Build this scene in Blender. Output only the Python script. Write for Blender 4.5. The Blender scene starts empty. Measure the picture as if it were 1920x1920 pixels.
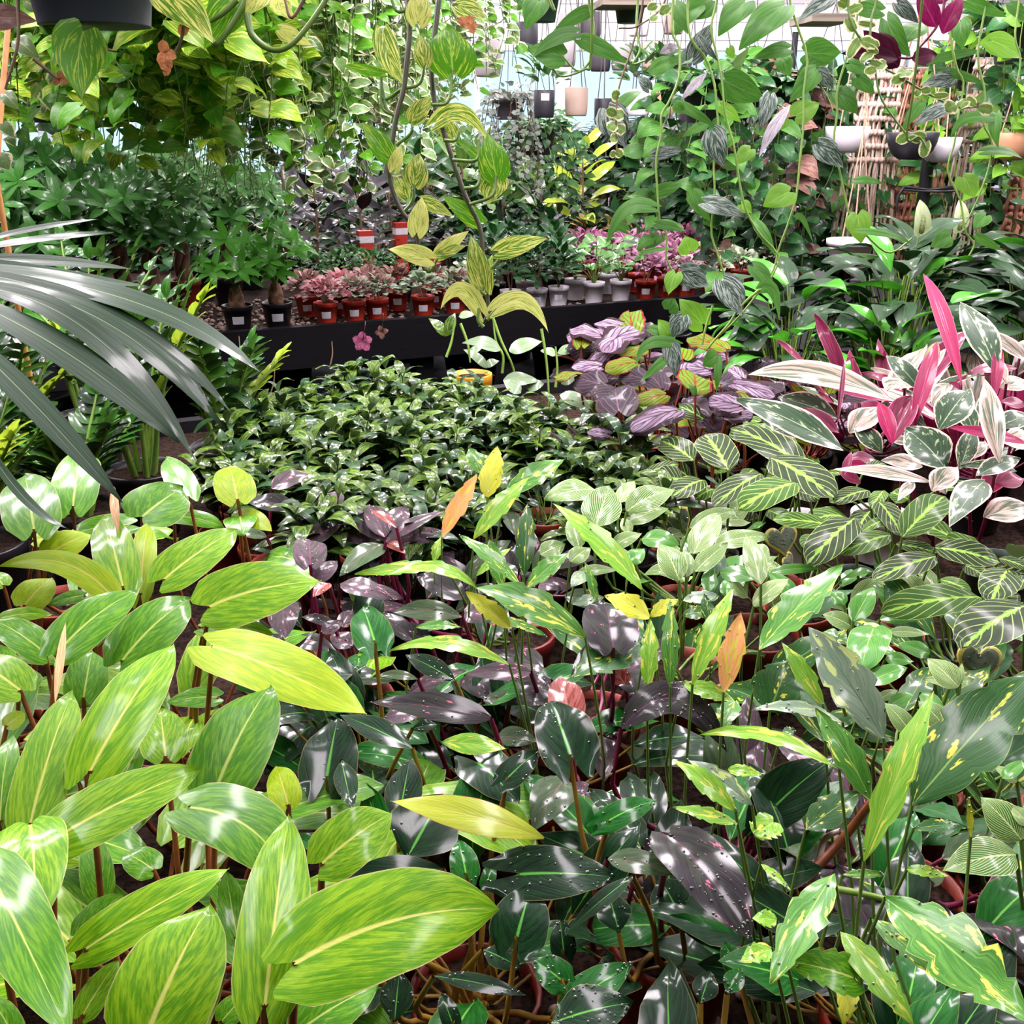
import bpy, math, random
import numpy as np
from mathutils import Matrix
R = random.Random(11)
C = bpy.context.scene.collection
SC = bpy.context.scene
PI = math.pi
def V(*a): return np.array(a, float)

# ------------------------------------------------------------------ camera, world, lamps, exposure
CAM = V(0, 0, 1.5)
PITCH = math.radians(20.8)
FWD = V(0, math.cos(PITCH), -math.sin(PITCH))
UPV = V(0, math.sin(PITCH), math.cos(PITCH))
RGT = V(1, 0, 0)
F = 1920.0
cam = bpy.data.cameras.new('camera'); cam.lens = 36; cam.sensor_width = 36; cam.clip_start = .02
camo = bpy.data.objects.new('camera', cam); C.objects.link(camo)
camo.location = CAM; camo.rotation_euler = (PI/2 - PITCH, 0, 0)
SC.camera = camo
SC.view_settings.view_transform = 'Standard'; SC.view_settings.look = 'None'
SC.view_settings.gamma = 1; SC.view_settings.use_curve_mapping = False
SC.view_settings.exposure = 0.12
SC.cycles.adaptive_threshold = .02; SC.cycles.max_bounces = 5; SC.cycles.diffuse_bounces = 3; SC.cycles.glossy_bounces = 3
SC.cycles.transparent_max_bounces = 8; SC.cycles.transmission_bounces = 4
SC.cycles.caustics_reflective = False; SC.cycles.caustics_refractive = False
SC.cycles.use_denoising = True
SC.cycles.sample_clamp_indirect = 4
W = bpy.data.worlds.new('sky'); SC.world = W; W.use_nodes = True
W.node_tree.nodes['Background'].inputs[0].default_value = (.55, .80, 1.0, 1)
W.node_tree.nodes['Background'].inputs[1].default_value = 1.5
LAMPS = [(x, y) for y in (0.55, 1.75, 2.9, 5.0, 7.2, 9.2) for x in ((-1.5, 0.15, 1.8) if y < 2 else (-3.2, -1.5, 0.15, 1.8, 3.6))] + [(-2.6, 2.4), (-1.0, 2.4), (0.9, 2.4)]  # outer columns, rear row and appended entries are unseen lamps added to brighten
LAMP_Z = 2.9
def lamp_power(x, y): return 14 if y < 1 else (34 if x < -1 else 32 if x < 1 else 28) if y < 2 else 30 if y == 2.4 else 50 if y < 4 else 42 if y < 8 else 85
for (x, y) in LAMPS:
    l = bpy.data.lights.new('ceiling_lamp_light', 'AREA'); l.shape = 'RECTANGLE'; l.size = .22; l.size_y = .9
    l.energy = lamp_power(x, y); l.color = (1.0, .90, .965)
    o = bpy.data.objects.new('ceiling_lamp_light', l); o.location = (x, y, LAMP_Z - .075); C.objects.link(o)

# ------------------------------------------------------------------ pixel helpers (1920 frame)
TILES = dict(T1=(0,0),T2=(640,0),T3=(1280,0),T4=(0,400),T5=(640,400),T6=(1280,400),T7=(0,840),T8=(640,840),
             T9=(1280,840),TA=(0,1280),TB=(640,1280),TC=(1280,1280))
def px(tile, x, y):
    if tile == 'G': return (x, y)
    a, b = TILES[tile]; return (a + x/3, b + y/3)
def ray(x, y): return FWD + RGT*((x-960)/F) - UPV*((y-960)/F)
def at_d(x, y, d): return CAM + ray(x, y)*d
def at_z(x, y, z):
    r = ray(x, y); return CAM + r*((z-CAM[2])/r[2])
def depth(p): return float(np.dot(p-CAM, FWD))
def proj(p):
    q = p-CAM; d = np.dot(q, FWD); return np.array([960+F*np.dot(q, RGT)/d, 960-F*np.dot(q, UPV)/d])
def nrm(v):
    l = np.linalg.norm(v); return v/l if l > 1e-9 else V(0, 0, 1)
ORD = ['first','second','third','fourth','fifth','sixth','seventh','eighth','ninth','tenth','eleventh','twelfth']

# ------------------------------------------------------------------ materials
class NT:
    def __init__(s, name):
        s.m = bpy.data.materials.new(name); s.m.use_nodes = True; s.t = s.m.node_tree; s.t.nodes.clear()
    def n(s, typ, **kw):
        nd = s.t.nodes.new('ShaderNode'+typ)
        for k, v in kw.items(): setattr(nd, k, v)
        return nd
    def put(s, sock, v):
        if hasattr(v, 'is_output'): s.t.links.new(v, sock)
        elif isinstance(v, (tuple, list)): sock.default_value = (*v, 1) if len(v) == 3 and sock.type == 'RGBA' else v
        else: sock.default_value = v
    def ma(s, op, a, b=0.0, c=None, clamp=False):
        nd = s.n('Math', operation=op, use_clamp=clamp); s.put(nd.inputs[0], a); s.put(nd.inputs[1], b)
        if c is not None: s.put(nd.inputs[2], c)
        return nd.outputs[0]
    def mix(s, f, a, b, blend='MIX'):
        nd = s.n('Mix', data_type='RGBA', blend_type=blend); s.put(nd.inputs[0], f); s.put(nd.inputs[6], a); s.put(nd.inputs[7], b)
        return nd.outputs[2]
    def mr(s, x, a, b, c=0.0, d=1.0):
        nd = s.n('MapRange', interpolation_type='SMOOTHSTEP')
        for i, v in enumerate((x, a, b, c, d)): s.put(nd.inputs[i], v)
        return nd.outputs[0]
    def xyz(s, x, y, z):
        nd = s.n('CombineXYZ')
        for i, v in enumerate((x, y, z)): s.put(nd.inputs[i], v)
        return nd.outputs[0]
    def noise(s, vec, scale=1.0, detail=2.0, rough=.5):
        nd = s.n('TexNoise'); s.put(nd.inputs['Vector'], vec); s.put(nd.inputs['Scale'], scale)
        s.put(nd.inputs['Detail'], detail); s.put(nd.inputs['Roughness'], rough); return nd.outputs['Fac']
    def obj(s): return s.n('TexCoord').outputs['Object']
    def bump(s, h, strength=.3, dist=.002):
        nd = s.n('Bump'); nd.inputs['Strength'].default_value = strength; nd.inputs['Distance'].default_value = dist
        s.put(nd.inputs['Height'], h); return nd.outputs[0]
    def pr(s, col, rough=.5, spec=.5, coat=0, bump=None, metal=0):
        b = s.n('BsdfPrincipled'); s.put(b.inputs['Base Color'], col); s.put(b.inputs['Roughness'], rough)
        b.inputs['Specular IOR Level'].default_value = spec; b.inputs['Coat Weight'].default_value = coat
        b.inputs['Coat Roughness'].default_value = .12; b.inputs['Metallic'].default_value = metal
        if bump is not None: s.put(b.inputs['Normal'], bump)
        return b.outputs[0]
    def out(s, sh):
        o = s.n('OutputMaterial'); s.put(o.inputs[0], sh); return s.m

def lin(c):
    return tuple(((v/255)/12.92 if v/255 <= .04045 else ((v/255+.055)/1.055)**2.4) for v in c)
LM = {}
def leafmat(name, col, col2=None, mot=(3, 4, .42, .62), rib=None, ribw=.07, vein=None, freq=9, slope=.55, vw=.35, vstr=.8,
            edge=None, edgew=.05, edgen=.0, fleck=None, fsc=(4, 7), fthr=.62, back=None, rough=.34, trans=.22, bumps=.14,
            coat=0, spec=.5, var=.35, centre=None, tipc=None, rot=0):
    g = NT(name)
    tc = g.n('UVMap'); sp = g.n('SeparateXYZ'); g.put(sp.inputs[0], tc.outputs[0])
    us = g.ma('MULTIPLY_ADD', sp.outputs[0], 2.0, -1.0); u = g.ma('ABSOLUTE', us); v = sp.outputs[1]
    at = g.n('Attribute', attribute_name='rnd'); oi = g.n('ObjectInfo')
    rnd = g.ma('FRACT', g.ma('ADD', at.outputs['Fac'], oi.outputs['Random']))
    q = g.ma('SUBTRACT', g.ma('MULTIPLY', v, float(freq)), g.ma('MULTIPLY', u, slope*freq))
    c = lin(col)
    zr = g.ma('MULTIPLY', rnd, 37.0)
    if col2:
        n = g.noise(g.xyz(g.ma('MULTIPLY', us, float(mot[0])), g.ma('MULTIPLY', q, float(mot[1])/4), zr), 1.0, 4.0, .65)
        c = g.mix(g.mr(n, mot[2], mot[3]), c, lin(col2))
    if centre:   # (colour, half width, ragged)
        n = g.noise(g.xyz(us, g.ma('MULTIPLY', q, 1.0), zr), 2.0, 2.0)
        w = g.ma('ADD', g.ma('MULTIPLY', g.ma('SUBTRACT', n, .5), centre[2]), centre[1])
        c = g.mix(g.ma('LESS_THAN', u, w), c, lin(centre[0]))
    if fleck:
        n = g.noise(g.xyz(g.ma('MULTIPLY', us, float(fsc[0])), g.ma('MULTIPLY', g.ma('SUBTRACT', v, g.ma('MULTIPLY', u, .25)), float(fsc[1])), zr), 1.0, 3.0, .6)
        c = g.mix(g.mr(n, fthr, fthr+.03), c, lin(fleck))
    h = g.ma('MULTIPLY', g.noise(g.xyz(us, g.ma('MULTIPLY', v, 3.0), zr), 9.0, 2.0), .3)
    tri = g.ma('ABSOLUTE', g.ma('SUBTRACT', g.ma('FRACT', q), .5))
    vm = g.mr(tri, 0.0, vw*.5, 1.0, 0.0)
    if vein: c = g.mix(g.ma('MULTIPLY', vm, vstr), c, lin(vein))
    h = g.ma('SUBTRACT', h, g.ma('MULTIPLY', vm, .3))
    rm = g.mr(u, g.ma('MULTIPLY', g.ma('SUBTRACT', 1.1, v), ribw*.5), g.ma('MULTIPLY', g.ma('SUBTRACT', 1.1, v), ribw*1.6), 1.0, 0.0)
    if rib: c = g.mix(g.ma('MULTIPLY', rm, .85), c, lin(rib))
    h = g.ma('SUBTRACT', h, rm)
    if edge:
        e = g.ma('MAXIMUM', u, g.ma('MULTIPLY', g.ma('MAXIMUM', g.ma('SUBTRACT', v, .9), 0.0), 9.9))
        if edgen:
            n = g.noise(g.xyz(us, g.ma('MULTIPLY', q, .8), zr), 2.2, 2.0)
            e = g.ma('ADD', e, g.ma('MULTIPLY', g.ma('SUBTRACT', n, .5), edgen))
        c = g.mix(g.mr(e, 1-edgew-.02, 1-edgew+.02), c, lin(edge))
    if tipc: c = g.mix(g.mr(g.ma('ADD', v, g.ma('MULTIPLY', us, .25)), .62, .72), c, lin(tipc))
    if back:
        ge = g.n('NewGeometry'); c = g.mix(ge.outputs['Backfacing'], c, lin(back))
    k = g.ma('MULTIPLY_ADD', rnd, var, 1-var*.5)
    c = g.mix(1.0, c, g.xyz(k, k, k), 'MULTIPLY')
    bp = g.bump(h, bumps, .0016)
    s = g.pr(c, rough+.12, spec*.5, coat*.9+.04, bp)
    if trans:
        t = g.n('BsdfTranslucent'); g.put(t.inputs[0], c)
        mx = g.n('MixShader'); mx.inputs[0].default_value = trans
        g.t.links.new(s, mx.inputs[1]); g.t.links.new(t.outputs[0], mx.inputs[2]); s = mx.outputs[0]
    LM[name] = g.out(s); return LM[name]

def plain(name, col, rough=.5, spec=.5, coat=0, noise=None, nscale=20, bump=0, metal=0, stretch=(1, 1, 1)):
    g = NT(name); c = lin(col); b = None
    if noise or bump:
        mp = g.n('Mapping'); mp.inputs['Scale'].default_value = stretch; g.put(mp.inputs[0], g.obj())
        n = g.noise(mp.outputs[0], nscale, 4.0, .6)
        if noise: c = g.mix(g.mr(n, .35, .65), c, lin(noise))
        if bump: b = g.bump(n, bump, .004)
    LM[name] = g.out(g.pr(c, rough, spec, coat, b, metal)); return LM[name]

# leaves
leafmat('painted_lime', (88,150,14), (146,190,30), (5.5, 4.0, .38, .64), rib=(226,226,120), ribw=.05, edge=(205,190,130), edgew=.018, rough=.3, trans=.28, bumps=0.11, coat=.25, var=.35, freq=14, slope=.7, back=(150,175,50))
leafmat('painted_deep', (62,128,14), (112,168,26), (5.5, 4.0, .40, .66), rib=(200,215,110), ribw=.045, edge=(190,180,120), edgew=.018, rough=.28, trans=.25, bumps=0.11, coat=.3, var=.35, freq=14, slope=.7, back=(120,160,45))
leafmat('painted_yellow', (138,178,20), (176,196,34), (5.5, 4.0, .38, .64), rib=(222,200,110), ribw=.05, edge=(205,190,130), edgew=.018, rough=.32, trans=.32, bumps=0.09, freq=14, slope=.7)
leafmat('lime_yellow', (178,196,48), (196,205,80), (2, 6, .4, .6), rib=(200,196,90), edge=(176,110,70), edgew=.03, rough=.22, coat=.4, trans=.25, freq=12)
leafmat('bract', (196,160,110), (170,120,80), (3, 3, .4, .65), rib=(220,180,140), rough=.5, trans=.1)
leafmat('arrow_dark', (12,38,20), (20,54,26), (3, 5, .4, .6), rib=(96,176,70), ribw=.05, edge=(120,110,70), edgew=.02, rough=0.27, coat=0.4, trans=.06, bumps=0.23, freq=8, back=(52,72,48), spec=.22)
leafmat('arrow_green', (20,84,26), (34,104,34), (3, 5, .4, .6), rib=(120,200,80), ribw=.055, edge=(130,130,70), edgew=.02, rough=0.27, coat=0.4, trans=.1, bumps=0.23, freq=8, spec=.22)
leafmat('princess_dark', (34,26,34), (44,48,40), (2, 4, .4, .6), rib=(92,48,72), ribw=.04, fleck=(196,104,128), fsc=(3, 5), fthr=.66, rough=0.29, coat=0.35, trans=.05, bumps=0.18, freq=9, back=(70,36,50), spec=.22)
leafmat('princess_mid', (62,62,56), (92,70,84), (2, 4, .4, .6), rib=(130,60,92), ribw=.04, fleck=(214,140,158), fsc=(3, 5), fthr=.63, rough=0.29, coat=0.35, trans=.07, bumps=0.18, freq=9, back=(120,52,74), spec=.22)
leafmat('princess_green', (52,76,44), (72,88,62), (2, 4, .4, .6), rib=(120,80,80), ribw=.04, fleck=(200,180,160), fsc=(3, 6), fthr=.68, rough=0.29, coat=0.35, trans=.08, bumps=0.18, freq=9, back=(90,70,62), spec=.22)
leafmat('princess_new', (128,52,44), (170,96,90), (2, 4, .4, .6), rib=(200,120,110), rough=.15, coat=.8, trans=.15)
leafmat('ring_green', (62,122,40), (92,150,56), (2, 6, .42, .6), rib=(150,190,84), ribw=.045, fleck=(214,216,88), fsc=(2.5, 5), fthr=0.59, edge=(170,180,100), edgew=.015, rough=.25, coat=0.3, trans=.15, bumps=0.18, freq=11)
leafmat('ring_deep', (40,88,34), (52,104,44), (2, 6, .42, .6), rib=(140,178,90), ribw=.04, fleck=(220,220,80), fsc=(2.5, 5), fthr=0.6, edge=(140,160,80), edgew=.015, rough=.25, coat=0.25, trans=.12, bumps=0.18, freq=11)
leafmat('ring_grey', (112,138,110), (132,154,126), (2, 6, .42, .6), rib=(84,112,80), ribw=.035, fleck=(196,214,130), fsc=(2, 4), fthr=0.58, edge=(170,180,150), edgew=.02, rough=.25, coat=.5, trans=.08, bumps=0.18, freq=9)
leafmat('ring_lime', (110,176,48), (150,196,66), (2, 5, .42, .6), rib=(176,206,96), ribw=.045, fleck=(220,220,90), fsc=(2.2, 4), fthr=0.57, rough=.26, coat=.4, trans=.22, bumps=0.16, freq=11)
leafmat('ring_yellow', (186,192,30), (206,206,70), (2, 5, .42, .6), rib=(190,200,90), fleck=(140,170,40), fsc=(3, 6), fthr=.63, rough=.32, trans=.3, freq=11)
leafmat('ring_orange', (214,158,62), (232,162,112), (2, 3, .4, .6), rib=(196,180,80), fleck=(206,196,60), fsc=(3, 5), fthr=.58, rough=.36, trans=.3, freq=11)
leafmat('birkin_striped', (50,102,30), (76,128,46), (2, 5, .42, .6), rib=(206,224,150), ribw=.05, vein=(226,236,170), freq=11, slope=.75, vw=.42, vstr=.8, edge=(206,222,150), edgew=.03, rough=0.36, coat=0.2, trans=.18)
leafmat('birkin_white', (84,132,48), (130,168,84), (2, 3, .42, .6), rib=(226,232,180), ribw=.05, vein=(236,240,196), freq=11, slope=.75, vw=.6, vstr=0.6, edge=(226,232,180), edgew=.03, rough=.3, coat=.3, trans=.2)
leafmat('birkin_green', (52,120,34), (76,140,44), (2, 5, .42, .6), rib=(150,190,90), ribw=.04, vein=(130,176,84), freq=13, slope=.7, vw=.25, vstr=.5, edge=(170,190,110), edgew=.02, rough=.24, coat=.5, trans=.15)
leafmat('maranta', (30,50,24), (42,64,30), (2, 4, .4, .6), vein=(176,198,110), freq=6.3, slope=.42, vw=.19, vstr=.95, edge=(160,190,110), edgew=.02, centre=((118,170,58), .10, .36), rib=(176,214,100), ribw=.04, rough=0.42, coat=0.05, trans=.1, back=(110,130,80), spec=0.25)
leafmat('maranta_bright', (48,88,26), (64,104,34), (2, 4, .4, .6), vein=(186,206,112), freq=6.3, slope=.42, vw=.18, vstr=.95, edge=(170,200,110), edgew=.02, centre=((136,186,60), .10, .36), rib=(176,214,100), ribw=.04, rough=0.42, coat=0.05, trans=.14, back=(120,140,80), spec=0.25)
leafmat('stromanthe', (36,64,38), (58,84,56), (2, 6, .42, .6), rib=(170,190,150), ribw=.035, edge=(222,204,180), edgew=.12, edgen=.4, fleck=(150,172,130), fsc=(3, 9), fthr=.6, rough=.28, coat=.4, trans=.1, freq=10, slope=.9, back=(168,26,92))
leafmat('stromanthe_cream', (78,96,70), (182,160,146), (1.5, 2, .42, .56), rib=(216,190,176), ribw=.04, edge=(232,204,192), edgew=.22, edgen=.6, rough=.3, coat=.35, trans=.14, freq=9, slope=.9, back=(206,90,130))
leafmat('stromanthe_magenta', (178,10,88), (138,8,66), (1.5, 3, .4, .62), rib=(216,80,130), ribw=.04, edge=(220,120,160), edgew=.04, rough=0.42, coat=0.1, trans=.3, freq=9, slope=.9)
leafmat('stromanthe_maroon', (96,10,44), (150,20,80), (1.5, 3, .45, .65), rib=(150,40,80), ribw=.05, edge=(206,140,160), edgew=.05, rough=.34, coat=.2, trans=.2, freq=9, slope=.9, back=(90,8,40))
leafmat('stromanthe_lime', (140,170,50), (190,120,110), (1.5, 3, .5, .6), rib=(190,190,90), edge=(200,60,110), edgew=.12, edgen=.2, rough=.3, trans=.25, freq=9)
leafmat('spath_dark', (22,48,22), (30,62,28), (2, 5, .4, .6), rib=(60,92,50), ribw=.035, rough=0.38, coat=0.1, trans=.06, freq=14, slope=.8, bumps=0.27, spec=0.45)
leafmat('spath_bright', (58,132,28), (72,150,36), (2, 5, .4, .6), rib=(90,160,60), ribw=.035, rough=.3, coat=.3, trans=.22, freq=12, slope=.8, bumps=0.18)
leafmat('spathe', (206,216,176), (190,206,150), (1.5, 2, .4, .6), rib=(170,196,120), rough=.4, trans=.25, freq=9)
leafmat('goldfish', (28,60,20), (104,134,36), (2.5, 5, .46, .56), rib=(70,100,40), ribw=.04, rough=0.28, coat=0.4, trans=.12, freq=8, slope=.6, bumps=0.18, back=(70,96,46), spec=0.5)
leafmat('goldfish_plain', (30,60,30), (40,76,36), (2, 4, .4, .6), rib=(80,110,60), rough=0.28, coat=0.4, trans=.08, freq=8, bumps=0.14, back=(70,90,60), spec=0.5)
leafmat('hoya_plain', (104,128,92), (120,142,108), (2, 3, .4, .6), rib=(130,150,110), rough=.26, coat=.5, trans=.08, freq=6, back=(110,134,80))
leafmat('begonia', (112,90,110), (150,132,152), (2.5, 2.5, .4, .6), rib=(44,22,32), ribw=.06, vein=(40,20,30), freq=3.6, slope=1.0, vw=.5, vstr=.9, edge=(42,22,30), edgew=.34, edgen=.7, rough=.6, spec=.3, trans=.1, bumps=.5, back=(120,60,50))
leafmat('begonia_dark', (22,13,18), (44,28,38), (1.2, 2, .4, .6), rib=(104,70,90), ribw=.04, vein=(104,84,100), freq=4, slope=1.0, vw=.3, vstr=.5, edge=(60,40,42), edgew=.1, edgen=.3, rough=0.5, coat=0.05, trans=.08, bumps=0.5, back=(110,40,44), spec=0.3)
leafmat('begonia_lime', (92,138,18), (118,132,24), (1.5, 3, .45, .65), rib=(140,20,30), ribw=.08, vein=(110,20,26), freq=3.6, slope=1.0, vw=.5, vstr=.9, edge=(120,26,30), edgew=.12, edgen=.3, rough=.55, spec=.3, trans=.3, bumps=.4)
leafmat('zz', (40,92,24), (52,110,30), (2, 3, .4, .6), rib=(90,140,50), ribw=.05, rough=0.28, coat=0.35, trans=.14, freq=7, back=(74,120,44))
leafmat('zz_dark', (20,48,20), (26,60,24), (2, 3, .4, .6), rib=(60,90,40), ribw=.04, rough=0.28, coat=0.35, trans=.06, freq=7, back=(40,70,30))
leafmat('zz_lime', (150,180,40), (170,190,60), (2, 3, .4, .6), rib=(190,200,80), rough=.24, coat=.3, trans=.35, freq=7)
leafmat('palm', (28,52,32), (44,68,46), (10, .6, .4, .6), rib=(120,140,104), ribw=.05, vein=None, freq=3, rough=0.34, coat=0.15, trans=.12, bumps=0.14, back=(40,90,30), spec=0.35)
leafmat('marble', (84,132,26), (216,218,112), (3.2, 4.6, .46, .56), rib=(110,150,50), ribw=.04, edge=(196,196,110), edgew=.02, rough=.32, trans=.3, bumps=0.14, freq=9, slope=1.0, back=(120,160,50))
leafmat('marble_pale', (206,208,116), (124,156,40), (3.2, 4.6, .51, .60), rib=(180,196,96), ribw=.04, edge=(216,206,140), edgew=.03, rough=.34, trans=.3, bumps=0.14, freq=9, slope=1.0)
leafmat('marble_green', (72,134,22), (160,190,56), (3.2, 4.6, .52, .62), rib=(150,186,80), ribw=.04, rough=.32, trans=.36, bumps=0.14, freq=9, slope=1.0)
leafmat('scindapsus', (62,116,40), (84,138,52), (2, 3, .4, .6), rib=(110,140,90), ribw=.035, edge=(140,160,110), edgew=.02, rough=.36, trans=0.28, freq=8, slope=1.1, back=(98,130,70))
leafmat('scindapsus_bright', (104,158,44), (120,172,56), (2, 3, .4, .6), rib=(150,190,90), ribw=.035, vein=(84,136,40), vw=.2, vstr=.4, rough=.36, trans=.4, freq=7, slope=1.1)
leafmat('scindapsus_silver', (44,66,50), (142,154,146), (3.4, 6, .48, .56), rib=(50,76,54), ribw=.06, rough=.42, trans=.08, freq=7, slope=1.0, back=(96,124,84))
leafmat('scindapsus_sheen', (176,164,176), (110,116,110), (3, 8, .5, .6), rib=(120,120,116), rough=.35, trans=.1, freq=9)  # pale pinkish sheen on the leaf is put into its colour
leafmat('magenta', (140,20,84), (112,14,62), (2, 3, .4, .6), rib=(170,60,110), rough=.36, trans=.3, freq=7, var=.5)
leafmat('maroon', (66,12,36), (84,16,48), (2, 3, .4, .6), rib=(110,40,70), rough=.4, trans=.12, freq=7)
leafmat('cream_edge', (106,140,60), None, rib=(150,170,90), edge=(230,226,176), edgew=.3, edgen=.5, rough=.4, trans=.25, freq=5)
leafmat('njoy', (82,116,54), (104,130,78), (2, 3, .4, .6), edge=(206,206,160), edgew=.26, edgen=.6, rough=.36, trans=.2, freq=6, back=(124,146,92))
leafmat('pothos_gold', (112,164,28), (206,206,84), (2.2, 3, .5, .6), rib=(130,160,60), rough=.34, trans=0.42, freq=7, slope=1.0, var=.6)
leafmat('pothos_green', (72,134,24), (104,160,40), (2.2, 3, .5, .6), rib=(110,150,60), rough=.34, trans=0.4, freq=7, slope=1.0, var=.6)
leafmat('moneytree', (44,98,30), (58,114,40), (2, 3, .4, .6), rib=(84,130,60), ribw=.05, rough=.3, coat=.2, trans=.18, freq=9, slope=.8, back=(50,96,40), var=.6)
leafmat('moneytree_lit', (70,142,40), (84,156,48), (2, 3, .4, .6), rib=(120,170,80), ribw=.05, rough=.3, coat=.2, trans=.25, freq=9, slope=.8, var=.5)  # brighter copy of moneytree, its lit look put into the colour
leafmat('rubber_black', (24,26,28), (34,30,34), (2, 3, .4, .6), rib=(70,50,50), ribw=.05, rough=0.4, coat=0.15, trans=.02, freq=10)
leafmat('ficus_lime', (160,184,48), (178,196,66), (2, 3, .4, .6), rib=(200,208,110), ribw=.05, rough=.28, coat=.3, trans=.3, freq=10)
leafmat('ficus_green', (78,116,44), (96,134,56), (2, 3, .4, .6), rib=(140,160,90), ribw=.05, rough=.3, coat=.2, trans=.2, freq=9, var=.5)
leafmat('deep_green', (28,70,30), (38,86,38), (2, 3, .4, .6), rib=(60,104,50), rough=0.38, coat=0.1, trans=.14, freq=8, var=.6)
leafmat('bush_green', (52,98,40), (70,118,54), (2, 3, .4, .6), rib=(90,130,70), rough=.32, coat=.2, trans=.2, freq=7, var=.6)
leafmat('fittonia_pink', (150,104,104), (206,164,160), (3, 3, .42, .56), rib=(200,90,110), rough=.42, trans=.15, freq=5, vein=(120,140,90), vw=.3, vstr=.4, var=.5)
leafmat('fittonia_rose', (176,60,96), (200,120,130), (3, 3, .42, .56), rib=(214,110,140), rough=.42, trans=.15, freq=5, vein=(104,110,76), vw=.3, vstr=.5, var=.5)
leafmat('fittonia_brown', (108,70,62), (136,100,88), (3, 3, .42, .56), rib=(160,110,100), rough=.45, trans=.1, freq=5, vein=(84,96,70), vw=.3, vstr=.4, var=.5)
leafmat('fittonia_grey', (112,136,104), (136,156,124), (3, 3, .42, .56), rib=(160,176,150), rough=.4, trans=.12, freq=5, var=.5)
leafmat('fittonia_white', (140,160,116), (206,214,184), (3, 3, .42, .56), rib=(226,230,210), rough=.42, trans=.15, freq=6, vein=(230,234,214), vw=.35, vstr=.7, var=.4)
leafmat('purple_trad', (126,54,86), (172,104,134), (2, 3, .42, .6), rib=(190,130,160), rough=.36, trans=.15, freq=4, var=.6)
leafmat('pink_trad', (190,140,170), (150,84,120), (3, 1, .45, .6), rib=(206,170,190), rough=.36, trans=.15, freq=4, var=.4)
leafmat('croton_pale', (176,160,104), (196,130,100), (2, 3, .45, .6), rib=(206,180,120), rough=.4, trans=.2, freq=6, var=.6)
leafmat('pilea', (84,138,66), (104,156,84), (2, 2, .4, .6), rib=(150,180,120), rough=.26, coat=.4, trans=.18, freq=4)
leafmat('rhipsalis', (132,164,110), (152,180,130), (2, 2, .4, .6), rough=.5, trans=.2, var=.4)
leafmat('palm_far', (34,56,36), (52,72,54), (4, 2, .4, .6), rough=.35, trans=.1, var=.6)
leafmat('dry_leaf', (176,104,62), (196,140,96), (2, 2, .4, .6), rough=.6, trans=.2, var=.5)
leafmat('succulent_heart', (98,110,90), (116,126,108), (3, 3, .4, .6), edge=(206,190,96), edgew=.16, edgen=.25, rough=.3, coat=.4, trans=0, bumps=0.09, freq=3)
leafmat('pearls', (150,160,150), (120,130,118), (2, 2, .4, .6), rough=.5, trans=.1, var=.5)
leafmat('orchid', (160,70,110), (196,120,150), (2, 2, .4, .6), rough=.4, trans=.25)
# stems, pots, building
plain('stem_rust', (150,88,46), .4, noise=(120,60,36), nscale=30)
plain('stem_red', (150,60,40), .4, noise=(120,60,36), nscale=30)
plain('stem_ochre', (156,122,46), .38, noise=(132,98,40), nscale=30)
plain('stem_magenta', (120,24,64), .32, noise=(92,20,52), nscale=30)
plain('stem_green', (104,140,50), .4, noise=(124,156,64), nscale=30)
plain('stem_pale', (110,140,62), .4, noise=(92,124,54), nscale=30)
plain('stem_dark', (52,64,34), .45, noise=(70,60,40), nscale=40)
plain('stem_brown', (96,70,50), .6, noise=(120,92,66), nscale=60)
plain('stem_maroon', (120,18,60), .36, noise=(96,14,48), nscale=30)
plain('bark', (128,92,70), .75, noise=(92,64,52), nscale=40, bump=.5, stretch=(1, 1, .25))
plain('caudex', (150,112,84), .8, noise=(92,60,44), nscale=45, bump=.9)
plain('cane', (190,132,76), .55, noise=(166,108,60), nscale=30)
plain('pot_red', (170,44,30), .4, noise=(186,56,38), nscale=14)
plain('pot_terracotta', (150,58,40), .45, noise=(134,48,34), nscale=14)
plain('pot_maroon', (110,26,24), .4, noise=(124,34,28), nscale=14)
plain('pot_white', (244,236,246), .35)
plain('pot_black', (26,24,28), .35)
plain('pot_green', (34,58,46), .45)
plain('pot_slate', (34,40,46), .4, noise=(42,48,54), nscale=8)
plain('pot_charcoal', (62,56,64), .5)
plain('pot_beige', (172,148,134), .55, noise=(182,158,144), nscale=10)
plain('pot_peach', (206,150,116), .5)
plain('pot_grey', (156,148,150), .5)
plain('pot_yellow', (224,150,36), .4)
plain('basket', (150,132,100), .7, noise=(124,106,78), nscale=60, bump=.4)
plain('bowl_black', (40,38,46), .45)
plain('sticker', (226,224,232), .4, noise=(200,198,206), nscale=90, stretch=(1, 1, 6))
plain('soil', (22,15,12), .95, .1, noise=(58,42,33), nscale=120, bump=1.0)
plain('pebble', (176,148,136), .8, noise=(110,88,80), nscale=25, bump=.4)
plain('timber_black', (20,18,23), .65, .2, noise=(22,20,25), nscale=14, bump=.25, stretch=(.15, 1, 4))
plain('rail_black', (30,28,40), .35)
plain('metal_black', (34,32,36), .4)
plain('rope', (196,164,140), .85, noise=(170,136,112), nscale=150, bump=.5)
plain('rope_white', (236,212,200), .85, noise=(186,156,140), nscale=150, bump=.5, stretch=(1, 1, .2))
plain('rope_brown', (172,118,92), .85, noise=(140,92,70), nscale=150, bump=.5, stretch=(1, 1, .2))
plain('wire', (90,90,90), .4)
plain('white_panel', (222,218,222), .6)
plain('white_frame', (206,218,230), .5)
plain('wall_paint', (110,106,110), .85)
plain('ceiling_paint', (130,126,128), .8)
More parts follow.
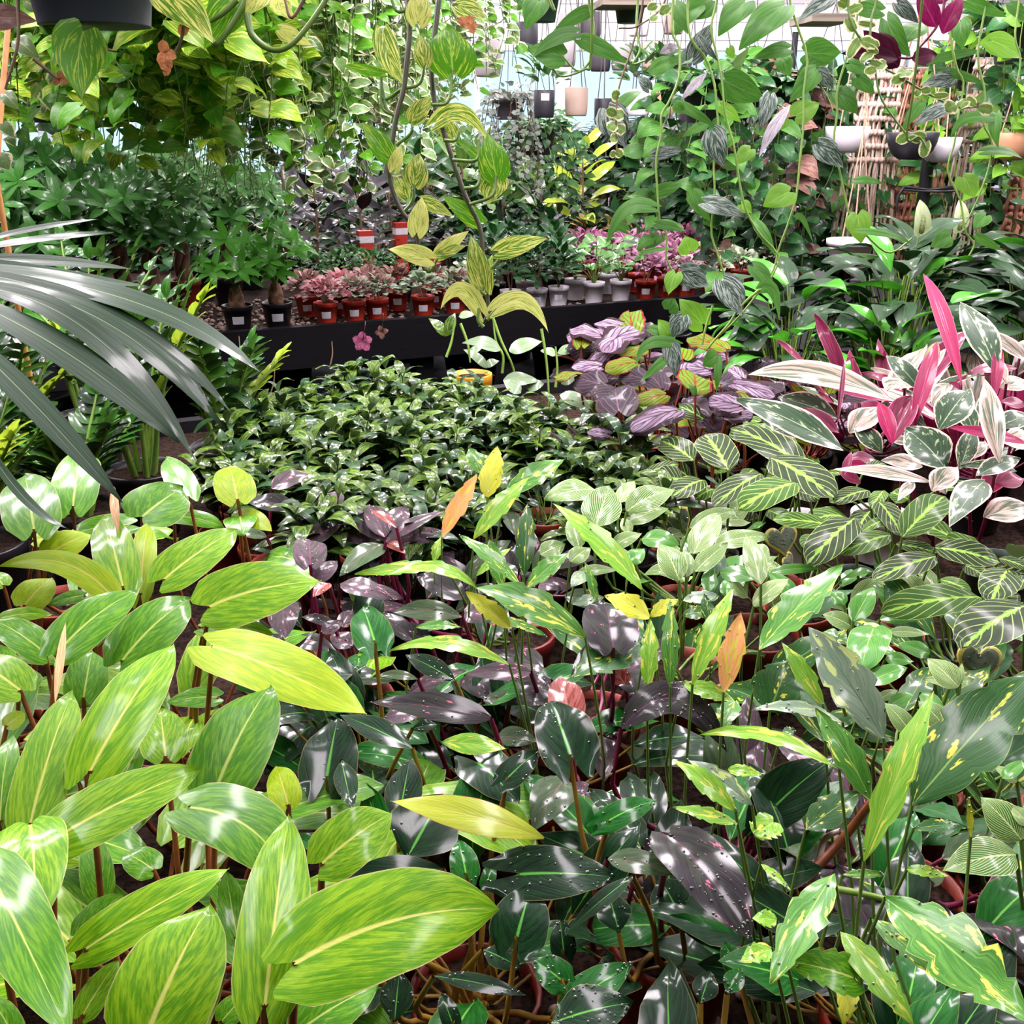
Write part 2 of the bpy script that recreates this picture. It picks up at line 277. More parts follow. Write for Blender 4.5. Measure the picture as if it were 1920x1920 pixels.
plain('floor_concrete', (36,34,36), .9, .15, noise=(36,35,37), nscale=5)
plain('wood_grey', (130,118,104), .7, noise=(96,86,76), nscale=20, stretch=(.2, 1, 4))
plain('tag_pale', (232,214,206), .45)
plain('spadix', (90,110,60), .7, noise=(150,160,90), nscale=300, bump=.8)
g = NT('glass'); t = g.n('BsdfTransparent'); gl = g.n('BsdfGlossy'); gl.inputs['Roughness'].default_value = .03
mx = g.n('MixShader'); fr = g.n('Fresnel'); g.put(mx.inputs[0], fr.outputs[0]); g.t.links.new(t.outputs[0], mx.inputs[1]); g.t.links.new(gl.outputs[0], mx.inputs[2])
LM['glass'] = g.out(mx.outputs[0])
g = NT('droplet'); b = g.n('BsdfPrincipled'); b.inputs['Roughness'].default_value = .03; b.inputs['Transmission Weight'].default_value = .9; b.inputs['IOR'].default_value = 1.33
LM['droplet'] = g.out(b.outputs[0])
g = NT('lamp_glow'); e = g.n('Emission'); e.inputs[0].default_value = (1, .93, .97, 1); e.inputs[1].default_value = 6; LM['lamp_glow'] = g.out(e.outputs[0])

# ------------------------------------------------------------------ mesh builders
def mesh_arrays(name, verts, faces, uv=None, rnd=None, mat=None, smooth=True):
    """verts (n,3); faces (m,4) quads or list; uv per vertex; rnd per vertex"""
    me = bpy.data.meshes.new(name)
    verts = np.asarray(verts, float)
    if isinstance(faces, np.ndarray):
        k = faces.shape[1]; m = len(faces)
        me.vertices.add(len(verts)); me.vertices.foreach_set('co', verts.ravel())
        me.loops.add(m*k); me.loops.foreach_set('vertex_index', faces.ravel().astype(np.int32))
        me.polygons.add(m); me.polygons.foreach_set('loop_start', np.arange(0, m*k, k, dtype=np.int32))
        me.update(calc_edges=True); li = faces.ravel()
    else:
        me.from_pydata([tuple(v) for v in verts], [], faces); li = np.array([i for f in faces for i in f])
    if uv is not None:
        l = me.uv_layers.new(name='UVMap'); l.data.foreach_set('uv', np.asarray(uv, float)[li].ravel())
    if rnd is not None:
        a = me.attributes.new('rnd', 'FLOAT', 'POINT'); a.data.foreach_set('value', np.broadcast_to(np.asarray(rnd, float), (len(verts),)).copy())
    me.polygons.foreach_set('use_smooth', np.full(len(me.polygons), bool(smooth)))
    if mat: me.materials.append(LM[mat] if isinstance(mat, str) else mat)
    return me
def link(name, me, parent=None, loc=None):
    o = bpy.data.objects.new(name, me); C.objects.link(o)
    if parent is not None: o.parent = parent
    if loc is not None: o.location = loc
    return o
def tag(o, label, cat, group=None):
    o['label'] = label; o['category'] = cat
    if group: o['group'] = group
    return o

class Thing:
    def __init__(s, name, label, cat, loc, group=None):
        s.o = bpy.data.objects.new(name, None); C.objects.link(s.o); s.o.empty_display_size = .05
        s.loc = np.array(loc, float); s.o.location = s.loc; tag(s.o, label, cat, group); s.crown = s.loc + V(0, 0, .1)
    def part(s, name, verts, faces, mat, uv=None, rnd=None, parent=None, smooth=True, stuff=False):
        me = mesh_arrays(name, np.asarray(verts, float)-s.loc, faces, uv, rnd, mat, smooth)
        o = link(name, me, parent or s.o)
        if stuff: o['kind'] = 'stuff'
        return o
    def copy_part(s, name, me, mat4, parent=None):
        o = link(name, me, parent or s.o); M = mat4.copy(); M[:3, 3] -= s.loc
        o.matrix_basis = Matrix(M.tolist())
        return o

def grid_faces(nt, ns):
    i = np.arange(nt-1)[:, None]*ns + np.arange(ns-1)[None, :]
    i = i.ravel(); return np.stack([i, i+1, i+ns+1, i+ns], 1)
def catmull(pts, n):
    """smooth curve through points, n samples in all"""
    P = np.array(pts, float)
    if len(P) == 2: return P[0] + (P[1]-P[0])*np.linspace(0, 1, n)[:, None]
    P = np.vstack([2*P[0]-P[1], P, 2*P[-1]-P[-2]]); m = len(P)-3
    t = np.linspace(0, m-1e-6, n); k = t.astype(int); f = (t-k)[:, None]
    a, b, c, d = P[k], P[k+1], P[k+2], P[k+3]
    return .5*((2*b)+(c-a)*f+(2*a-5*b+4*c-d)*f*f+(3*b-a-3*c+d)*f**3)
def tube(pts, radii, sides=6):
    P = np.asarray(pts, float); n = len(P); r = np.broadcast_to(np.asarray(radii, float), (n,)) if np.ndim(radii) else np.full(n, radii)
    T = np.gradient(P, axis=0); T /= np.maximum(np.linalg.norm(T, axis=1), 1e-9)[:, None]
    ref = V(0, 0, 1) if abs(T[:, 2]).mean() < .8 else V(0, 1, 0)
    A = np.cross(T, ref); A /= np.maximum(np.linalg.norm(A, axis=1), 1e-9)[:, None]; B = np.cross(T, A)
    th = np.linspace(0, 2*PI, sides, endpoint=False)
    v = P[:, None, :] + r[:, None, None]*(np.cos(th)[None, :, None]*A[:, None, :] + np.sin(th)[None, :, None]*B[:, None, :])
    i = np.arange(n-1)[:, None]*sides; j = np.arange(sides)[None, :]; j2 = (j+1) % sides
    f = np.stack([(i+j).ravel(), (i+j2).ravel(), (i+sides+j2).ravel(), (i+sides+j).ravel()], 1)
    return v.reshape(-1, 3), f
def merge(parts):
    vs, fs, o = [], [], 0
    for v, f in parts: vs.append(v); fs.append(np.asarray(f)+o); o += len(v)
    return np.vstack(vs), np.vstack(fs)
def boxm(c, s, rot=0):
    x, y, z = np.array(s)/2
    v = np.array([[-x,-y,-z],[x,-y,-z],[x,y,-z],[-x,y,-z],[-x,-y,z],[x,-y,z],[x,y,z],[-x,y,z]])
    ca, sa = math.cos(rot), math.sin(rot)
    v = np.stack([v[:,0]*ca-v[:,1]*sa, v[:,0]*sa+v[:,1]*ca, v[:,2]], 1) + np.array(c, float)
    return v, np.array([[0,3,2,1],[4,5,6,7],[0,1,5,4],[1,2,6,5],[2,3,7,6],[3,0,4,7]])
def lathe(prof, c=(0, 0, 0), n=24):
    th = np.linspace(0, 2*PI, n, endpoint=False); prof = np.array(prof, float); m = len(prof)
    v = np.stack([prof[:, 0][:, None]*np.cos(th), prof[:, 0][:, None]*np.sin(th), np.repeat(prof[:, 1][:, None], n, 1)], 2).reshape(-1, 3) + np.array(c, float)
    i = np.arange(m-1)[:, None]*n; j = np.arange(n)[None, :]; j2 = (j+1) % n
    f = np.stack([(i+j).ravel(), (i+j2).ravel(), (i+n+j2).ravel(), (i+n+j).ravel()], 1)
    return v, f
def solid(name, vf, mat, kind=None, parent=None, smooth=False):
    me = mesh_arrays(name, vf[0], vf[1], None, None, mat, smooth); o = link(name, me, parent)
    if kind: o['kind'] = kind
    return o

# ------------------------------------------------------------------ leaves
SHAPES = {  # (t, half width) control points, lobe length, notch style
 'ovate': ([(0,.56),(.05,.84),(.16,.98),(.35,1),(.58,.9),(.78,.64),(.9,.34),(1,0)], .14),
 'heart': ([(0,.58),(.07,.86),(.2,1),(.4,.93),(.6,.7),(.8,.38),(.92,.16),(1,0)], .17),
 'arrow': ([(0,.62),(.05,.86),(.16,1),(.4,.94),(.6,.78),(.8,.5),(.93,.22),(1,0)], .44),
 'lance': ([(0,.03),(.1,.42),(.3,.9),(.45,1),(.65,.85),(.85,.42),(.95,.15),(1,0)], 0),
 'wide':  ([(0,.1),(.08,.6),(.25,.97),(.4,1),(.6,.86),(.8,.52),(.93,.2),(1,0)], 0),
 'ellip': ([(0,.1),(.08,.55),(.25,.92),(.5,1),(.75,.88),(.9,.58),(.97,.3),(1,.0)], 0),
 'strap': ([(0,.3),(.1,.62),(.3,.95),(.5,1),(.7,.82),(.87,.45),(1,0)], 0),
 'round': ([(0,.5),(.06,.8),(.25,1),(.5,1),(.75,.85),(.9,.55),(1,.05)], .16),
 'succ':  ([(0,.06),(.1,.25),(.3,.62),(.55,.92),(.75,1),(.9,.86),(1,.45)], -.0),
}
SM = {}
def hw(shape, t, jag=0, seed=0):
    if shape not in SM:
        p = np.array(SHAPES[shape][0]); x = np.linspace(0, 1, 201); y = np.interp(x, p[:, 0], p[:, 1]); k = np.hanning(25); k /= k.sum()
        ys = np.convolve(np.concatenate([np.full(12, y[0]), y, -y[1:13][::1]*0-y[-2:-14:-1]]), k, 'valid'); b = np.clip(x/.06, 0, 1); SM[shape] = (x, np.clip(ys*b+y*(1-b), 0, None))
    w = np.interp(t, *SM[shape])
    if jag:
        rr = np.random.RandomState(seed % 99991)
        ph = t*(3+rr.rand()*2.2)+.12*np.sin(t*17+rr.rand()*6)+rr.rand(); w = w*(1 - jag*(ph % 1.0)**1.5*np.clip(t*4, 0, 1)*np.clip((1-t)*5, 0, 1))
    return w*.5
def leaf_mesh(base, mid, tip, width, face, shape='lance', fold=.15, cup=0., wave=0., jag=0., nt=14, ns=7, seed=0, roll=0.):
    """leaf surface whose midrib runs base - mid - tip; face = direction the upper side looks to"""
    rr = np.random.RandomState(seed % 99991)
    L = np.linalg.norm(tip-base)+1e-6
    c = 2*mid - (base+tip)/2
    tt = np.linspace(0, 1, nt)**.92; ss = np.linspace(-1, 1, ns)
    lobe = SHAPES[shape][1]
    T, S = np.meshgrid(tt, ss, indexing='ij')
    a = np.abs(S)
    w = hw(shape, tt, jag, seed)[:, None]
    if jag: w = np.where(S > 0, w, hw(shape, tt, jag, seed+7)[:, None])
    y = T - lobe*np.sin(a*2.45)*np.clip(1-T*1.7, 0, 1)**2
    yc = np.clip(y, 0, 1)
    def cur(u): return (1-u)[..., None]**2*base + 2*(u*(1-u))[..., None]*c + (u*u)[..., None]*tip
    def tan(u): return 2*(1-u)[..., None]*(c-base) + 2*u[..., None]*(tip-c)
    P = cur(yc) + np.minimum(y, 0)[..., None]*2*(c-base)
    Tn = tan(yc); Tn /= np.maximum(np.linalg.norm(Tn, axis=-1), 1e-9)[..., None]
    Sd = np.cross(Tn, face); Sd /= np.maximum(np.linalg.norm(Sd, axis=-1), 1e-9)[..., None]
    N = np.cross(Sd, Tn)
    if roll:
        Sd, N = Sd*math.cos(roll)+N*math.sin(roll), N*math.cos(roll)-Sd*math.sin(roll)
    hwid = w*width
    ph = rr.rand()*6
    off = fold*a*hwid - cup*a*a*hwid + wave*width*.5*a*a*np.sin(T*(8+3*rr.rand())+ph+np.sign(S)*1.3) + .035*width*np.sin(T*4+ph)*S
    P = P + Sd*(S*hwid*math.sqrt(max(0, 1-min(.9, fold*fold+.0))))[..., None] + N*off[..., None]
    uv = np.stack([(S+1)/2, T], -1).reshape(-1, 2)
    return P.reshape(-1, 3), grid_faces(nt, ns), uv
TEMPL = {}
def leaf_template(shape, mat, arch=.12, fold=.2, variant=0, nt=6, ns=5, wave=.05, jag=0.):
    """unit leaf: length 1 along +y, width 1 along x, shared by copies"""
    k = (shape, mat, arch, fold, variant, nt, ns, wave, jag)
    if k not in TEMPL:
        b, t = V(0, 0, 0), V(0, 1, 0); ar = arch*(1+.5*(variant-1))
        v, f, uv = leaf_mesh(b, V(0, .5, ar), t, 1.0, V(0, 0, 1), shape, fold, .1, wave, jag, nt, ns, seed=variant*31+5)
        TEMPL[k] = mesh_arrays('leaf', v, f, uv, variant*.23, mat)
    return TEMPL[k]
def frame4(base, d, n, L, Wd):
    d = nrm(d); s = np.cross(d, n); s = nrm(s) if np.linalg.norm(s) > 1e-6 else nrm(np.cross(d, V(.3, .5, .8))); n = np.cross(s, d)
    M = np.eye(4); M[:3, 0] = s*Wd; M[:3, 1] = d*L; M[:3, 2] = n*min(L, Wd*1.5); M[:3, 3] = base; return M
def leaves_as_parts(th, places, shape, mats, name='leaf', arch=.12, fold=.2, nt=6, ns=5, wave=.05, jag=0.):
    """each place: (base, direction, normal, length, width)"""
    if isinstance(mats, str): mats = [mats]
    for i, (b, d, n, L, Wd) in enumerate(places):
        if i >= 300: break
        th.copy_part(name, leaf_template(shape, mats[i % len(mats)], arch, fold, R.randint(0, 2), nt, ns, wave, jag), frame4(b, d, n, L, Wd))
def leaves_joined(th, places, shape, mat, name='foliage', arch=.12, fold=.2, nt=5, ns=3, wave=.04):
    b, t = V(0, 0, 0), V(0, 1, 0)
    v, f, uv = leaf_mesh(b, V(0, .5, arch), t, 1.0, V(0, 0, 1), shape, fold, .1, wave, 0, nt, ns, seed=3)
    Ms = np.array([frame4(*p) for p in places]); n = len(Ms); k = len(v)
    vh = np.concatenate([v, np.ones((k, 1))], 1)
    vv = np.einsum('nij,kj->nki', Ms, vh)[:, :, :3].reshape(-1, 3)
    ff = (f[None] + (np.arange(n)*k)[:, None, None]).reshape(-1, 4)
    rn = np.repeat(np.random.RandomState(n).rand(n), k)
    return th.part(name, vv, ff, mat, np.tile(uv, (n, 1)), rn, stuff=True)

# ------------------------------------------------------------------ pots, stems
def pot(th, c, r, h, mat='pot_red', soil=True, soil_drop=.012, sticker=False, face=None, n=24, ribs=False, base_k=.74, rim=True):
    c = np.array(c, float)
    if rim: prof = [(0,0),(r*base_k,0),(r*base_k,.001),(r*.93,h*.8),(r*.985,h*.8),(r*1.0,h*.985),(r*.985,h),(r*.93,h),(r*.9,h*.8),(r*(base_k-.04),.004),(0,.004)]
    else: prof = [(0,0),(r*(base_k-.05),0),(r*base_k,h*.06),(r*.99,h*.985),(r*.98,h),(r*.93,h),(r*.92,h*.9),(r*(base_k-.04),.006),(0,.006)]
    v, f = lathe(prof, c, n); po = th.part('pot', v, f, mat)
    if soil:
        rr = np.random.RandomState(int(abs(c[0]*1e4+c[1]*1e3)) % 9999)
        pr = [(0, 0)] + [(r*.9*k, 0) for k in (.2, .4, .6, .8, 1)]
        v, f = lathe(pr, c+V(0, 0, h-soil_drop), 14); v[:, 2] += (rr.rand(len(v))-.5)*.007; th.part('soil', v, f, 'soil')
    if sticker:
        d = nrm((CAM-c)*V(1, 1, 0)) if face is None else face; a0 = math.atan2(d[1], d[0])
        th_ = np.linspace(a0-.42, a0+.42, 7); z = np.array([h*.32, h*.62])
        rad = lambda zz: r*(base_k+(.93-base_k)*zz/(h*.8))+.0012
        v = np.array([[rad(zz)*math.cos(t), rad(zz)*math.sin(t), zz] for zz in z for t in th_]) + c
        th.part('price_sticker', v, grid_faces(2, 7), 'sticker', smooth=False, parent=po)
    return po
def stem(th, pts, r0, r1, mat, name='stem', n=12, sides=6, parent=None):
    P = catmull(pts, n); v, f = tube(P, np.linspace(r0, r1, n), sides); return th.part(name, v, f, mat, parent=parent)
def petiole(th, base, mid, crown, r, mat, name='petiole', lift=.0):
    back = nrm(base-mid); L = np.linalg.norm(base-crown)
    h = (crown-base)*V(1, 1, 0); hd = np.linalg.norm(h)
    if hd > .15:   # far from this pot's middle: the stalk goes down to the bench on its own
        h = h*(.1/hd); crown = V(base[0]+h[0], base[1]+h[1], TZ+.006)
    dz = max(base[2]-crown[2], .02)
    a = base + back*min(.2*L, .02) + h*.12 - V(0, 0, .45*dz); b = base + h*.55 - V(0, 0, .86*dz)
    P = catmull([base, a, b, crown-V(0, 0, .004)], 9); v, f = tube(P, np.linspace(r*.8, r*1.25, 9), 6); return th.part(name, v, f, mat)
TZ = .74    # bench tops

# ------------------------------------------------------------------ room
B_ANG = math.radians(24)
BU = V(math.cos(B_ANG), math.sin(B_ANG), 0); BV = V(-math.sin(B_ANG), math.cos(B_ANG), 0)
def bw(u, v, z=0): return BU*u + BV*v + V(0, 0, z)
def uv_of(p): return float(np.dot(p, BU)), float(np.dot(p, BV))
XL, XR, YB, YF, ZC = -6.2, 7.2, 10.6, -2.6, 3.0
solid('floor', boxm(((XL+XR)/2, (YB+YF)/2, -.05), (XR-XL+.4, YB-YF+.4, .1)), 'floor_concrete', 'structure')
solid('ceiling', boxm(((XL+XR)/2, (YB+YF)/2, ZC+.05), (XR-XL+.4, YB-YF+.4, .1)), 'ceiling_paint', 'structure')
solid('wall_right', boxm((XR+.06, (YB+YF)/2, ZC/2), (.12, YB-YF+.24, ZC)), 'wall_paint', 'structure')
solid('wall_left', boxm((XL-.06, (YB+YF)/2, ZC/2), (.12, YB-YF+.24, ZC)), 'wall_paint', 'structure')
solid('wall_front', boxm(((XL+XR)/2, YF-.06, ZC/2), (XR-XL, .12, ZC)), 'wall_paint', 'structure')
wb = solid('wall_back', boxm(((XL+XR)/2, YB+.06, .45), (XR-XL, .12, .9)), 'wall_paint', 'structure')
hz0, hz1 = 2.22, ZC
hd = solid('trim_1', boxm(((XL+XR)/2, YB+.06, (hz0+hz1)/2), (XR-XL, .12, hz1-hz0)), 'white_panel', 'structure')
for k in range(5):
    z0 = hz0 + k*(hz1-hz0)/5; me = boxm(((XL+XR)/2, YB-.008, z0+(hz1-hz0)/10), (XR-XL, .016, (hz1-hz0)/5-.014))
    solid('panel', me, 'white_panel', parent=hd)
NW = 8
for k in range(NW):
    x0 = XL + (XR-XL)*k/NW; x1 = XL + (XR-XL)*(k+1)/NW; xc = (x0+x1)/2; w = x1-x0
    fr = merge([boxm((xc, YB+.05, .94), (w, .1, .08)), boxm((xc, YB+.05, 2.18), (w, .1, .08)), boxm((x0+.04, YB+.05, 1.56), (.08, .1, 1.16)), boxm((x1-.04, YB+.05, 1.56), (.08, .1, 1.16)), boxm((xc, YB+.05, 1.56), (.05, .06, 1.16))])
    wo = solid('window_%d' % (k+1), fr, 'white_frame', 'structure')
    for sx in (-1, 1): solid('pane', boxm((xc+sx*(w/4-.01), YB+.05, 1.56), (w/2-.075, .006, 1.155)), 'glass', parent=wo)
solid('ground', boxm((0, 24, -.12), (60, 26, .1)), 'floor_concrete', 'structure')
for (x, y) in LAMPS:
    side_ = {-2.6: 'outer left', -1.0: 'inner left', .9: 'inner right', -3.2: 'added far left', -1.5: 'left', .15: 'middle', 1.8: 'right', 3.6: 'added far right'}[x]; row_ = {.55: 'directly over the camera', 2.4: 'as added fill between rows', 1.75: 'over the foreground bench', 2.9: 'over the aisle', 5.0: 'over the second bench', 7.2: 'over the rear plants', 9.2: 'as added wash by windows'}[y]
    th = Thing('ceiling_lamp', 'long white ceiling lamp hung %s, %s of its row' % (row_, side_), 'lamp', (x, y, LAMP_Z-.06), 'ceiling lamps over the benches')
    v, f = boxm((x, y, LAMP_Z+.0), (.3, 1.0, .06)); th.part('housing', v, f, 'white_frame', smooth=False)
    v, f = boxm((x, y, LAMP_Z-.045), (.24, .92, .02)); th.part('diffuser', v, f, 'lamp_glow', smooth=False)
    for dy in (-.4, .4):
        v, f = tube([(x, y+dy, LAMP_Z+.02), (x, y+dy, ZC+.0)], .004, 6); th.part('suspension_wire', v, f, 'wire')

# ------------------------------------------------------------------ benches
def bench(label, u0, u1, v0, v1, board_h=.125, bt=.03):
    c = bw((u0+u1)/2, v0, 0); th = Thing('display_bench', label, 'bench', c)
    um, vm = (u0+u1)/2, (v0+v1)/2
    top = TZ
    def bx(name, u, v, z, su, sv, sz, mat): 
        vv, ff = boxm(bw(u, v, z), (su, sv, sz), B_ANG); return th.part(name, vv, ff, mat, smooth=False)
    bx('front_board', um, v0+.02, top+bt-board_h/2, u1-u0, .04, board_h, 'timber_black')
    bx('back_board', um, v1-.02, top+bt-board_h/2, u1-u0, .04, board_h, 'timber_black')
    for u in (u0+.02, u1-.02): bx('side_board', u, vm, top+bt-board_h/2, .04, v1-v0-.08, board_h, 'timber_black')
    bx('bench_deck', um, vm, top-.045, u1-u0-.08, v1-v0-.08, .03, 'timber_black')
    n = 60
    uu, vv = np.meshgrid(np.linspace(u0+.04, u1-.04, n), np.linspace(v0+.04, v1-.04, n), indexing='ij')
    P = uu[..., None]*BU + vv[..., None]*BV + V(0, 0, top-.004); P[..., 2] += (np.random.RandomState(4).rand(n, n)-.5)*.006
    th.part('gravel_bed', P.reshape(-1, 3), grid_faces(n, n)[:, ::-1], 'soil', stuff=True)
    for u in (u0+.12, (u0*2+u1)/3, (u0+2*u1)/3, u1-.12):
        for v in (v0+.12, v1-.12): bx('leg', u, v, (top-.06)/2, .08, .08, top-.06, 'timber_black')
    return th
def pebbles(th, spots, n, seed, r=(.004, .009)):
    rr = np.random.RandomState(seed); t = (1+5**.5)/2
    iv = np.array([(-1,t,0),(1,t,0),(-1,-t,0),(1,-t,0),(0,-1,t),(0,1,t),(0,-1,-t),(0,1,-t),(t,0,-1),(t,0,1),(-t,0,-1),(-t,0,1)])/1.9
    jf = np.array([(0,11,5),(0,5,1),(0,1,7),(0,7,10),(0,10,11),(1,5,9),(5,11,4),(11,10,2),(10,7,6),(7,1,8),(3,9,4),(3,4,2),(3,2,6),(3,6,8),(3,8,9),(4,9,5),(2,4,11),(6,2,10),(8,6,7),(9,8,1)])
    vs, fs = [], []
    for i in range(n):
        u0, u1, v0, v1 = spots[i % len(spots)]
        c = bw(u0+(u1-u0)*rr.rand(), v0+(v1-v0)*rr.rand(), TZ+.001)
        k = r[0]+(r[1]-r[0])*rr.rand(); vs.append(iv*k*(.7+.6*rr.rand(12, 3))*V(1, 1, .65)+c); fs.append(jf+12*i)
    th.part('pebbles', np.vstack(vs), np.vstack(fs), 'pebble', rnd=None, stuff=True)
uA, vA = uv_of(at_z(1800, 1915, TZ+.04))
bench1 = bench('black timber display bench full of foliage plants in the foreground, front edge nearest the camera', uA-1.75, uA+2.35, vA-.03, vA+2.3)
uB, vB = uv_of(at_z(800, 595, TZ+.014)); 
bench2 = bench('second black timber bench across the aisle, carrying rows of red and white pots', uB-3.2, uB+1.62, vB, vB+2.6, .165, .014)
pebbles(bench2, [(uB-1.4, uB+.9, vB+.05, vB+.5), (uB-1.2, uB-.3, vB+.05, vB+.8)], 900, 3, (.006, .013))
pebbles(bench1, [(uA-.35, uA+.25, vA+.02, vA+.3)], 260, 5)
v, f = tube([bw(uA-1.8, vA-.045, TZ+.045), bw(uA+2.4, vA-.045, TZ+.045)], .022, 12)
bench1.part('edge_rail', v, f, 'rail_black')

# ------------------------------------------------------------------ foreground plants digitised leaf by leaf
SP = {}
def droplets(th, lo, v, f, fc, n):
    sv, sf = lathe([(0, .0011), (.0008, .0008), (.0012, 0), (.0009, -.0004)], n=7); ps = []
    for k in range(n):
        q = f[R.randrange(len(f))]; wt = np.array([R.random()+.05 for _ in range(4)]); wt /= wt.sum(); c = (v[q]*wt[:, None]).sum(0)
        n_ = nrm(np.cross(v[q[1]]-v[q[0]], v[q[3]]-v[q[0]])); n_ = n_ if np.dot(n_, fc) > 0 else -n_
        t = nrm(np.cross(n_, V(.3, .9, .1))); b = np.cross(n_, t); ps.append(((sv[:, :1]*t+sv[:, 1:2]*b+sv[:, 2:]*n_)*R.uniform(.4, 1.05)+c+n_*.0003, sf))
    vv, ff = merge(ps); th.part('water_droplets', vv, ff, 'droplet', stuff=True, parent=lo)
def species(key, **k): SP[key] = dict(dict(z=.95, ku=.25, kd=.12, up=.75, toc=.6, jit=.12, arch=.10, fold=.18, cup=.1, wave=.03, jag=0, pet='stem_green', pr=.0022, shape='lance', nt=14, ns=7), **k)
def hero(key, crowns, things, rows, tile='T1'):
    """rows of: base x y, tip x y, width (all in the photo), then options"""
    s = SP[key]; cnt = 0
    for line in rows.strip().splitlines():
        tok = line.split()
        if not tok: continue
        if len(tok) == 1: tile = tok[0]; continue
        bx, by, tx, ty, w = map(float, tok[:5]); o = {}
        mat = s['mats'][cnt % len(s['mats'])]; cnt += 1
        for t in tok[5:]:
            if t in LM: mat = t
            elif t[0] == 's' and t[1:] in SHAPES: o['shape'] = t[1:]
            elif t[0] == 'M': o['M'] = tuple(map(float, t[1:].split(',')))
            elif t == 'np' or t == 'U': o[t] = 1
            else: o[t[0]] = float(t[1:])
        B = px(tile, bx, by); T = px(tile, tx, ty); k = 1 if tile == 'G' else 3
        wpx = w/k
        if 'd' in o:
            base = at_d(*B, o['d']); tip = at_d(*T, o.get('e', o['d']))
        else:
            z = s['z'] + o.get('h', R.uniform(-1.5, 1.5))*.01
            base = at_z(*B, z); dp = depth(base); dy = (B[1]-T[1])*dp/F
            dz = o['z']*.01 if 'z' in o else (s['ku']*dy if dy > 0 else s['kd']*dy)
            tip = at_z(*T, z+dz)
        mid = (base+tip)/2; L = np.linalg.norm(tip-base)
        face = nrm(V(0, 0, 1)*s['up'] + nrm(CAM-mid)*s['toc'] + V(R.uniform(-1, 1), R.uniform(-1, 1), R.uniform(-1, 1))*s['jit'])
        ax = nrm(tip-base); side = nrm(np.cross(ax, face)); fc = np.cross(side, ax)
        q0 = proj(mid); q1 = proj(mid+side*.01); a2 = proj(tip)-proj(base); a2 = a2/max(1e-6, np.linalg.norm(a2))
        e = (q1-q0)/.01; perp = abs(e[0]*a2[1]-e[1]*a2[0])
        Wd = min(wpx/max(perp, 1), wpx*depth(mid)/F*1.7)
        if 'M' in o:
            m = px(tile, *o['M']); mid = at_d(*m, (depth(base)+depth(tip))/2)
        else: mid = mid + fc*(o.get('a', s['arch']*R.uniform(.6, 1.4)))*L
        if o.get('U'): fc = -fc
        v, f, uv = leaf_mesh(base, mid, tip, Wd, fc, o.get('shape', s['shape']), o.get('f', s['fold']), o.get('c', s['cup']), s['wave'], o.get('j', s['jag']), s['nt'], s['ns'], R.randint(0, 99999))
        if 'k' in o: i = int(o['k'])
        else: i = int(np.argmin([np.linalg.norm((base-c)[:2]) for c in crowns]))
        th = things[i]
        lo = th.part('leaf', v, f, mat, uv, R.random())
        wet = int(o.get('w', s.get('wet', 0)*R.random()))
        if wet: droplets(th, lo, v, f, fc, wet)
        if not o.get('np') and s['pet'] and np.linalg.norm(base-crowns[i]) < .45:
            petiole(th, base, mid, crowns[i]+V(R.uniform(-.012, .012), R.uniform(-.012, .012), 0), s['pr'], s['pet'])
POTS_PLACED = []
def potted(name, cat, label, x, y, r=.058, h=.105, mat='pot_terracotta', group=None, sticker=False, z=TZ, **k):
    th = Thing(name, label, cat, (x, y, z), group); pot(th, (x, y, z), r, h, mat, sticker=sticker, **k)
    th.crown = V(x, y, z+h-.012); POTS_PLACED.append((x, y, r)); return th
def fill_leaves(th, n, shape, mats, L, Wd, zr, pet, pr=.002, spread=.13, elev=(-.2, .8), arch=.12, fold=.2, jag=0, nt=8, name='leaf'):
    """unseen lower leaves that close a plant"""
    for i in range(n):
        a = R.uniform(0, 2*PI); rad = spread*math.sqrt(R.random()); z = R.uniform(*zr)
        b = th.crown*V(1, 1, 0) + V(math.cos(a)*rad, math.sin(a)*rad, z); e = R.uniform(*elev)
        d = nrm(V(math.cos(a+R.uniform(-.6, .6)), math.sin(a+R.uniform(-.6, .6)), e)); n_ = nrm(V(0, 0, 1)-d*d[2]+V(R.uniform(-.3, .3), R.uniform(-.5, .1), 0))
        k = R.uniform(.75, 1.15)
        th.copy_part(name, leaf_template(shape, mats[i % len(mats)], arch, fold, R.randint(0, 2), nt, 5, .06, jag), frame4(b, d, n_, L*k, Wd*k))
        if pet: petiole(th, b, b+d*.05, th.crown+V(R.uniform(-.012, .012), R.uniform(-.012, .012), 0), pr, pet)

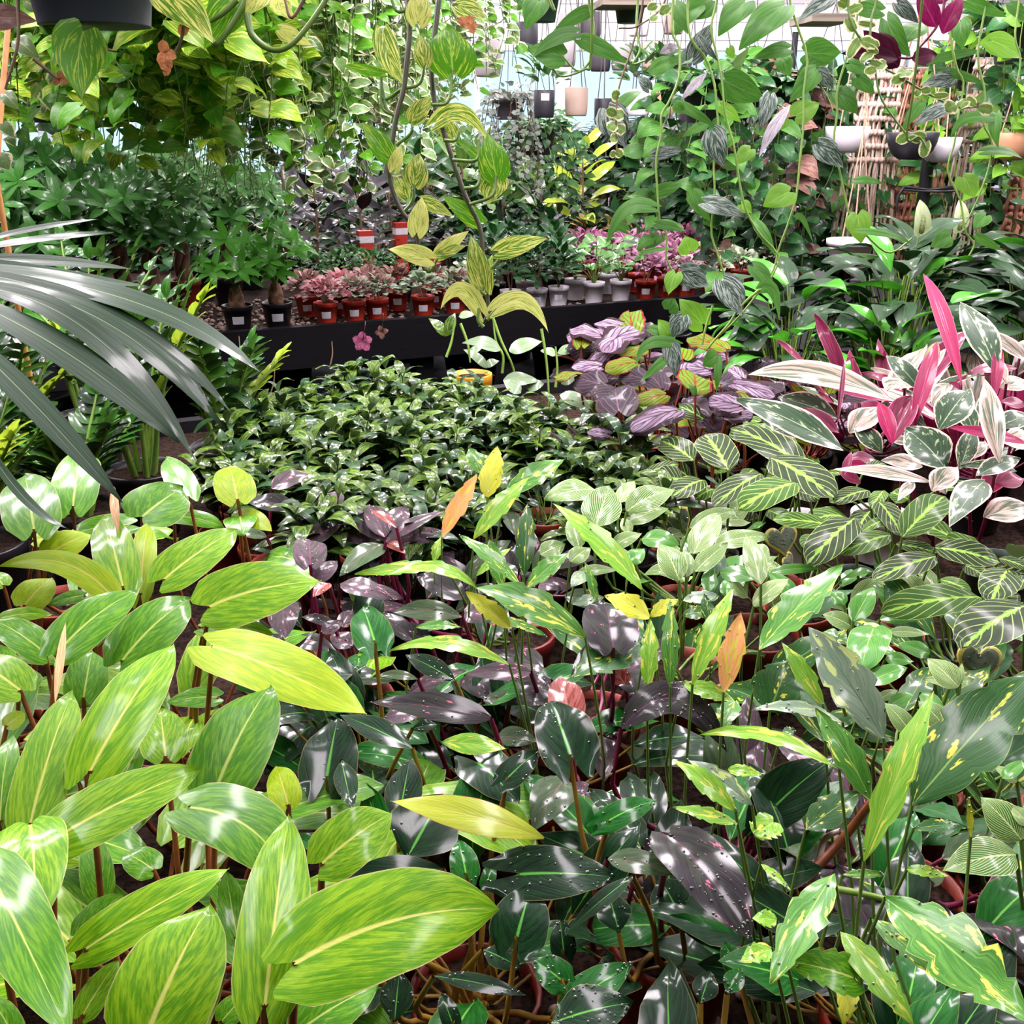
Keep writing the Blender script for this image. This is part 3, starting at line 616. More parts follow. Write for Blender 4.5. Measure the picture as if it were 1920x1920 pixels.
# ---- painted lime philodendrons, left foreground
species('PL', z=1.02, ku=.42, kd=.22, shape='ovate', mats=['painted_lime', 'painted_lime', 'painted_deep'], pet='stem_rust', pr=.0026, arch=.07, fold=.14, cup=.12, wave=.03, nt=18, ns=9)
pl_pos = [(-.46,.42),(-.22,.36),(-.02,.44),(-.52,.72),(-.27,.66),(-.10,.78),(-.60,1.02),(-.36,.98),(-.22,1.22),(-.66,1.36),(-.36,1.5)]
pl_lab = ['lime mottled philodendron at the bottom left corner with the largest yellow-green leaves', 'lime mottled philodendron at the bottom edge, left of the huge horizontal leaf', 'lime mottled philodendron bearing the huge horizontal leaf beside the dark arrow leaves',
 'lime mottled philodendron at the left edge, halfway up its patch, under overlapping leaves', 'lime mottled philodendron with long leaves fanning over the middle of its patch', 'lime mottled philodendron whose long leaf points right over the dark purple leaves',
 'lime mottled philodendron at the left edge with a curved yellowish leaf', 'lime mottled philodendron with an upright glossy leaf beside a pale pointed bract', 'lime mottled philodendron whose drooping leaf has a curled brown tip',
 'lime mottled philodendron behind the others with a round leaf under the palm tip', 'small lime philodendron with heart leaves on rusty stalks beside the goldfish plants']
PLT = [potted('lime_philodendron', 'plant', l, x, y, group='lime mottled philodendrons') for (x, y), l in zip(pl_pos, pl_lab)]
PLC = [t.crown for t in PLT]
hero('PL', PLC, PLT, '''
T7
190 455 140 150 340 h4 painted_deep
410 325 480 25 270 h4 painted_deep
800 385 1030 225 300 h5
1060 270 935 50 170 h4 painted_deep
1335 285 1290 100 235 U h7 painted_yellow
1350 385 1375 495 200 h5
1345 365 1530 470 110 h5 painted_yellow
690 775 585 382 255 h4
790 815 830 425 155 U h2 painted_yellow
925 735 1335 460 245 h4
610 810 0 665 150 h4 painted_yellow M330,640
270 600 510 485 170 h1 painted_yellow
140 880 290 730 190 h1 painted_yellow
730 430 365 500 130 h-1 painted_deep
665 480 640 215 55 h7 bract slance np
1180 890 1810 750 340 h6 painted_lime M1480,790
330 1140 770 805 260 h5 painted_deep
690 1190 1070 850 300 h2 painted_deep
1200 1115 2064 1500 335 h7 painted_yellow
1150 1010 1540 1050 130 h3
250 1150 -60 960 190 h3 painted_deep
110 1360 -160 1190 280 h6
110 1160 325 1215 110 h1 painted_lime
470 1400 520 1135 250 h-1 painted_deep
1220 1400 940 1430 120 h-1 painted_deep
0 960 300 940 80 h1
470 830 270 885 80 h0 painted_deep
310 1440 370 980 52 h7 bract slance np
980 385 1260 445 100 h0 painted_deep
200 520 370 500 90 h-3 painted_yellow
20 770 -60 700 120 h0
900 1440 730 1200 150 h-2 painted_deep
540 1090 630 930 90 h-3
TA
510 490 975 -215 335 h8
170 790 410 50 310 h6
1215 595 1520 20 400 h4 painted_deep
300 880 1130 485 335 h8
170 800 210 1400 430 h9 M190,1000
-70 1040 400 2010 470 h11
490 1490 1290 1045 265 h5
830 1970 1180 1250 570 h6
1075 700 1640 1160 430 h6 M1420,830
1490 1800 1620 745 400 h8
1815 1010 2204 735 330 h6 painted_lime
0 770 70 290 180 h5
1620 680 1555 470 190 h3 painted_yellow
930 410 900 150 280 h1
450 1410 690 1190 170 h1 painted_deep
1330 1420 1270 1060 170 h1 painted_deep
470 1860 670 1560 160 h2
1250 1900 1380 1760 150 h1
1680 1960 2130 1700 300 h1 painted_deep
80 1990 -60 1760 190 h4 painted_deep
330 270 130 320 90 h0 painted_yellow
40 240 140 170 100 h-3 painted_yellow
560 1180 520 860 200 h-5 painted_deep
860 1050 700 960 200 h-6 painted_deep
1300 1250 1180 1100 140 h-4 painted_deep
TB
-255 1570 890 1275 640 h10 painted_lime M320,1330
''')
for i, t in enumerate(PLT): fill_leaves(t, 0 if i == 2 else 6 if i in (1, 5) else 14 if i < 6 else 8 if i < 8 else 3 if i < 10 else 0, 'ovate', ['painted_deep', 'painted_lime'], .12, .058, (.84, .95), 'stem_rust', .0022, .06 if i in (1, 5) else .12, (-.3, .25))

# ---- dark arrow-leaved philodendrons, bottom centre
species('DG', z=.93, ku=.45, kd=.2, shape='arrow', mats=['arrow_dark'], pet='stem_ochre', pr=.0026, arch=.06, fold=.14, cup=.08, wave=.05, nt=18, ns=9, wet=22)
dg_pos = [(.10,.42),(.24,.50),(-.03,.64),(.14,.70),(.02,.92),(.30,.62),(-.08,1.06),(-.15,.93),(-.20,1.1)]
dg_lab = ['dark green arrow-leaved philodendron at the bottom edge, right of the huge lime leaf', 'dark arrow-leaved philodendron at the bottom edge with wet leaves and an orange pot', 'dark arrow-leaved philodendron beside the lime leaves with a broad black-green leaf',
 'dark arrow-leaved philodendron with a wide lobed leaf lying under the yellow leaf', 'dark arrow-leaved philodendron with an upright pale-ribbed arrow leaf in the middle', 'dark arrow-leaved philodendron with an ochre stalk below the wet purple leaf', 'glossy dark philodendron with a rounded wet leaf between purple leaves', 'small dark arrow-leaved philodendron in the shade of the long drooping lime leaf', 'small dark arrow-leaved philodendron under the lime leaf with the curled brown tip']
DGT = [potted('arrow_philodendron', 'plant', l, x, y, .055, .1, ['pot_red','pot_red','pot_maroon','pot_terracotta','pot_terracotta','pot_red','pot_black','pot_black','pot_terracotta'][i], group='dark arrow-leaved philodendrons') for i, ((x, y), l) in enumerate(zip(dg_pos, dg_lab))]
DGC = [t.crown for t in DGT]
hero('DG', DGC, DGT, '''
TB
1010 1075 1540 1095 330 h6 arrow_dark w40
990 1420 1070 1150 340 h4
1230 1665 1085 1560 200 h5 arrow_green
1190 1890 1640 1580 240 h3 arrow_green slance
1640 1090 1270 1400 100 h4 slance
1285 400 1175 105 340 h7 c-.2
770 450 1000 680 280 h3
940 530 1110 385 165 h5
320 810 390 420 215 h4 slance
370 985 570 640 420 h3 slance
570 1050 -20 1110 170 h5 slance
700 1065 660 885 170 h3 arrow_green
1510 770 1775 660 155 h4 arrow_green
1180 1915 1640 1800 330 h4 slance w50
400 370 -10 180 150 h3 slance
400 260 545 235 75 h2 slance
150 1450 30 1270 300 h2 slance
0 440 60 720 140 h4 slance
800 1500 1020 1610 150 h0 slance
520 1650 1040 1760 110 h1 slance
300 1900 330 1620 200 h-1 slance
1250 1500 1230 1330 150 h-1
620 1900 560 1750 120 h2
1900 1300 1790 1100 240 h-3 slance
1560 1400 1500 1180 200 h-3 slance
820 1130 850 1010 90 h-1 arrow_green
TC
100 1800 160 1620 160 h0 slance
250 1750 330 1600 130 h0 arrow_green slance
300 1590 230 1460 140 h-1 arrow_green
T8
185 1080 120 890 235 h6 arrow_green sarrow
640 1310 360 1165 120 h3 slance
100 1180 90 1260 120 h0 arrow_green
TB
-80 520 -20 200 330 h3 sarrow
''')
for t in DGT: fill_leaves(t, 18, 'lance', ['arrow_dark', 'arrow_dark', 'arrow_green'], .10, .045, (.83, .90), 'stem_ochre', .0016, .11)
hero('PL', PLC, PLT, '''
TB
1140 875 275 665 200 h-1 lime_yellow slance np
565 335 930 372 125 h-5 ring_lime slance np
''')

# ---- pink-flecked dark philodendrons
species('PP', z=.91, ku=.4, kd=.2, shape='wide', mats=['princess_dark', 'princess_mid', 'princess_dark'], pet='stem_magenta', pr=.003, arch=.08, fold=.2, cup=.1, wave=.04, nt=14, ns=7, wet=14)
pp_pos = [(.22,.80),(.36,.76),(.10,1.06),(-.14,1.32),(-.26,1.72),(-.08,1.80),(.02,1.42),(-.44,1.84),(.46,.58)]
pp_lab = ['blackish pink-flecked philodendron with magenta stalks and a round dark leaf in the middle', 'blackish philodendron with a big wet arching leaf right of the brown rolled leaf', 'dark pink-splashed philodendron with a long flecked leaf above the dark arrow leaves',
 'purple-grey philodendron with red new leaves, right of the lime leaves', 'pinkish grey philodendron with magenta stalks spreading star-like, in front of the goldfish plants', 'purple-grey philodendron with pale pink blotched leaves beside the orange leaf',
 'dark purple philodendron with wet grey-green leaves in the middle of the bench', 'grey-purple philodendron with rounded leaves behind the lime philodendrons', 'dark philodendron with a huge wet purple leaf below the yellow-spotted leaves']
PPT = [potted('pink_philodendron', 'plant', l, x, y, .055, .1, ['pot_black','pot_terracotta','pot_terracotta'][i % 3], group='dark pink-flecked philodendrons') for i, ((x, y), l) in enumerate(zip(pp_pos, pp_lab))]
PPC = [t.crown for t in PPT]
hero('PP', PPC, PPT, '''
TB
840 200 150 110 165 h6 princess_dark
440 140 225 240 120 h3 princess_mid
1575 255 2170 390 210 h7 princess_dark w60 M1880,90
1500 990 1910 1075 150 h5 princess_green
1280 190 1240 -30 210 h6 princess_new sovate
1260 540 1080 840 250 h3 princess_green
800 100 1130 120 90 h2 princess_green
880 300 1100 330 120 h2 princess_green
960 60 1160 130 120 h3
1700 930 1920 880 120 h3 princess_dark
1370 890 1520 930 110 h0 princess_mid
1300 640 1390 560 90 h0 princess_mid
TC
-60 870 390 1450 340 h7 princess_dark sovate w70
T8
1530 1120 1480 868 310 h8 princess_dark sround
1560 1130 1290 1290 210 h5 princess_dark
1065 1260 695 1275 115 h6 princess_mid
1180 1310 950 1440 190 h2 princess_dark
700 1280 840 1430 150 h1 princess_dark
250 530 590 355 70 h5 princess_mid
240 520 0 330 120 h4 princess_mid
245 500 150 320 140 h5 princess_mid
265 470 375 335 120 h5 princess_mid
235 540 -10 720 130 h4 princess_green
270 530 590 470 80 h3 princess_mid
370 525 560 515 65 h3 princess_mid
200 530 -20 480 90 h3 princess_mid
310 450 165 350 45 h7 princess_new slance
255 530 365 600 60 h4 princess_new
0 760 295 860 120 h4 princess_mid
110 800 350 850 90 h2 princess_mid
680 950 290 925 120 h4 princess_green slance
690 850 420 720 140 h2 princess_dark
400 1080 230 930 110 h3 princess_dark
690 920 880 950 150 h3 princess_mid
430 1300 200 1280 55 h2 princess_green slance
380 1380 700 1250 90 h0 princess_mid
0 1010 60 910 90 h1 princess_mid
60 1120 -60 1050 120 h2
500 1100 280 1010 120 h1
830 990 1150 1000 50 h4 princess_new slance
1580 1260 1690 1420 160 h3 princess_dark
1600 1340 1520 1230 110 h3 princess_new
T7
1745 655 1740 515 195 h6 princess_mid sround
1815 370 1925 250 120 h6 princess_mid
1645 330 1385 305 100 h6 princess_dark
1530 230 1740 145 95 h5 princess_mid
1590 880 1605 1070 195 h6 princess_mid sovate
1700 490 1640 280 130 h4 princess_green
1810 1040 1930 975 80 h5 princess_mid
1700 560 1930 420 110 h4 princess_mid
1700 640 1830 590 100 h2 princess_green
1760 760 1900 640 110 h3 princess_mid
1880 1000 1690 950 60 h4 princess_dark
1500 500 1300 470 60 h4 princess_green
1640 560 1410 570 90 h2 princess_green
1500 1060 1620 1160 90 h2 princess_dark
1850 760 1760 840 70 h6 princess_new
1650 1080 1900 1150 110 h1 princess_dark
''')
for t in PPT: fill_leaves(t, 15, 'wide', ['princess_dark', 'princess_mid', 'princess_green'], .085, .04, (.83, .89), 'stem_magenta', .0025, .10)

# ---- ring-of-fire philodendrons with jagged speckled leaves
species('RF', z=.95, ku=.75, kd=.25, shape='lance', mats=['ring_green', 'ring_deep', 'ring_green'], pet='stem_pale', pr=.0015, arch=.06, fold=.16, cup=.05, wave=.06, jag=.24, nt=34, ns=7, wet=9)
rf_pos = [(.42,.92),(.58,.86),(.46,.68),(.34,.50),(.62,.62),(.56,1.08),(.22,1.16),(.08,1.62),(.34,1.26),(.0,1.26),(.76,.76)]
rf_lab = ['speckled jagged-leaved philodendron with an orange young leaf beside the big yellow-blotched leaf', 'jagged philodendron with a grey wet leaf tipping towards the camera', 'jagged philodendron with an upright lime leaf and brown sheath stalks',
 'jagged philodendron spreading wavy yellow-blotched leaves from a terracotta pot at the bottom right', 'jagged philodendron with a very large dark leaf at the right edge, its lower rim yellow', 'jagged philodendron with a wide speckled leaf pointing up and right',
 'jagged philodendron with a long leaf and pale yellow folded young leaves', 'jagged philodendron with upright yellow and orange leaves before a terracotta pot', 'jagged philodendron with narrow dark leaves beside striped leaves', 'jagged philodendron with low speckled leaves among the purple ones', 'jagged philodendron at the right edge with a dark shaded leaf']
RFT = [potted('speckled_philodendron', 'plant', l, x, y, .06, .105, ['pot_terracotta','pot_terracotta','pot_black','pot_maroon','pot_maroon'][i % 5], group='jagged speckled philodendrons') for i, ((x, y), l) in enumerate(zip(rf_pos, rf_lab))]
RFC = [t.crown for t in RFT]
hero('RF', RFC, RFT, '''
T8
820 275 880 -10 140 h9 ring_yellow swide
565 505 765 145 115 h8 ring_orange
745 510 1060 160 120 h9 ring_lime
920 265 1260 60 140 h10 ring_green
800 150 715 0 120 h9 ring_green
1025 725 1045 312 130 h7 ring_deep
1040 790 1280 590 110 h5 ring_green
1010 775 660 488 95 h7 ring_green M820,600
905 785 830 515 115 h4 ring_green
1690 795 1190 310 150 h9 ring_lime M1450,520
1372 1065 745 785 200 h8 ring_green M1050,870
960 1020 700 810 125 h8 ring_yellow
760 785 250 720 80 h5 ring_lime M520,670
590 665 75 710 85 h4 ring_lime
1740 960 1480 830 150 h9 ring_yellow
1740 950 1895 848 95 h10 ring_yellow
1850 1350 1850 850 115 h8 ring_green
945 1220 275 1140 105 h5 ring_lime M600,1100
1720 1360 1740 960 120 h6 ring_lime
880 950 1160 1060 60 h3 ring_green
520 640 560 500 70 h2 ring_lime
760 720 960 560 60 h2 ring_lime
1300 880 1480 840 70 h3 ring_grey
1680 1100 1300 1290 240 h3 ring_deep
1440 880 1370 640 60 h5 ring_green
420 1010 680 1010 60 h3 ring_green
T9
430 1135 905 655 235 h9 ring_green
55 1330 285 785 150 h9 ring_lime
230 1375 330 925 165 h9 ring_orange
490 1480 610 1180 330 h4 ring_deep swide
790 1450 555 1090 120 h8 ring_lime
1130 1640 705 1005 290 h9 ring_grey
160 1000 120 820 90 h3 ring_deep
0 1330 300 1430 110 h7 ring_lime
0 860 200 830 80 h2 ring_grey
0 940 160 920 90 h2 ring_deep
TC
1290 690 1985 -70 480 h9 ring_deep
1020 1005 1412 45 215 h10 ring_lime
850 1075 488 1705 270 h9 ring_green
1140 1210 1990 1940 430 h9 ring_green j.35
1060 1330 1490 1690 150 h6 ring_green
890 1400 1300 1930 200 h6 ring_lime
960 1660 550 1560 260 h5 painted_deep sheart
1060 665 745 145 190 h6 ring_green
900 225 385 155 85 h8 ring_grey M640,140
880 490 95 295 95 h8 ring_lime M480,300
390 690 20 430 120 h5 ring_grey
300 725 -60 430 130 h5 ring_lime
310 795 -60 700 95 h5 ring_lime
510 785 400 860 190 h3 ring_lime sround
255 490 455 520 75 h6 ring_lime swide
500 1500 325 1570 140 h4 ring_lime swide
530 1335 390 1325 110 h4 ring_lime swide
690 830 1000 620 220 h1 ring_deep
960 1650 900 1930 150 h3 ring_yellow
900 1080 1150 1080 60 h6 ring_green
1300 820 1560 800 90 h0 ring_deep
440 1020 610 1170 50 h5 ring_lime
1260 1050 1500 1090 70 h5 ring_lime swide
560 280 640 270 60 h4 ring_deep
300 100 200 280 140 h3 ring_green
1620 870 1610 640 45 h6 ring_yellow
''')
for t in RFT[:3]+RFT[4:7]: fill_leaves(t, 20, 'lance', ['ring_deep', 'deep_green', 'ring_deep'], .12, .04, (.80, .88), 'stem_green', .0018, .12, jag=.24, nt=16)
def px_stem(th, tile, pts, z, r0, r1, mat, name='stem'):
    return stem(th, [at_z(*px(tile, p[0], p[1]), z+(p[2] if len(p) > 2 else 0)) for p in pts], r0, r1, mat, name)
px_stem(RFT[2], 'TC', [(640, 870, -.03), (780, 750, 0), (930, 660, .03), (950, 570, .05)], .93, .0045, .0015, 'stem_rust', 'sheath')
px_stem(RFT[2], 'TC', [(690, 1110, -.06), (900, 880, -.03), (1090, 620, .02), (1180, 360, .05)], .95, .005, .002, 'stem_rust', 'leaf_stalk')
px_stem(RFT[2], 'TC', [(760, 1010, -.04), (800, 880, -.02), (890, 830, .0)], .92, .004, .002, 'tag_pale', 'sheath')
px_stem(RFT[3], 'TC', [(860, 1160, 0), (1020, 1190, 0), (1190, 1230, 0)], 1.0, .0026, .002, 'stem_green', 'leaf_stalk')

# ---- striped birkin philodendrons
species('BK', z=.90, ku=.6, kd=.2, shape='wide', mats=['birkin_striped', 'birkin_striped', 'birkin_white'], pet='stem_pale', pr=.0022, arch=.08, fold=.2, cup=.15, wave=.03, nt=14, ns=7)
bk_pos = [(.33,1.58),(.42,1.36),(.60,1.22),(.72,1.06),(.78,.90),(.70,.50),(.86,.66),(.26,1.40)]
bk_lab = ['white-striped small philodendron with a tall striped leaf beside the terracotta pot', 'white-striped small philodendron with upright pale leaves beside a wet grey heart leaf', 'white-striped small philodendron with curled leaves left of the big speckled leaf',
 'small striped philodendron with a round wet plain green leaf', 'small philodendron with one almost white leaf beside the lowest heart leaf', 'white-striped philodendron at the right edge above the dark red pot', 'white-striped philodendron peeping behind the big dark leaf at the right edge', 'small striped philodendron half hidden behind speckled jagged leaves']
BKT = [potted('striped_philodendron', 'plant', l, x, y, .05, .09, ['pot_black','pot_terracotta','pot_black'][i % 3], group='white-striped small philodendrons') for i, ((x, y), l) in enumerate(zip(bk_pos, bk_lab))]
BKC = [t.crown for t in BKT]
hero('BK', BKC, BKT, '''
T8
1430 235 1140 290 140 h6 birkin_striped
1430 445 1510 212 230 h7 birkin_striped
1605 355 1875 232 150 h6 birkin_striped
1560 310 1650 185 90 h5 birkin_white
1340 565 1285 390 110 h3 birkin_striped
1520 560 1690 480 85 h3 birkin_striped
1690 510 1905 545 110 h3 birkin_green
1620 655 1700 565 100 h3 birkin_green
1900 745 1795 535 155 h5 birkin_striped
1620 480 1580 395 70 h3 birkin_white
1290 640 1400 560 100 h2 birkin_striped
1120 600 1260 540 110 h2 birkin_striped
1600 420 1840 340 100 h2 birkin_striped
1330 700 1560 690 60 h1 birkin_striped
1560 560 1590 660 80 h2 birkin_striped
1380 700 1290 780 90 h1 ring_grey
T9
60 595 212 365 155 h6 birkin_white
180 545 490 500 110 h5 birkin_striped
70 695 255 535 115 h6 birkin_striped
440 765 358 485 130 h7 birkin_white
20 725 10 575 110 h5 birkin_striped
40 450 310 350 100 h3 birkin_striped
150 815 150 668 95 h4 birkin_green
250 840 240 740 80 h4 birkin_green
400 890 595 735 105 h4 birkin_white
960 975 1070 783 140 h6 birkin_green
1075 1015 1000 1255 240 h7 birkin_green sround
1110 965 1395 948 90 h5 birkin_green
950 1005 785 935 95 h5 birkin_striped
1160 1035 1395 1048 60 h6 birkin_striped
1550 1345 1375 1185 150 h7 birkin_white
1040 1325 1265 1235 115 h5 birkin_green
910 885 840 805 85 h4 birkin_green
500 700 770 680 60 h3 birkin_green
1560 1330 1570 1210 40 h7 birkin_striped
1500 1340 1640 1300 70 h5 birkin_striped
1020 990 1160 1060 60 h6 birkin_white
210 700 420 740 90 h3 birkin_green
200 830 60 860 60 h2 birkin_striped
640 840 480 700 90 h3 birkin_green
1390 1160 1210 1100 90 h3 birkin_green
1140 1190 1300 1200 80 h3 birkin_green
800 1030 870 1080 80 h3 birkin_green
380 560 490 620 100 h3 birkin_striped
300 660 340 780 90 h2 birkin_green
TC
1905 885 1675 640 210 h6 birkin_striped
1875 970 1458 1060 250 h7 birkin_striped
1950 800 1840 690 90 h7 birkin_white
1485 265 1325 100 135 h5 birkin_striped
1290 295 1135 110 115 h4 birkin_striped
1160 130 1300 60 80 h3 birkin_green
1340 60 1480 180 80 h3 birkin_green
1100 100 1210 40 60 h2 birkin_striped
1540 20 1350 -20 60 h4 birkin_white
1800 540 1930 440 90 h5 birkin_green
1880 560 1750 470 70 h4 birkin_white
''')
for t in BKT: fill_leaves(t, 9, 'wide', ['birkin_striped', 'birkin_green', 'birkin_white'], .07, .04, (.84, .89), 'stem_pale', .0018, .09)

# ---- lemon-lime prayer plants
species('MR', z=.91, ku=.45, kd=.25, shape='ellip', mats=['maranta', 'maranta', 'maranta_bright'], pet='stem_pale', pr=.0024, arch=.06, fold=.14, cup=.1, wave=.05, nt=14, ns=7)
mr_pos = [(.52,1.92),(.68,1.76),(.80,1.54),(.90,1.32),(1.0,1.08),(.94,.84),(.40,1.86)]
mr_lab = ['lemon-veined prayer plant beside the begonias, its leaves folded at the top of the patch', 'lemon-veined prayer plant with two overlapping oval leaves over a white pot', 'lemon-veined prayer plant with a wet leaf above a dark green pot of soil',
 'lemon-veined prayer plant with an upright oval leaf below the pink-striped plants', 'lemon-veined prayer plant at the right edge with a wide bright-veined leaf', 'lemon-veined prayer plant at the right edge behind the lowest heart leaf', 'lemon-veined prayer plant next to the terracotta pot, small leaves']
MRT = [potted('prayer_plant', 'plant', l, x, y, .055, .09, ['pot_black','pot_white','pot_green','pot_white','pot_black','pot_black','pot_white'][i], group='lemon-veined prayer plants') for i, ((x, y), l) in enumerate(zip(mr_pos, mr_lab))]
MRC = [t.crown for t in MRT]
hero('MR', MRC, MRT, '''
T6
255 1445 125 1245 205 h6
690 1440 270 1215 170 h4
650 1350 370 1205 120 h5
180 1210 -20 1085 110 h4
60 1390 -120 1280 150 h4
480 1180 250 1180 60 h3
T9
495 55 855 285 190 h6 maranta
440 145 175 330 145 h5
640 195 310 345 170 h5
120 180 -60 275 120 h4 maranta
180 230 70 290 80 h2 maranta_bright
970 395 695 655 205 h6 maranta
1170 490 870 605 120 h4 maranta_bright
1235 500 1475 270 195 h6 maranta_bright
1270 290 1170 250 90 h5 maranta_bright
815 430 505 405 85 h4 maranta_bright
1425 610 1070 745 145 h4 maranta
1420 560 1785 645 140 h5 maranta
1675 840 1110 930 190 h6 maranta_bright
1925 890 1570 1130 300 h6 maranta
1825 690 1735 865 240 h5 maranta
1100 300 1235 495 130 h4 maranta
1045 240 850 310 100 h4 maranta
1450 740 1625 815 75 h3 maranta_bright
1200 540 1430 590 70 h3 maranta
750 500 680 560 100 h3 maranta_bright
1160 400 1010 470 60 h3 maranta_bright
640 240 770 290 100 h1 maranta
480 350 600 420 90 h1 maranta_bright
1780 620 1950 680 60 h4 maranta
1590 660 1700 720 90 h2 maranta
1860 800 1960 720 80 h2 maranta
1030 110 1140 90 60 h1 maranta
400 120 340 180 80 h3 maranta
1130 240 1060 340 90 h3 maranta_bright
1660 900 1900 830 110 h2 maranta
T8
1920 185 1765 165 140 h4 maranta
1700 150 1900 90 60 h3 maranta
1870 260 1700 230 60 h3 maranta
''')
for t in MRT: fill_leaves(t, 6, 'ellip', ['maranta', 'maranta_bright'], .085, .048, (.83, .88), 'stem_pale', .002, .09)

# ---- heart leaf hoyas: one thick heart leaf in a small pot
def heart_plant(label, gx, gy, wpx, z=.905, lean=0., mat='pot_red', yaw=0.):
    p = at_z(gx, gy, z); d = depth(p); Wd = wpx*d/F
    th = potted('heart_leaf_plant', 'plant', label, p[0], p[1]+.012, .042, .075, mat, group='single heart leaf plants')
    n = 40; t = np.linspace(0, 2*PI, n, endpoint=False)
    hx = 16*np.sin(t)**3/34; hzv = (13*np.cos(t)-5*np.cos(2*t)-2*np.cos(3*t)-np.cos(4*t))/34
    rings = []
    for k, off in ((0, -.055), (.55, -.05), (.93, -.028), (1, 0), (.93, .028), (.55, .05), (0, .055)):
        rings.append(np.stack([hx*k, np.full(n, off), hzv*k-.02*(1-k)], 1))
    P = np.vstack(rings)*Wd*1.0
    uvk = np.repeat(np.array([0, .55, .95, 1, .95, .55, 0]), n); uv = np.stack([.5+.5*uvk*np.sign(np.tile(hx, 7)+1e-6), np.tile((hzv+.5)*.8, 7)], 1)
    i = np.arange(6)[:, None]*n; j = np.arange(n)[None, :]; j2 = (j+1) % n
    f = np.stack([(i+j).ravel(), (i+j2).ravel(), (i+n+j2).ravel(), (i+n+j).ravel()], 1)
    ca, sa = math.cos(yaw), math.sin(yaw); cl, sl = math.cos(-.42), math.sin(-.42)
    Q = np.stack([P[:, 0], P[:, 1]*cl-P[:, 2]*sl, P[:, 1]*sl+P[:, 2]*cl], 1)
    cr, sr = math.cos(lean), math.sin(lean); Q = np.stack([Q[:, 0]*cr-Q[:, 2]*sr, Q[:, 1], Q[:, 0]*sr+Q[:, 2]*cr], 1)
    Q = np.stack([Q[:, 0]*ca-Q[:, 1]*sa, Q[:, 0]*sa+Q[:, 1]*ca, Q[:, 2]], 1) + p
    th.part('heart_leaf', Q, f, 'succulent_heart', uv, R.random())
    stem(th, [p-V(0, 0, Wd*.3), p*.5+th.crown*.5-V(0, 0, Wd*.15), th.crown-V(0, 0, .004)], .003, .003, 'stem_green', 'leaf_stalk', 5)
    if True:  # beads of water on the leaf
        vs = []
        sv, sf = lathe([(0, .0012), (.0009, .0009), (.0013, 0), (.0009, -.0004)], n=6)
        q = Q.reshape(7, n, 3); fr = q[4:6].reshape(-1, 3) if np.dot(q[5, 0]-q[1, 0], CAM-p) > 0 else q[1:3].reshape(-1, 3)
        nn = nrm(CAM-p)
        for k in range(22):
            a, b = R.randrange(len(fr)), R.randrange(len(fr)); w = R.random(); vs.append((sv*R.uniform(.6, 1.3) + fr[a]*w+fr[b]*(1-w)+nn*.0012, sf))
        v, f = merge(vs); th.part('water_droplets', v, f, 'droplet', stuff=True)
    return th
heart_plant('thick grey heart leaf upright in a red pot, between two prayer plants', 1695, 1117, 90, .88, .0, 'pot_red')
heart_plant('wet thick heart leaf with yellow right rim, in a small red pot among striped leaves', 1466, 1012, 74, .89, .1, 'pot_red', .3)
heart_plant('small half-hidden heart leaf with a yellow rim below the wet heart leaf', 1478, 1053, 42, .86, .3, 'pot_terracotta', .9)
heart_plant('thick heart leaf half hidden by the big dark green leaf at the right edge', 1836, 1242, 94, .89, -.1, 'pot_black')
heart_plant('thick heart leaf right of the tall striped leaf, furthest back of the heart leaves', 1272, 978, 66, .87, .5, 'pot_terracotta', .4)

# ---- visible empty looking pots: small seedlings in pots of soil
def soil_pot(label, gx, gy, wpx, z, mat, sticker=False, cat='pot', soil_mat=None, **k):
    p = at_z(gx, gy, z); r = wpx*depth(p)/F/2
    th = potted('nursery_pot', cat, label, p[0], p[1], r, z-TZ, mat, sticker=sticker, **k)
    return th
sp1 = soil_pot('terracotta coloured nursery pot standing behind the wet upright leaf, in front of the goldfish plants', 1020, 968, 100, .855, 'pot_terracotta')
sp2 = soil_pot('terracotta coloured nursery pot right behind the orange young leaf', 893, 942, 66, .86, 'pot_terracotta')
sp3 = soil_pot('dark red nursery pot of crumbly soil under the dark arrow leaves', 688, 1416, 100, .80, 'pot_maroon')
sp4 = soil_pot('white nursery pot of dark soil right of the ochre leaf stalk', 1108, 1514, 96, .82, 'pot_white')
sp5 = soil_pot('dark green nursery pot of mossy soil under the wet prayer plant leaf', 1606, 1070, 66, .83, 'pot_green')
sp6 = soil_pot('white nursery pot of soil below the overlapping prayer plant leaves', 1505, 962, 64, .84, 'pot_white')
sp7 = soil_pot('black nursery pot of soil behind the tall striped leaf', 1392, 965, 60, .84, 'pot_black')
sp8 = soil_pot('large dark red nursery pot standing at the lower right under the speckled leaves', 1762, 1718, 210, .82, 'pot_maroon')
sp9 = soil_pot('dark red nursery pot at the right edge under the striped leaf', 1900, 1655, 200, .83, 'pot_maroon')
for t, nlf in ((sp1, 14), (sp2, 8), (sp6, 3), (sp7, 3)):
    fill_leaves(t, nlf, 'lance', ['goldfish_plain'] if t is sp1 else ['deep_green'], .045, .02, (.86, .92), 'stem_green', .0012, .04, (.2, 1.2))
    t.o['category'] = 'plant'; t.o.name = 'potted_seedling'

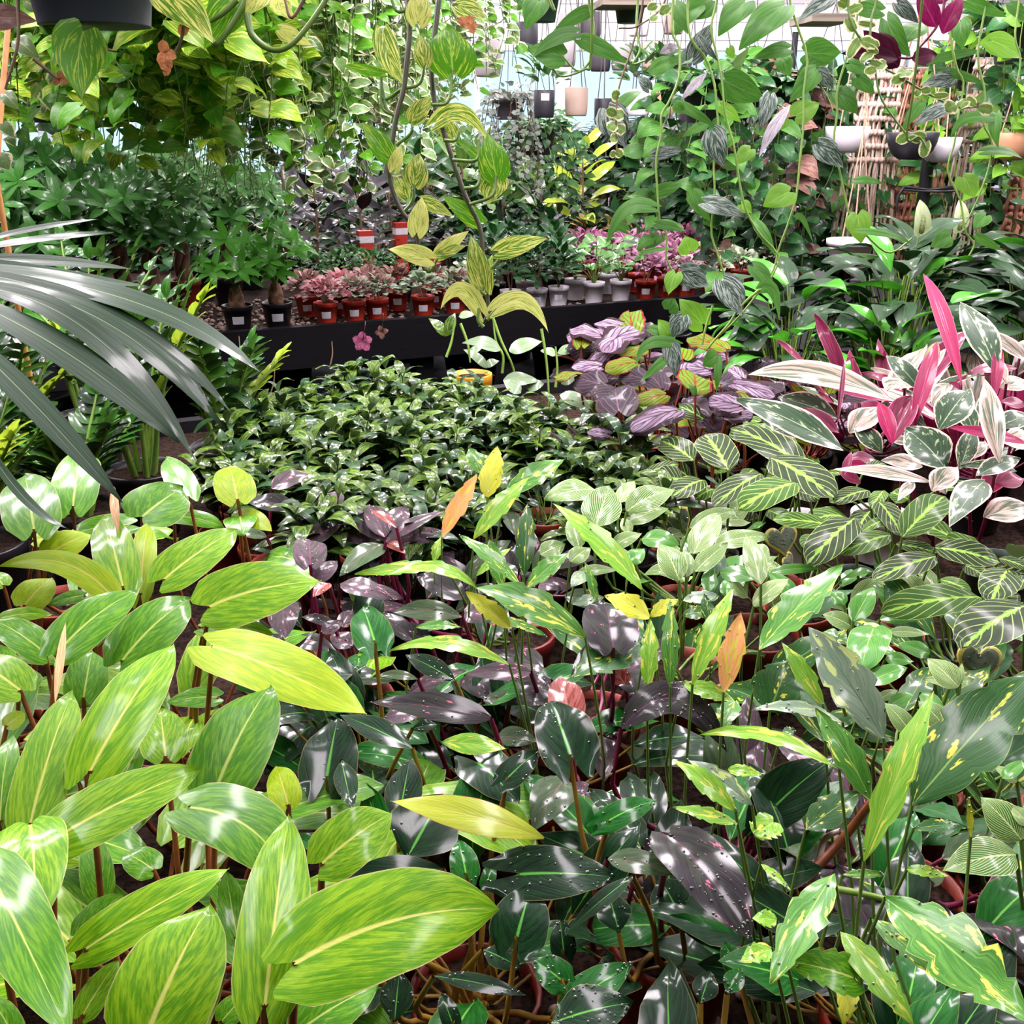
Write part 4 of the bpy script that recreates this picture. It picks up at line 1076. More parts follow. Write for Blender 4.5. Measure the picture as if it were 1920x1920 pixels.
# ---- pink-striped stromanthe
species('ST', z=1.04, ku=.75, kd=.3, shape='lance', mats=['stromanthe', 'stromanthe_cream', 'stromanthe'], pet='stem_maroon', pr=.003, arch=.06, fold=.16, cup=.05, wave=.03, nt=16, ns=7)
st_pos = [(.92,1.92),(1.12,1.78),(.76,2.08),(1.02,2.14),(1.24,1.96),(1.14,1.54)]
st_lab = ['pink-striped stromanthe with the deep magenta folded leaf at its heart', 'pink-striped stromanthe at the right edge with a shiny creased leaf', 'pink-striped stromanthe throwing a long cream and magenta leaf to the left', 'pink-striped stromanthe with the tallest magenta spike', 'pink-striped stromanthe at the right edge with a broad cream-margined leaf', 'pink-striped stromanthe lowest at the right edge with drooping pink leaves']
STT = [potted('pink_stromanthe', 'plant', l, x, y, .07, .12, 'pot_black', group='pink-striped stromanthes') for (x, y), l in zip(st_pos, st_lab)]
STC = [t.crown for t in STT]
hero('ST', STC, STT, '''
T6
1570 965 1352 340 115 h8 stromanthe_magenta f.5
1770 905 1562 500 185 h12 stromanthe
1950 840 1690 655 90 h12 stromanthe_cream
1752 1060 1775 715 85 h9 stromanthe_magenta f.5
1290 1215 1432 722 115 h8 stromanthe_magenta f.4
1370 920 1432 722 90 h9 stromanthe_lime f.3
868 1195 910 820 42 h8 stromanthe_maroon f.7
1180 1055 365 910 135 h8 stromanthe_cream M760,905
1180 1055 760 940 110 h7 stromanthe_magenta
1170 1305 1290 1030 210 h6 stromanthe_maroon f.6
1180 1300 1100 1060 120 h7 stromanthe_magenta f.6
935 1235 1112 1085 150 h6 stromanthe_cream
905 1335 295 1045 175 h6 stromanthe
870 1155 530 1035 140 h5 stromanthe
1440 1215 1615 985 210 h8 stromanthe
1340 1000 1145 800 115 h7 stromanthe
1780 1405 1700 935 145 h9 stromanthe_cream
1950 1300 1490 1205 65 h9 stromanthe_magenta
1480 1440 1250 1210 250 h7 stromanthe
1560 1440 1640 1200 130 h6 stromanthe
1790 1280 2010 1290 130 h7 stromanthe_cream
1780 980 1970 955 95 h6 stromanthe_cream
880 1235 660 1095 95 h4 stromanthe_maroon
1120 1345 955 1175 115 h4 stromanthe
860 1300 600 1170 110 h2 stromanthe_maroon
1500 960 1400 1090 90 h5 stromanthe_cream
1250 950 1150 1000 120 h5 stromanthe_cream
1880 870 1600 900 70 h7 stromanthe_maroon
1930 1080 1780 1060 60 h4 stromanthe_maroon
1780 1200 1960 1130 120 h4 stromanthe
1160 1270 1330 1300 60 h6 stromanthe_cream
1040 1420 920 1420 60 h2 stromanthe_magenta
700 1260 440 1160 110 h1 stromanthe
1560 1000 1500 950 60 h3 stromanthe_maroon
1350 940 1480 760 60 h3 stromanthe_cream
1640 1240 1560 1050 120 h2 stromanthe
1130 1150 1000 1060 100 h2 stromanthe_maroon
1900 800 1960 700 90 h6 stromanthe
1260 1130 1390 960 80 h3 stromanthe_cream
1820 960 1760 800 70 h7 stromanthe_cream
T9
1390 190 835 120 78 h6 stromanthe_cream
1700 185 1500 445 195 h8 stromanthe
1690 390 1960 335 160 h6 stromanthe_cream
1350 105 1115 70 95 h4 stromanthe_cream
1400 240 1545 105 145 h6 stromanthe_cream
1880 130 1560 100 70 h6 stromanthe
1650 160 1900 60 110 h6 stromanthe
1280 120 1360 0 90 h2 stromanthe_cream
1300 190 1210 300 70 h2 stromanthe_cream
1760 200 1920 170 110 h4 stromanthe_maroon
900 160 950 20 50 h2 stromanthe_maroon
1620 60 1700 -40 100 h5 stromanthe_cream
1080 60 920 60 70 h1 stromanthe_maroon
1180 160 1260 40 70 h0 stromanthe_maroon
1000 200 870 130 60 h0 stromanthe_maroon
1480 260 1420 160 60 h3 stromanthe_cream
''')
for t in STT: fill_leaves(t, 20, 'lance', ['stromanthe', 'stromanthe_maroon', 'stromanthe_cream', 'stromanthe_maroon'], .17, .045, (.87, .98), 'stem_maroon', .0025, .12, (.1, 1.2), nt=10)

# ---- painted-leaf begonias
species('BG', z=.97, ku=.3, kd=.2, shape='round', mats=['begonia', 'begonia_dark', 'begonia'], pet='stem_red', pr=.003, arch=.06, fold=.12, cup=.25, wave=.14, jag=.1, nt=14, ns=9, jit=.3)
bg_pos = [(.24,2.44),(.42,2.46),(.34,2.24),(.54,2.26),(.44,2.04),(.64,2.12)]
bg_lab = ['purple and silver painted-leaf begonia with lime red-veined leaves, at the back by the bench board', 'painted-leaf begonia with a lit lime leaf at its top right, under the dangling vine', 'painted-leaf begonia with a large round blackish leaf', 'painted-leaf begonia with red stalks under a translucent orange-green leaf', 'painted-leaf begonia with a wide pink-silver leaf above the prayer plants', 'painted-leaf begonia with lilac crinkled leaves beside the pink-striped plants']
BGT = [potted('painted_begonia', 'plant', l, x, y, .055, .095, 'pot_black', group='painted-leaf begonias') for (x, y), l in zip(bg_pos, bg_lab)]
BGC = [t.crown for t in BGT]
hero('BG', BGC, BGT, '''
T5
1640 660 1620 555 170 h8 begonia_lime
1350 740 1360 670 120 h6 begonia_lime
1450 680 1290 650 110 h8 begonia
1560 700 1480 790 160 h7 begonia
1600 640 1420 620 80 h8 begonia
1660 680 1530 700 90 h7 begonia_lime
1700 760 1560 800 90 h5 begonia_lime
1650 840 1480 890 100 h4 begonia_lime
1450 860 1290 870 90 h4 begonia
1560 780 1410 850 110 h4 begonia
1520 720 1700 640 150 h7 begonia
1740 700 1680 620 110 h6 begonia_dark
1420 760 1260 760 110 h4 begonia_dark
1330 890 1210 940 80 h3 begonia_lime
1560 1000 1420 1060 170 h4 begonia_dark
1560 1110 1540 985 260 h5 begonia_dark
1820 1020 1660 1070 110 h5 begonia_lime
1880 1110 1620 1230 150 h4 begonia
1460 960 1310 930 160 h2 begonia_dark
1700 930 1560 900 120 h2 begonia_dark
1800 980 1720 900 140 h1 begonia_dark
1500 1240 1380 1230 80 h1 begonia
1700 1180 1600 1270 140 h1 begonia_dark
1380 680 1270 720 90 h5 begonia
1600 880 1440 940 120 h1 begonia_dark
T6
70 970 60 900 200 h6 begonia_lime sround
150 880 20 860 120 h7 begonia
330 920 260 870 90 h5 begonia
300 960 520 1040 110 h5 begonia
220 960 330 920 100 h4 begonia_dark
300 1010 400 1040 110 h4 begonia_lime
320 1080 140 1050 150 h4 begonia
170 1120 130 1040 120 h2 begonia_dark
430 960 570 1010 90 h3 begonia_dark
250 1140 400 1130 90 h2 begonia
180 740 30 700 90 h5 begonia_lime
240 760 150 720 80 h5 begonia_lime
120 1160 230 1200 110 h0 begonia_dark
30 1040 90 1110 100 h0 begonia_dark
''')
for t in BGT: fill_leaves(t, 18, 'round', ['begonia_dark', 'begonia', 'begonia_dark', 'begonia_lime'], .075, .07, (.86, .97), 'stem_red', .0022, .1, (-.2, .4))

# ---- goldfish plants: a field of small arching leaves
def gold_plant(x, y, label, h, n_st, tall=None):
    th = potted('goldfish_plant', 'plant', label, x, y, .046, .085, 'pot_black' if R.random() < .8 else 'pot_terracotta', group='mottled goldfish plants')
    places, stems = [], []
    for k in range(n_st):
        a = R.uniform(0, 2*PI); rr = R.uniform(.015, .07); top = V(x+math.cos(a)*rr, y+math.sin(a)*rr, th.crown[2]+h*R.uniform(.75, 1.1))
        P = catmull([th.crown+V(math.cos(a)*.02, math.sin(a)*.02, 0), (th.crown+top)/2+V(R.uniform(-.012, .012), R.uniform(-.012, .012), .01), top], 7)
        stems.append(tube(P, np.linspace(.0017, .001, 7), 5)); a0 = R.uniform(0, PI)
        nn = 5
        for i in range(nn):
            t = 1 - i*.13; c = P[0]+(P[-1]-P[0])*t if False else np.array([np.interp(t, np.linspace(0, 1, 7), P[:, m]) for m in range(3)])
            a1 = a0 + i*PI/2
            for sgn in (0, PI):
                aa = a1+sgn+R.uniform(-.3, .3); e = R.uniform(.0, .35) if i else R.uniform(.3, .9)
                d = nrm(V(math.cos(aa), math.sin(aa), e)); L = R.uniform(.05, .075)*(.75 if i == 0 else 1)
                places.append((c, d, nrm(V(0, 0, 1)-d*d[2]), L, L*.45))
    v, f = merge(stems); th.part('stems', v, f, 'stem_dark', stuff=True)
    leaves_as_parts(th, places, 'wide', ['goldfish', 'goldfish', 'goldfish_plain'], arch=.34, fold=.15, nt=7, ns=5, wave=.02)
    return th
gp = []
poly = [(345,900),(430,740),(560,700),(660,662),(800,668),(900,705),(1010,740),(1230,800),(1260,880),(1120,925),(900,890),(760,950),(540,950)]
def inside(p, poly):
    c = False
    for i in range(len(poly)):
        (x1, y1), (x2, y2) = poly[i], poly[i-1]
        if (y1 > p[1]) != (y2 > p[1]) and p[0] < (x2-x1)*(p[1]-y1)/(y2-y1)+x1: c = not c
    return c
rowk = 0
for v_ in np.arange(vA+.5, vA+2.27, .1):
    row = []
    for u_ in np.arange(uA-2.0, uA+1.3, .1):
        p = bw(u_+(.05 if rowk % 2 else 0), v_)
        q = proj(V(p[0], p[1], .99))
        if inside(q, poly) and all((p[0]-a)**2+(p[1]-b)**2 > (.02+r_)**2 for a, b, r_ in POTS_PLACED if r_ != .046): row.append(p)
    rowk += 1
    if row: gp.append(row)
gp.reverse()
for r_, row in enumerate(gp):
    for k, p in enumerate(row):
        gold_plant(p[0], p[1], 'mottled goldfish plant, %s from the left in row %s of the patch from the back' % (ORD[min(k, 11)], ['one','two','three','four','five','six','seven','eight','nine','ten','eleven','twelve','thirteen'][r_]), R.uniform(.11, .165), 6)
# tall loose hoya shoots rising out of the patch
th = potted('wax_plant', 'plant', 'plain grey-green wax plant with tall bare shoots rising out of the goldfish plants', *(at_z(960, 830, .86)[:2]), .05, .09, 'pot_black', group=None)
species('HY', z=1.08, ku=.2, kd=.2, shape='wide', mats=['hoya_plain'], pet=None, arch=.12, fold=.1, cup=.1, nt=12, ns=5)
hero('HY', [th.crown], [th], '''
T5
895 770 678 730 80 d2.3
945 775 1135 720 80 d2.3
820 870 685 765 50 d2.35
910 940 1110 945 85 d2.3
1215 785 1365 770 60 d2.4
1210 795 1120 775 50 d2.4
810 860 890 830 45 d2.4
1010 1010 910 940 70 d2.25
1330 1060 1210 1080 90 d2.25
1240 960 1330 910 60 d2.35 hoya_plain
720 780 790 760 40 d2.4
1040 980 1140 960 70 d2.3
1230 1020 1410 1100 80 d2.25
660 580 750 570 45 d2.4
590 690 490 590 60 d2.35 goldfish
590 690 640 560 70 d2.35 goldfish
''')
for pts in ([(850,580),(900,720),(970,880),(960,1000)], [(1125,650),(1150,800),(1165,980),(1165,1080)], [(905,900),(910,800),(870,720),(855,600)], [(1205,980),(1215,870),(1205,750)], [(670,620),(710,730),(725,840)], [(590,810),(620,720),(640,600)]):
    stem(th, [at_d(*px('T5', *p), 2.33) for p in pts], .0035, .002, 'stem_green', 'shoot', 10)
for (gx, gy, tx, ty, w) in ((450,770,470,690,0),(505,745,515,690,0),(445,690,448,630,0),(618,690,622,640,0)):
    q0, q1 = at_d(gx, gy, 2.3), at_d(tx, ty, 2.3); stem(th, [q0, (q0+q1)/2+V(.004, 0, 0), q1], .002, .001, 'stem_brown', 'shoot', 6, 5)
# yellow pot
p = at_d(885, 700, 2.62); ypot = potted('yellow_pot', 'pot', 'orange-yellow nursery pot rim showing behind the goldfish plants', p[0], p[1], .052, p[2]-TZ, 'pot_yellow')

# ---- zz plants, left behind the palm
def zz(label, x, y, n, hgt, bright=.12, rad=.16):
    th = potted('zz_plant', 'plant', label, x, y, .075, .13, 'pot_black', group='glossy zz plants')
    pl_d, pl_l, pl_y = [], [], []
    for k in range(n):
        a = 2*PI*k/n+R.uniform(-.4, .4); h = hgt*R.uniform(.65, 1.05); out = rad*R.uniform(.4, 1.1); yl = R.random() < bright
        c0 = th.crown + V(math.cos(a), math.sin(a), 0)*.02
        P = catmull([c0, c0+V(math.cos(a)*out*.35, math.sin(a)*out*.35, h*.55), c0+V(math.cos(a)*out, math.sin(a)*out, h)], 12)
        v, f = tube(P, np.linspace(.006, .0025, 12), 6); th.part('stalk', v, f, 'stem_pale' if yl else 'stem_green')
        side = nrm(np.cross(P[-1]-P[0], V(math.cos(a), math.sin(a), 0))); 
        for i in range(3, 12):
            T_ = nrm(P[min(i+1, 11)]-P[i-1]); outn = nrm(np.cross(side, T_))
            for sg in (-1, 1):
                d = nrm(side*sg+T_*(1.5 if yl else .75)+outn*.15); L = (.06-.018*abs(i-7)/5)*R.uniform(.85, 1.15)
                (pl_y if yl else (pl_d if R.random() < .5 else pl_l)).append((P[i], d, nrm(outn*-1+V(0, 0, .8)), L, L*.48))
        T_ = nrm(P[-1]-P[-2]); (pl_y if yl else pl_l).append((P[-1], T_, nrm(np.cross(side, T_)*-1+V(0,0,.4)), .05, .024))
    allp = [(p_, 'zz_dark') for p_ in pl_d]+[(p_, 'zz') for p_ in pl_l]+[(p_, 'zz_lime') for p_ in pl_y]
    for p_, m in allp[:300]: th.copy_part('leaflet', leaf_template('wide', m, .1, .2, R.randint(0, 2), 6, 5, .02), frame4(*p_))
zz('glossy dark green zz plant at the far left edge under the palm fronds', -1.02, 1.78, 9, .34)
zz('glossy zz plant with a lime young stalk under the middle of the palm frond', -.72, 1.9, 10, .36, .3)
zz('glossy zz plant with leaflets past the palm tip, in front of the black bench board', -.98, 2.3, 9, .38, .1)
zz('glossy zz plant nearest the lime philodendrons, mostly in shade', -.86, 1.52, 8, .26)
zz('glossy zz plant with a short pale stalk beside the goldfish plants', -.60, 2.06, 8, .24, .3, .1)
zz('glossy dark zz plant in the gap between the palm finger and the goldfish plants', -.76, 1.68, 10, .2, .0, .14)
zz('glossy zz plant in shade under the longest palm finger', -1.02, 2.02, 10, .3, .1)
zz('glossy zz plant behind the palm with broad lit leaflets', -1.2, 2.3, 10, .34, .2)
zz('dark zz plant low at the left edge by the lime philodendrons', -1.05, 1.5, 9, .28, .0)
zz('glossy zz plant at the left edge behind the others, light shoots above the fronds', -1.36, 2.1, 9, .42, .2)

# ---- palm, left edge
pm = potted('fan_palm', 'palm', 'large grey-green palm reaching in from the left edge with long drooping fingers', -1.12, 1.16, .1, .2, 'pot_black')
species('PM', z=1.1, shape='strap', mats=['palm'], pet=None, arch=.03, fold=.1, cup=.05, wave=.0, nt=24, ns=7, up=.9, toc=.4, jit=.05)
hero('PM', [pm.crown], [pm], '''
T4
-260 200 560 32 34 d1.20 e1.25
-260 230 640 108 55 d1.18 e1.25
-260 250 770 318 62 d1.14 e1.2 M300,268
-260 250 860 412 80 d1.10 e1.18 M300,345
-260 260 835 486 60 d1.12 e1.2 M380,392
-260 300 1478 908 140 d1.08 e1.05 M760,500
-260 320 1308 1132 110 d1.06 e1.03 M640,575
-200 380 1250 1202 120 d1.03 e1.0 M590,610
-260 400 1112 1412 150 d1.0 e.95 M480,650
-260 450 1010 1290 190 d.97 e.93 M400,800
-260 640 690 1628 165 d.93 e.86 M180,1060
-260 300 560 470 120 d1.12 e1.16
-260 340 450 620 120 d1.12 e1.10
-260 350 1080 980 70 d1.09 e1.08 M640,600
-260 360 1180 1080 60 d1.1 e1.1 M700,660
T7
-160 -160 388 456 62 d.85 e.80 M110,250
''')
hub = at_d(*px('T4', -330, 330), 1.06)
stem(pm, [pm.crown, (pm.crown+hub)/2+V(-.05, 0, .05), hub], .012, .007, 'stem_green', 'stalk')
th = pm
for k in range(9):
    a = 1.9+k*.28; d = nrm(V(math.cos(a)*.8, math.sin(a)*.8, .1)); th.copy_part('leaf', leaf_template('strap', 'palm', -.12, .1, 1, 14, 5, .0), frame4(hub, d, V(0, 0, 1), R.uniform(.35, .5), .035))

# ---- peace lilies, right behind the stromanthe
def spath(label, x, y, n, h, spread, bright, flowers=0, L=(.14, .21)):
    th = potted('peace_lily', 'plant', label, x, y, .075, .13, 'pot_black', group='dark peace lilies')
    for k in range(n):
        a = k*2.4+R.uniform(-.3, .3); q = math.sqrt((k+.5)/n); rad = spread*q; z = h*(1.05-.45*q)*R.uniform(.85, 1.1)
        b = th.crown*V(1, 1, 0)+V(math.cos(a)*rad*.6, math.sin(a)*rad*.7, th.crown[2]+z); e = .75-1.1*q+R.uniform(-.25, .25)
        d = nrm(V(math.cos(a), math.sin(a), e)); n_ = nrm(V(0, 0, 1)-d*d[2]+V(R.uniform(-.3, .3), R.uniform(-.3, .3), 0)); l = R.uniform(*L)
        m = 'spath_bright' if R.random() < bright else 'spath_dark'
        th.copy_part('leaf', leaf_template('wide' if R.random() < .6 else 'lance', m, .2, .22, R.randint(0, 2), 10, 5, .05), frame4(b, d, n_, l, l*.38))
        petiole(th, b, b+d*.05, th.crown+V(math.cos(a)*.02, math.sin(a)*.02, 0), .002, 'stem_green')
    for k in range(flowers):
        a = R.uniform(0, 2*PI); q = R.uniform(.03, .14); t = th.crown+V(math.cos(a)*q, math.sin(a)*q-.04, h*1.02+R.uniform(0, .05))
        stem(th, [th.crown, (th.crown+t)/2+V(0, 0, .05), t], .0025, .002, 'stem_pale', 'flower_stalk')
        d = nrm(V(R.uniform(-.4, .4), R.uniform(-.3, .2), 1)); th.copy_part('spathe', leaf_template('wide', 'spathe', .15, .3, 1, 10, 5, .03), frame4(t, d, nrm(V(.1, -1, .2)), .09, .05))
        v, f = lathe([(0, 0), (.006, .004), (.007, .02), (.005, .042), (0, .05)], (0, 0, 0), 10); v = v + t + V(0, -.012, .008); th.part('spadix', v, f, 'spadix')
    return th
sp_spec = [(.98,2.62,40,.32,.26,.06,1,'dark peace lily in the middle of its patch with long folded black-green leaves'),(1.28,2.5,40,.34,.26,.05,1,'dark peace lily at the right edge carrying a pale green flower hood'),(.74,2.68,36,.25,.24,.3,0,'dark peace lily behind the dangling vine with two bright green leaves'),
 (1.16,2.9,40,.33,.27,.05,1,'dark peace lily at the back by the woven hangings, tallest of the group'),(1.5,2.8,38,.4,.27,.05,1,'dark peace lily at the far right under the terracotta bowl'),(.66,2.42,22,.2,.18,.65,0,'low peace lily with bright green leaves beside the begonias'),(.88,2.36,22,.2,.18,.5,0,'low peace lily with silvery speckled light behind the long pink-striped leaf'),(1.18,2.24,30,.28,.22,.1,0,'dark peace lily in the shade right behind the magenta spike')]
for (x, y, n, h, s_, b_, fl, lab) in sp_spec: spath(lab, x, y, n, h, s_, b_, fl, (.11, .15) if h < .24 else (.14, .21))

# ------------------------------------------------------------------ vines hanging in front
def vine(th, tile, pts, d, r0=.004, r1=.0022, mat='stem_green', name='vine', up=True, n=28):
    P = [at_d(*px(tile, *p[:2]), d+(p[2] if len(p) > 2 else 0)) for p in pts]
    return stem(th, P, r0, r1, mat, name, n, 6)
def hung(name, label, gx, d, z, r=.085, h=.12, mat='pot_green', cat='hanging plant', group=None, hang_to=None):
    """a hanging pot with three wires to the ceiling; returns the thing"""
    p = at_d(gx, 0, d); x, y = p[0], p[1]
    th = Thing(name, label, cat, (x, y, z), group); pot(th, (x, y, z), r, h, mat); th.crown = V(x, y, z+h-.01)
    top = V(x, y, z+h+.32); zc = hang_to or ZC
    for k in range(3):
        a = k*2.094+.5; v, f = tube([V(x+math.cos(a)*r*.97, y+math.sin(a)*r*.97, z+h*.95), top], .0016, 5); th.part('hanger_wire', v, f, 'wire')
    v, f = tube([top, V(x, y, zc)], .002, 5); th.part('hanger_hook', v, f, 'wire')
    return th
def petiole_d(th, a, b, sag, r, mat):
    P = catmull([a, (a+b)/2+sag, b], 8); v, f = tube(P, np.linspace(r, r*.75, 8), 6); th.part('petiole', v, f, mat)
species('MQ', shape='heart', mats=['marble'], pet=None, arch=.08, fold=.2, cup=.15, wave=.03, nt=16, ns=9, up=.35, toc=1.0, jit=.25)
mq = hung('marbled_pothos', 'marbled yellow-green pothos whose two long vines hang down the middle of the picture', 800, 1.36, 1.86)
A = [(370,-40),(385,150),(370,330),(350,500),(310,650),(285,800),(265,920),(285,1060),(340,1190),(420,1290),(435,1400),(440,1440),(470,1520)]
Bv = [(550,-40),(530,150),(510,330),(510,450),(530,600),(570,720),(620,880),(660,1000),(710,1130),(770,1250),(790,1340),(800,1450),(830,1540),(820,1650),(830,1760),(780,1840)]
t1 = catmull([mq.crown+V(-.07, -.03, .01), mq.crown+V(-.1, -.06, -.05), at_d(*px('T2', 380, -220), 1.34)], 6)
for pts, dd in ((A, 1.34), (Bv, 1.37)):
    P = [mq.crown+V(-.03, -.03, .0), mq.crown+V(-.06, -.09, .02)] + [at_d(*px('T2', pts[0][0], -260), dd)] + [at_d(*px('T2', *p), dd) for p in pts]
    stem(mq, P, .0042, .0026, 'stem_dark', 'vine', 44)
hero('MQ', [mq.crown], [mq], '''
T2
430 120 450 -60 155 d1.33 marble_pale
660 30 820 110 130 d1.36 marble
235 190 347 472 145 d1.33 marble M275,340
470 352 435 188 110 d1.33 marble
625 395 590 140 295 d1.35 marble_green
225 410 -10 365 65 d1.32 marble_green
400 672 510 545 120 d1.33 marble
265 880 118 688 130 d1.33 marble_green
295 952 335 815 85 d1.33 marble_pale
410 1032 440 862 155 d1.32 marble
362 1102 292 982 85 d1.34 marble
425 1305 455 1108 125 d1.33 marble_pale
460 1130 632 1220 85 d1.34 marble
540 680 830 800 115 d1.36 marble M690,640
630 772 520 640 110 d1.38 marble
870 988 825 752 190 d1.35 marble_green
862 995 830 1148 180 d1.36 marble
775 885 642 785 65 d1.37 marble_green
770 1245 570 1105 120 d1.38 marble_green
-60 20 60 90 40 d1.5 marble_green np
T5
492 255 262 200 115 d1.34 marble_pale
548 232 718 98 95 d1.36 marble_pale
550 232 700 185 75 d1.35 marble
800 415 730 125 145 d1.36 marble
800 410 850 230 80 d1.38 marble
890 212 1160 140 125 d1.35 marble
775 535 558 540 110 d1.36 marble_pale M660,430
880 530 1165 672 115 d1.35 marble_pale M1040,500
''')
for (a, b, c_) in (((350,495),(235,560),(225,410)),((345,500),(440,470),(470,352)),((300,650),(230,600),(225,410)),((310,815),(390,750),(400,672)),((290,640),(250,600),(220,420)),((510,590),(600,570),(625,395)),((625,900),(760,900),(770,800)),((720,1150),(850,1100),(870,988)),((350,1195),(400,1130),(410,1032)),((380,1300),(430,1290),(425,1305)),((690,1060),(770,1040),(780,900)),((580,790),(640,790),(660,740)),((370,60),(310,60),(270,-40))):
    stem(mq, [at_d(*px('T2', *p), 1.35) for p in (a, b, c_)], .0026, .002, 'stem_pale', 'petiole', 9)
for (a, b, c_) in (((470,290),(495,330),(550,232)),((440,200),(480,260),(492,255)),((830,320),(880,270),(890,212)),((820,600),(860,550),(880,530)),((800,640),(770,600),(775,535)),((815,460),(790,440),(800,415))):
    stem(mq, [at_d(*px('T5', *p), 1.36) for p in (a, b, c_)], .0026, .002, 'stem_pale', 'petiole', 9)

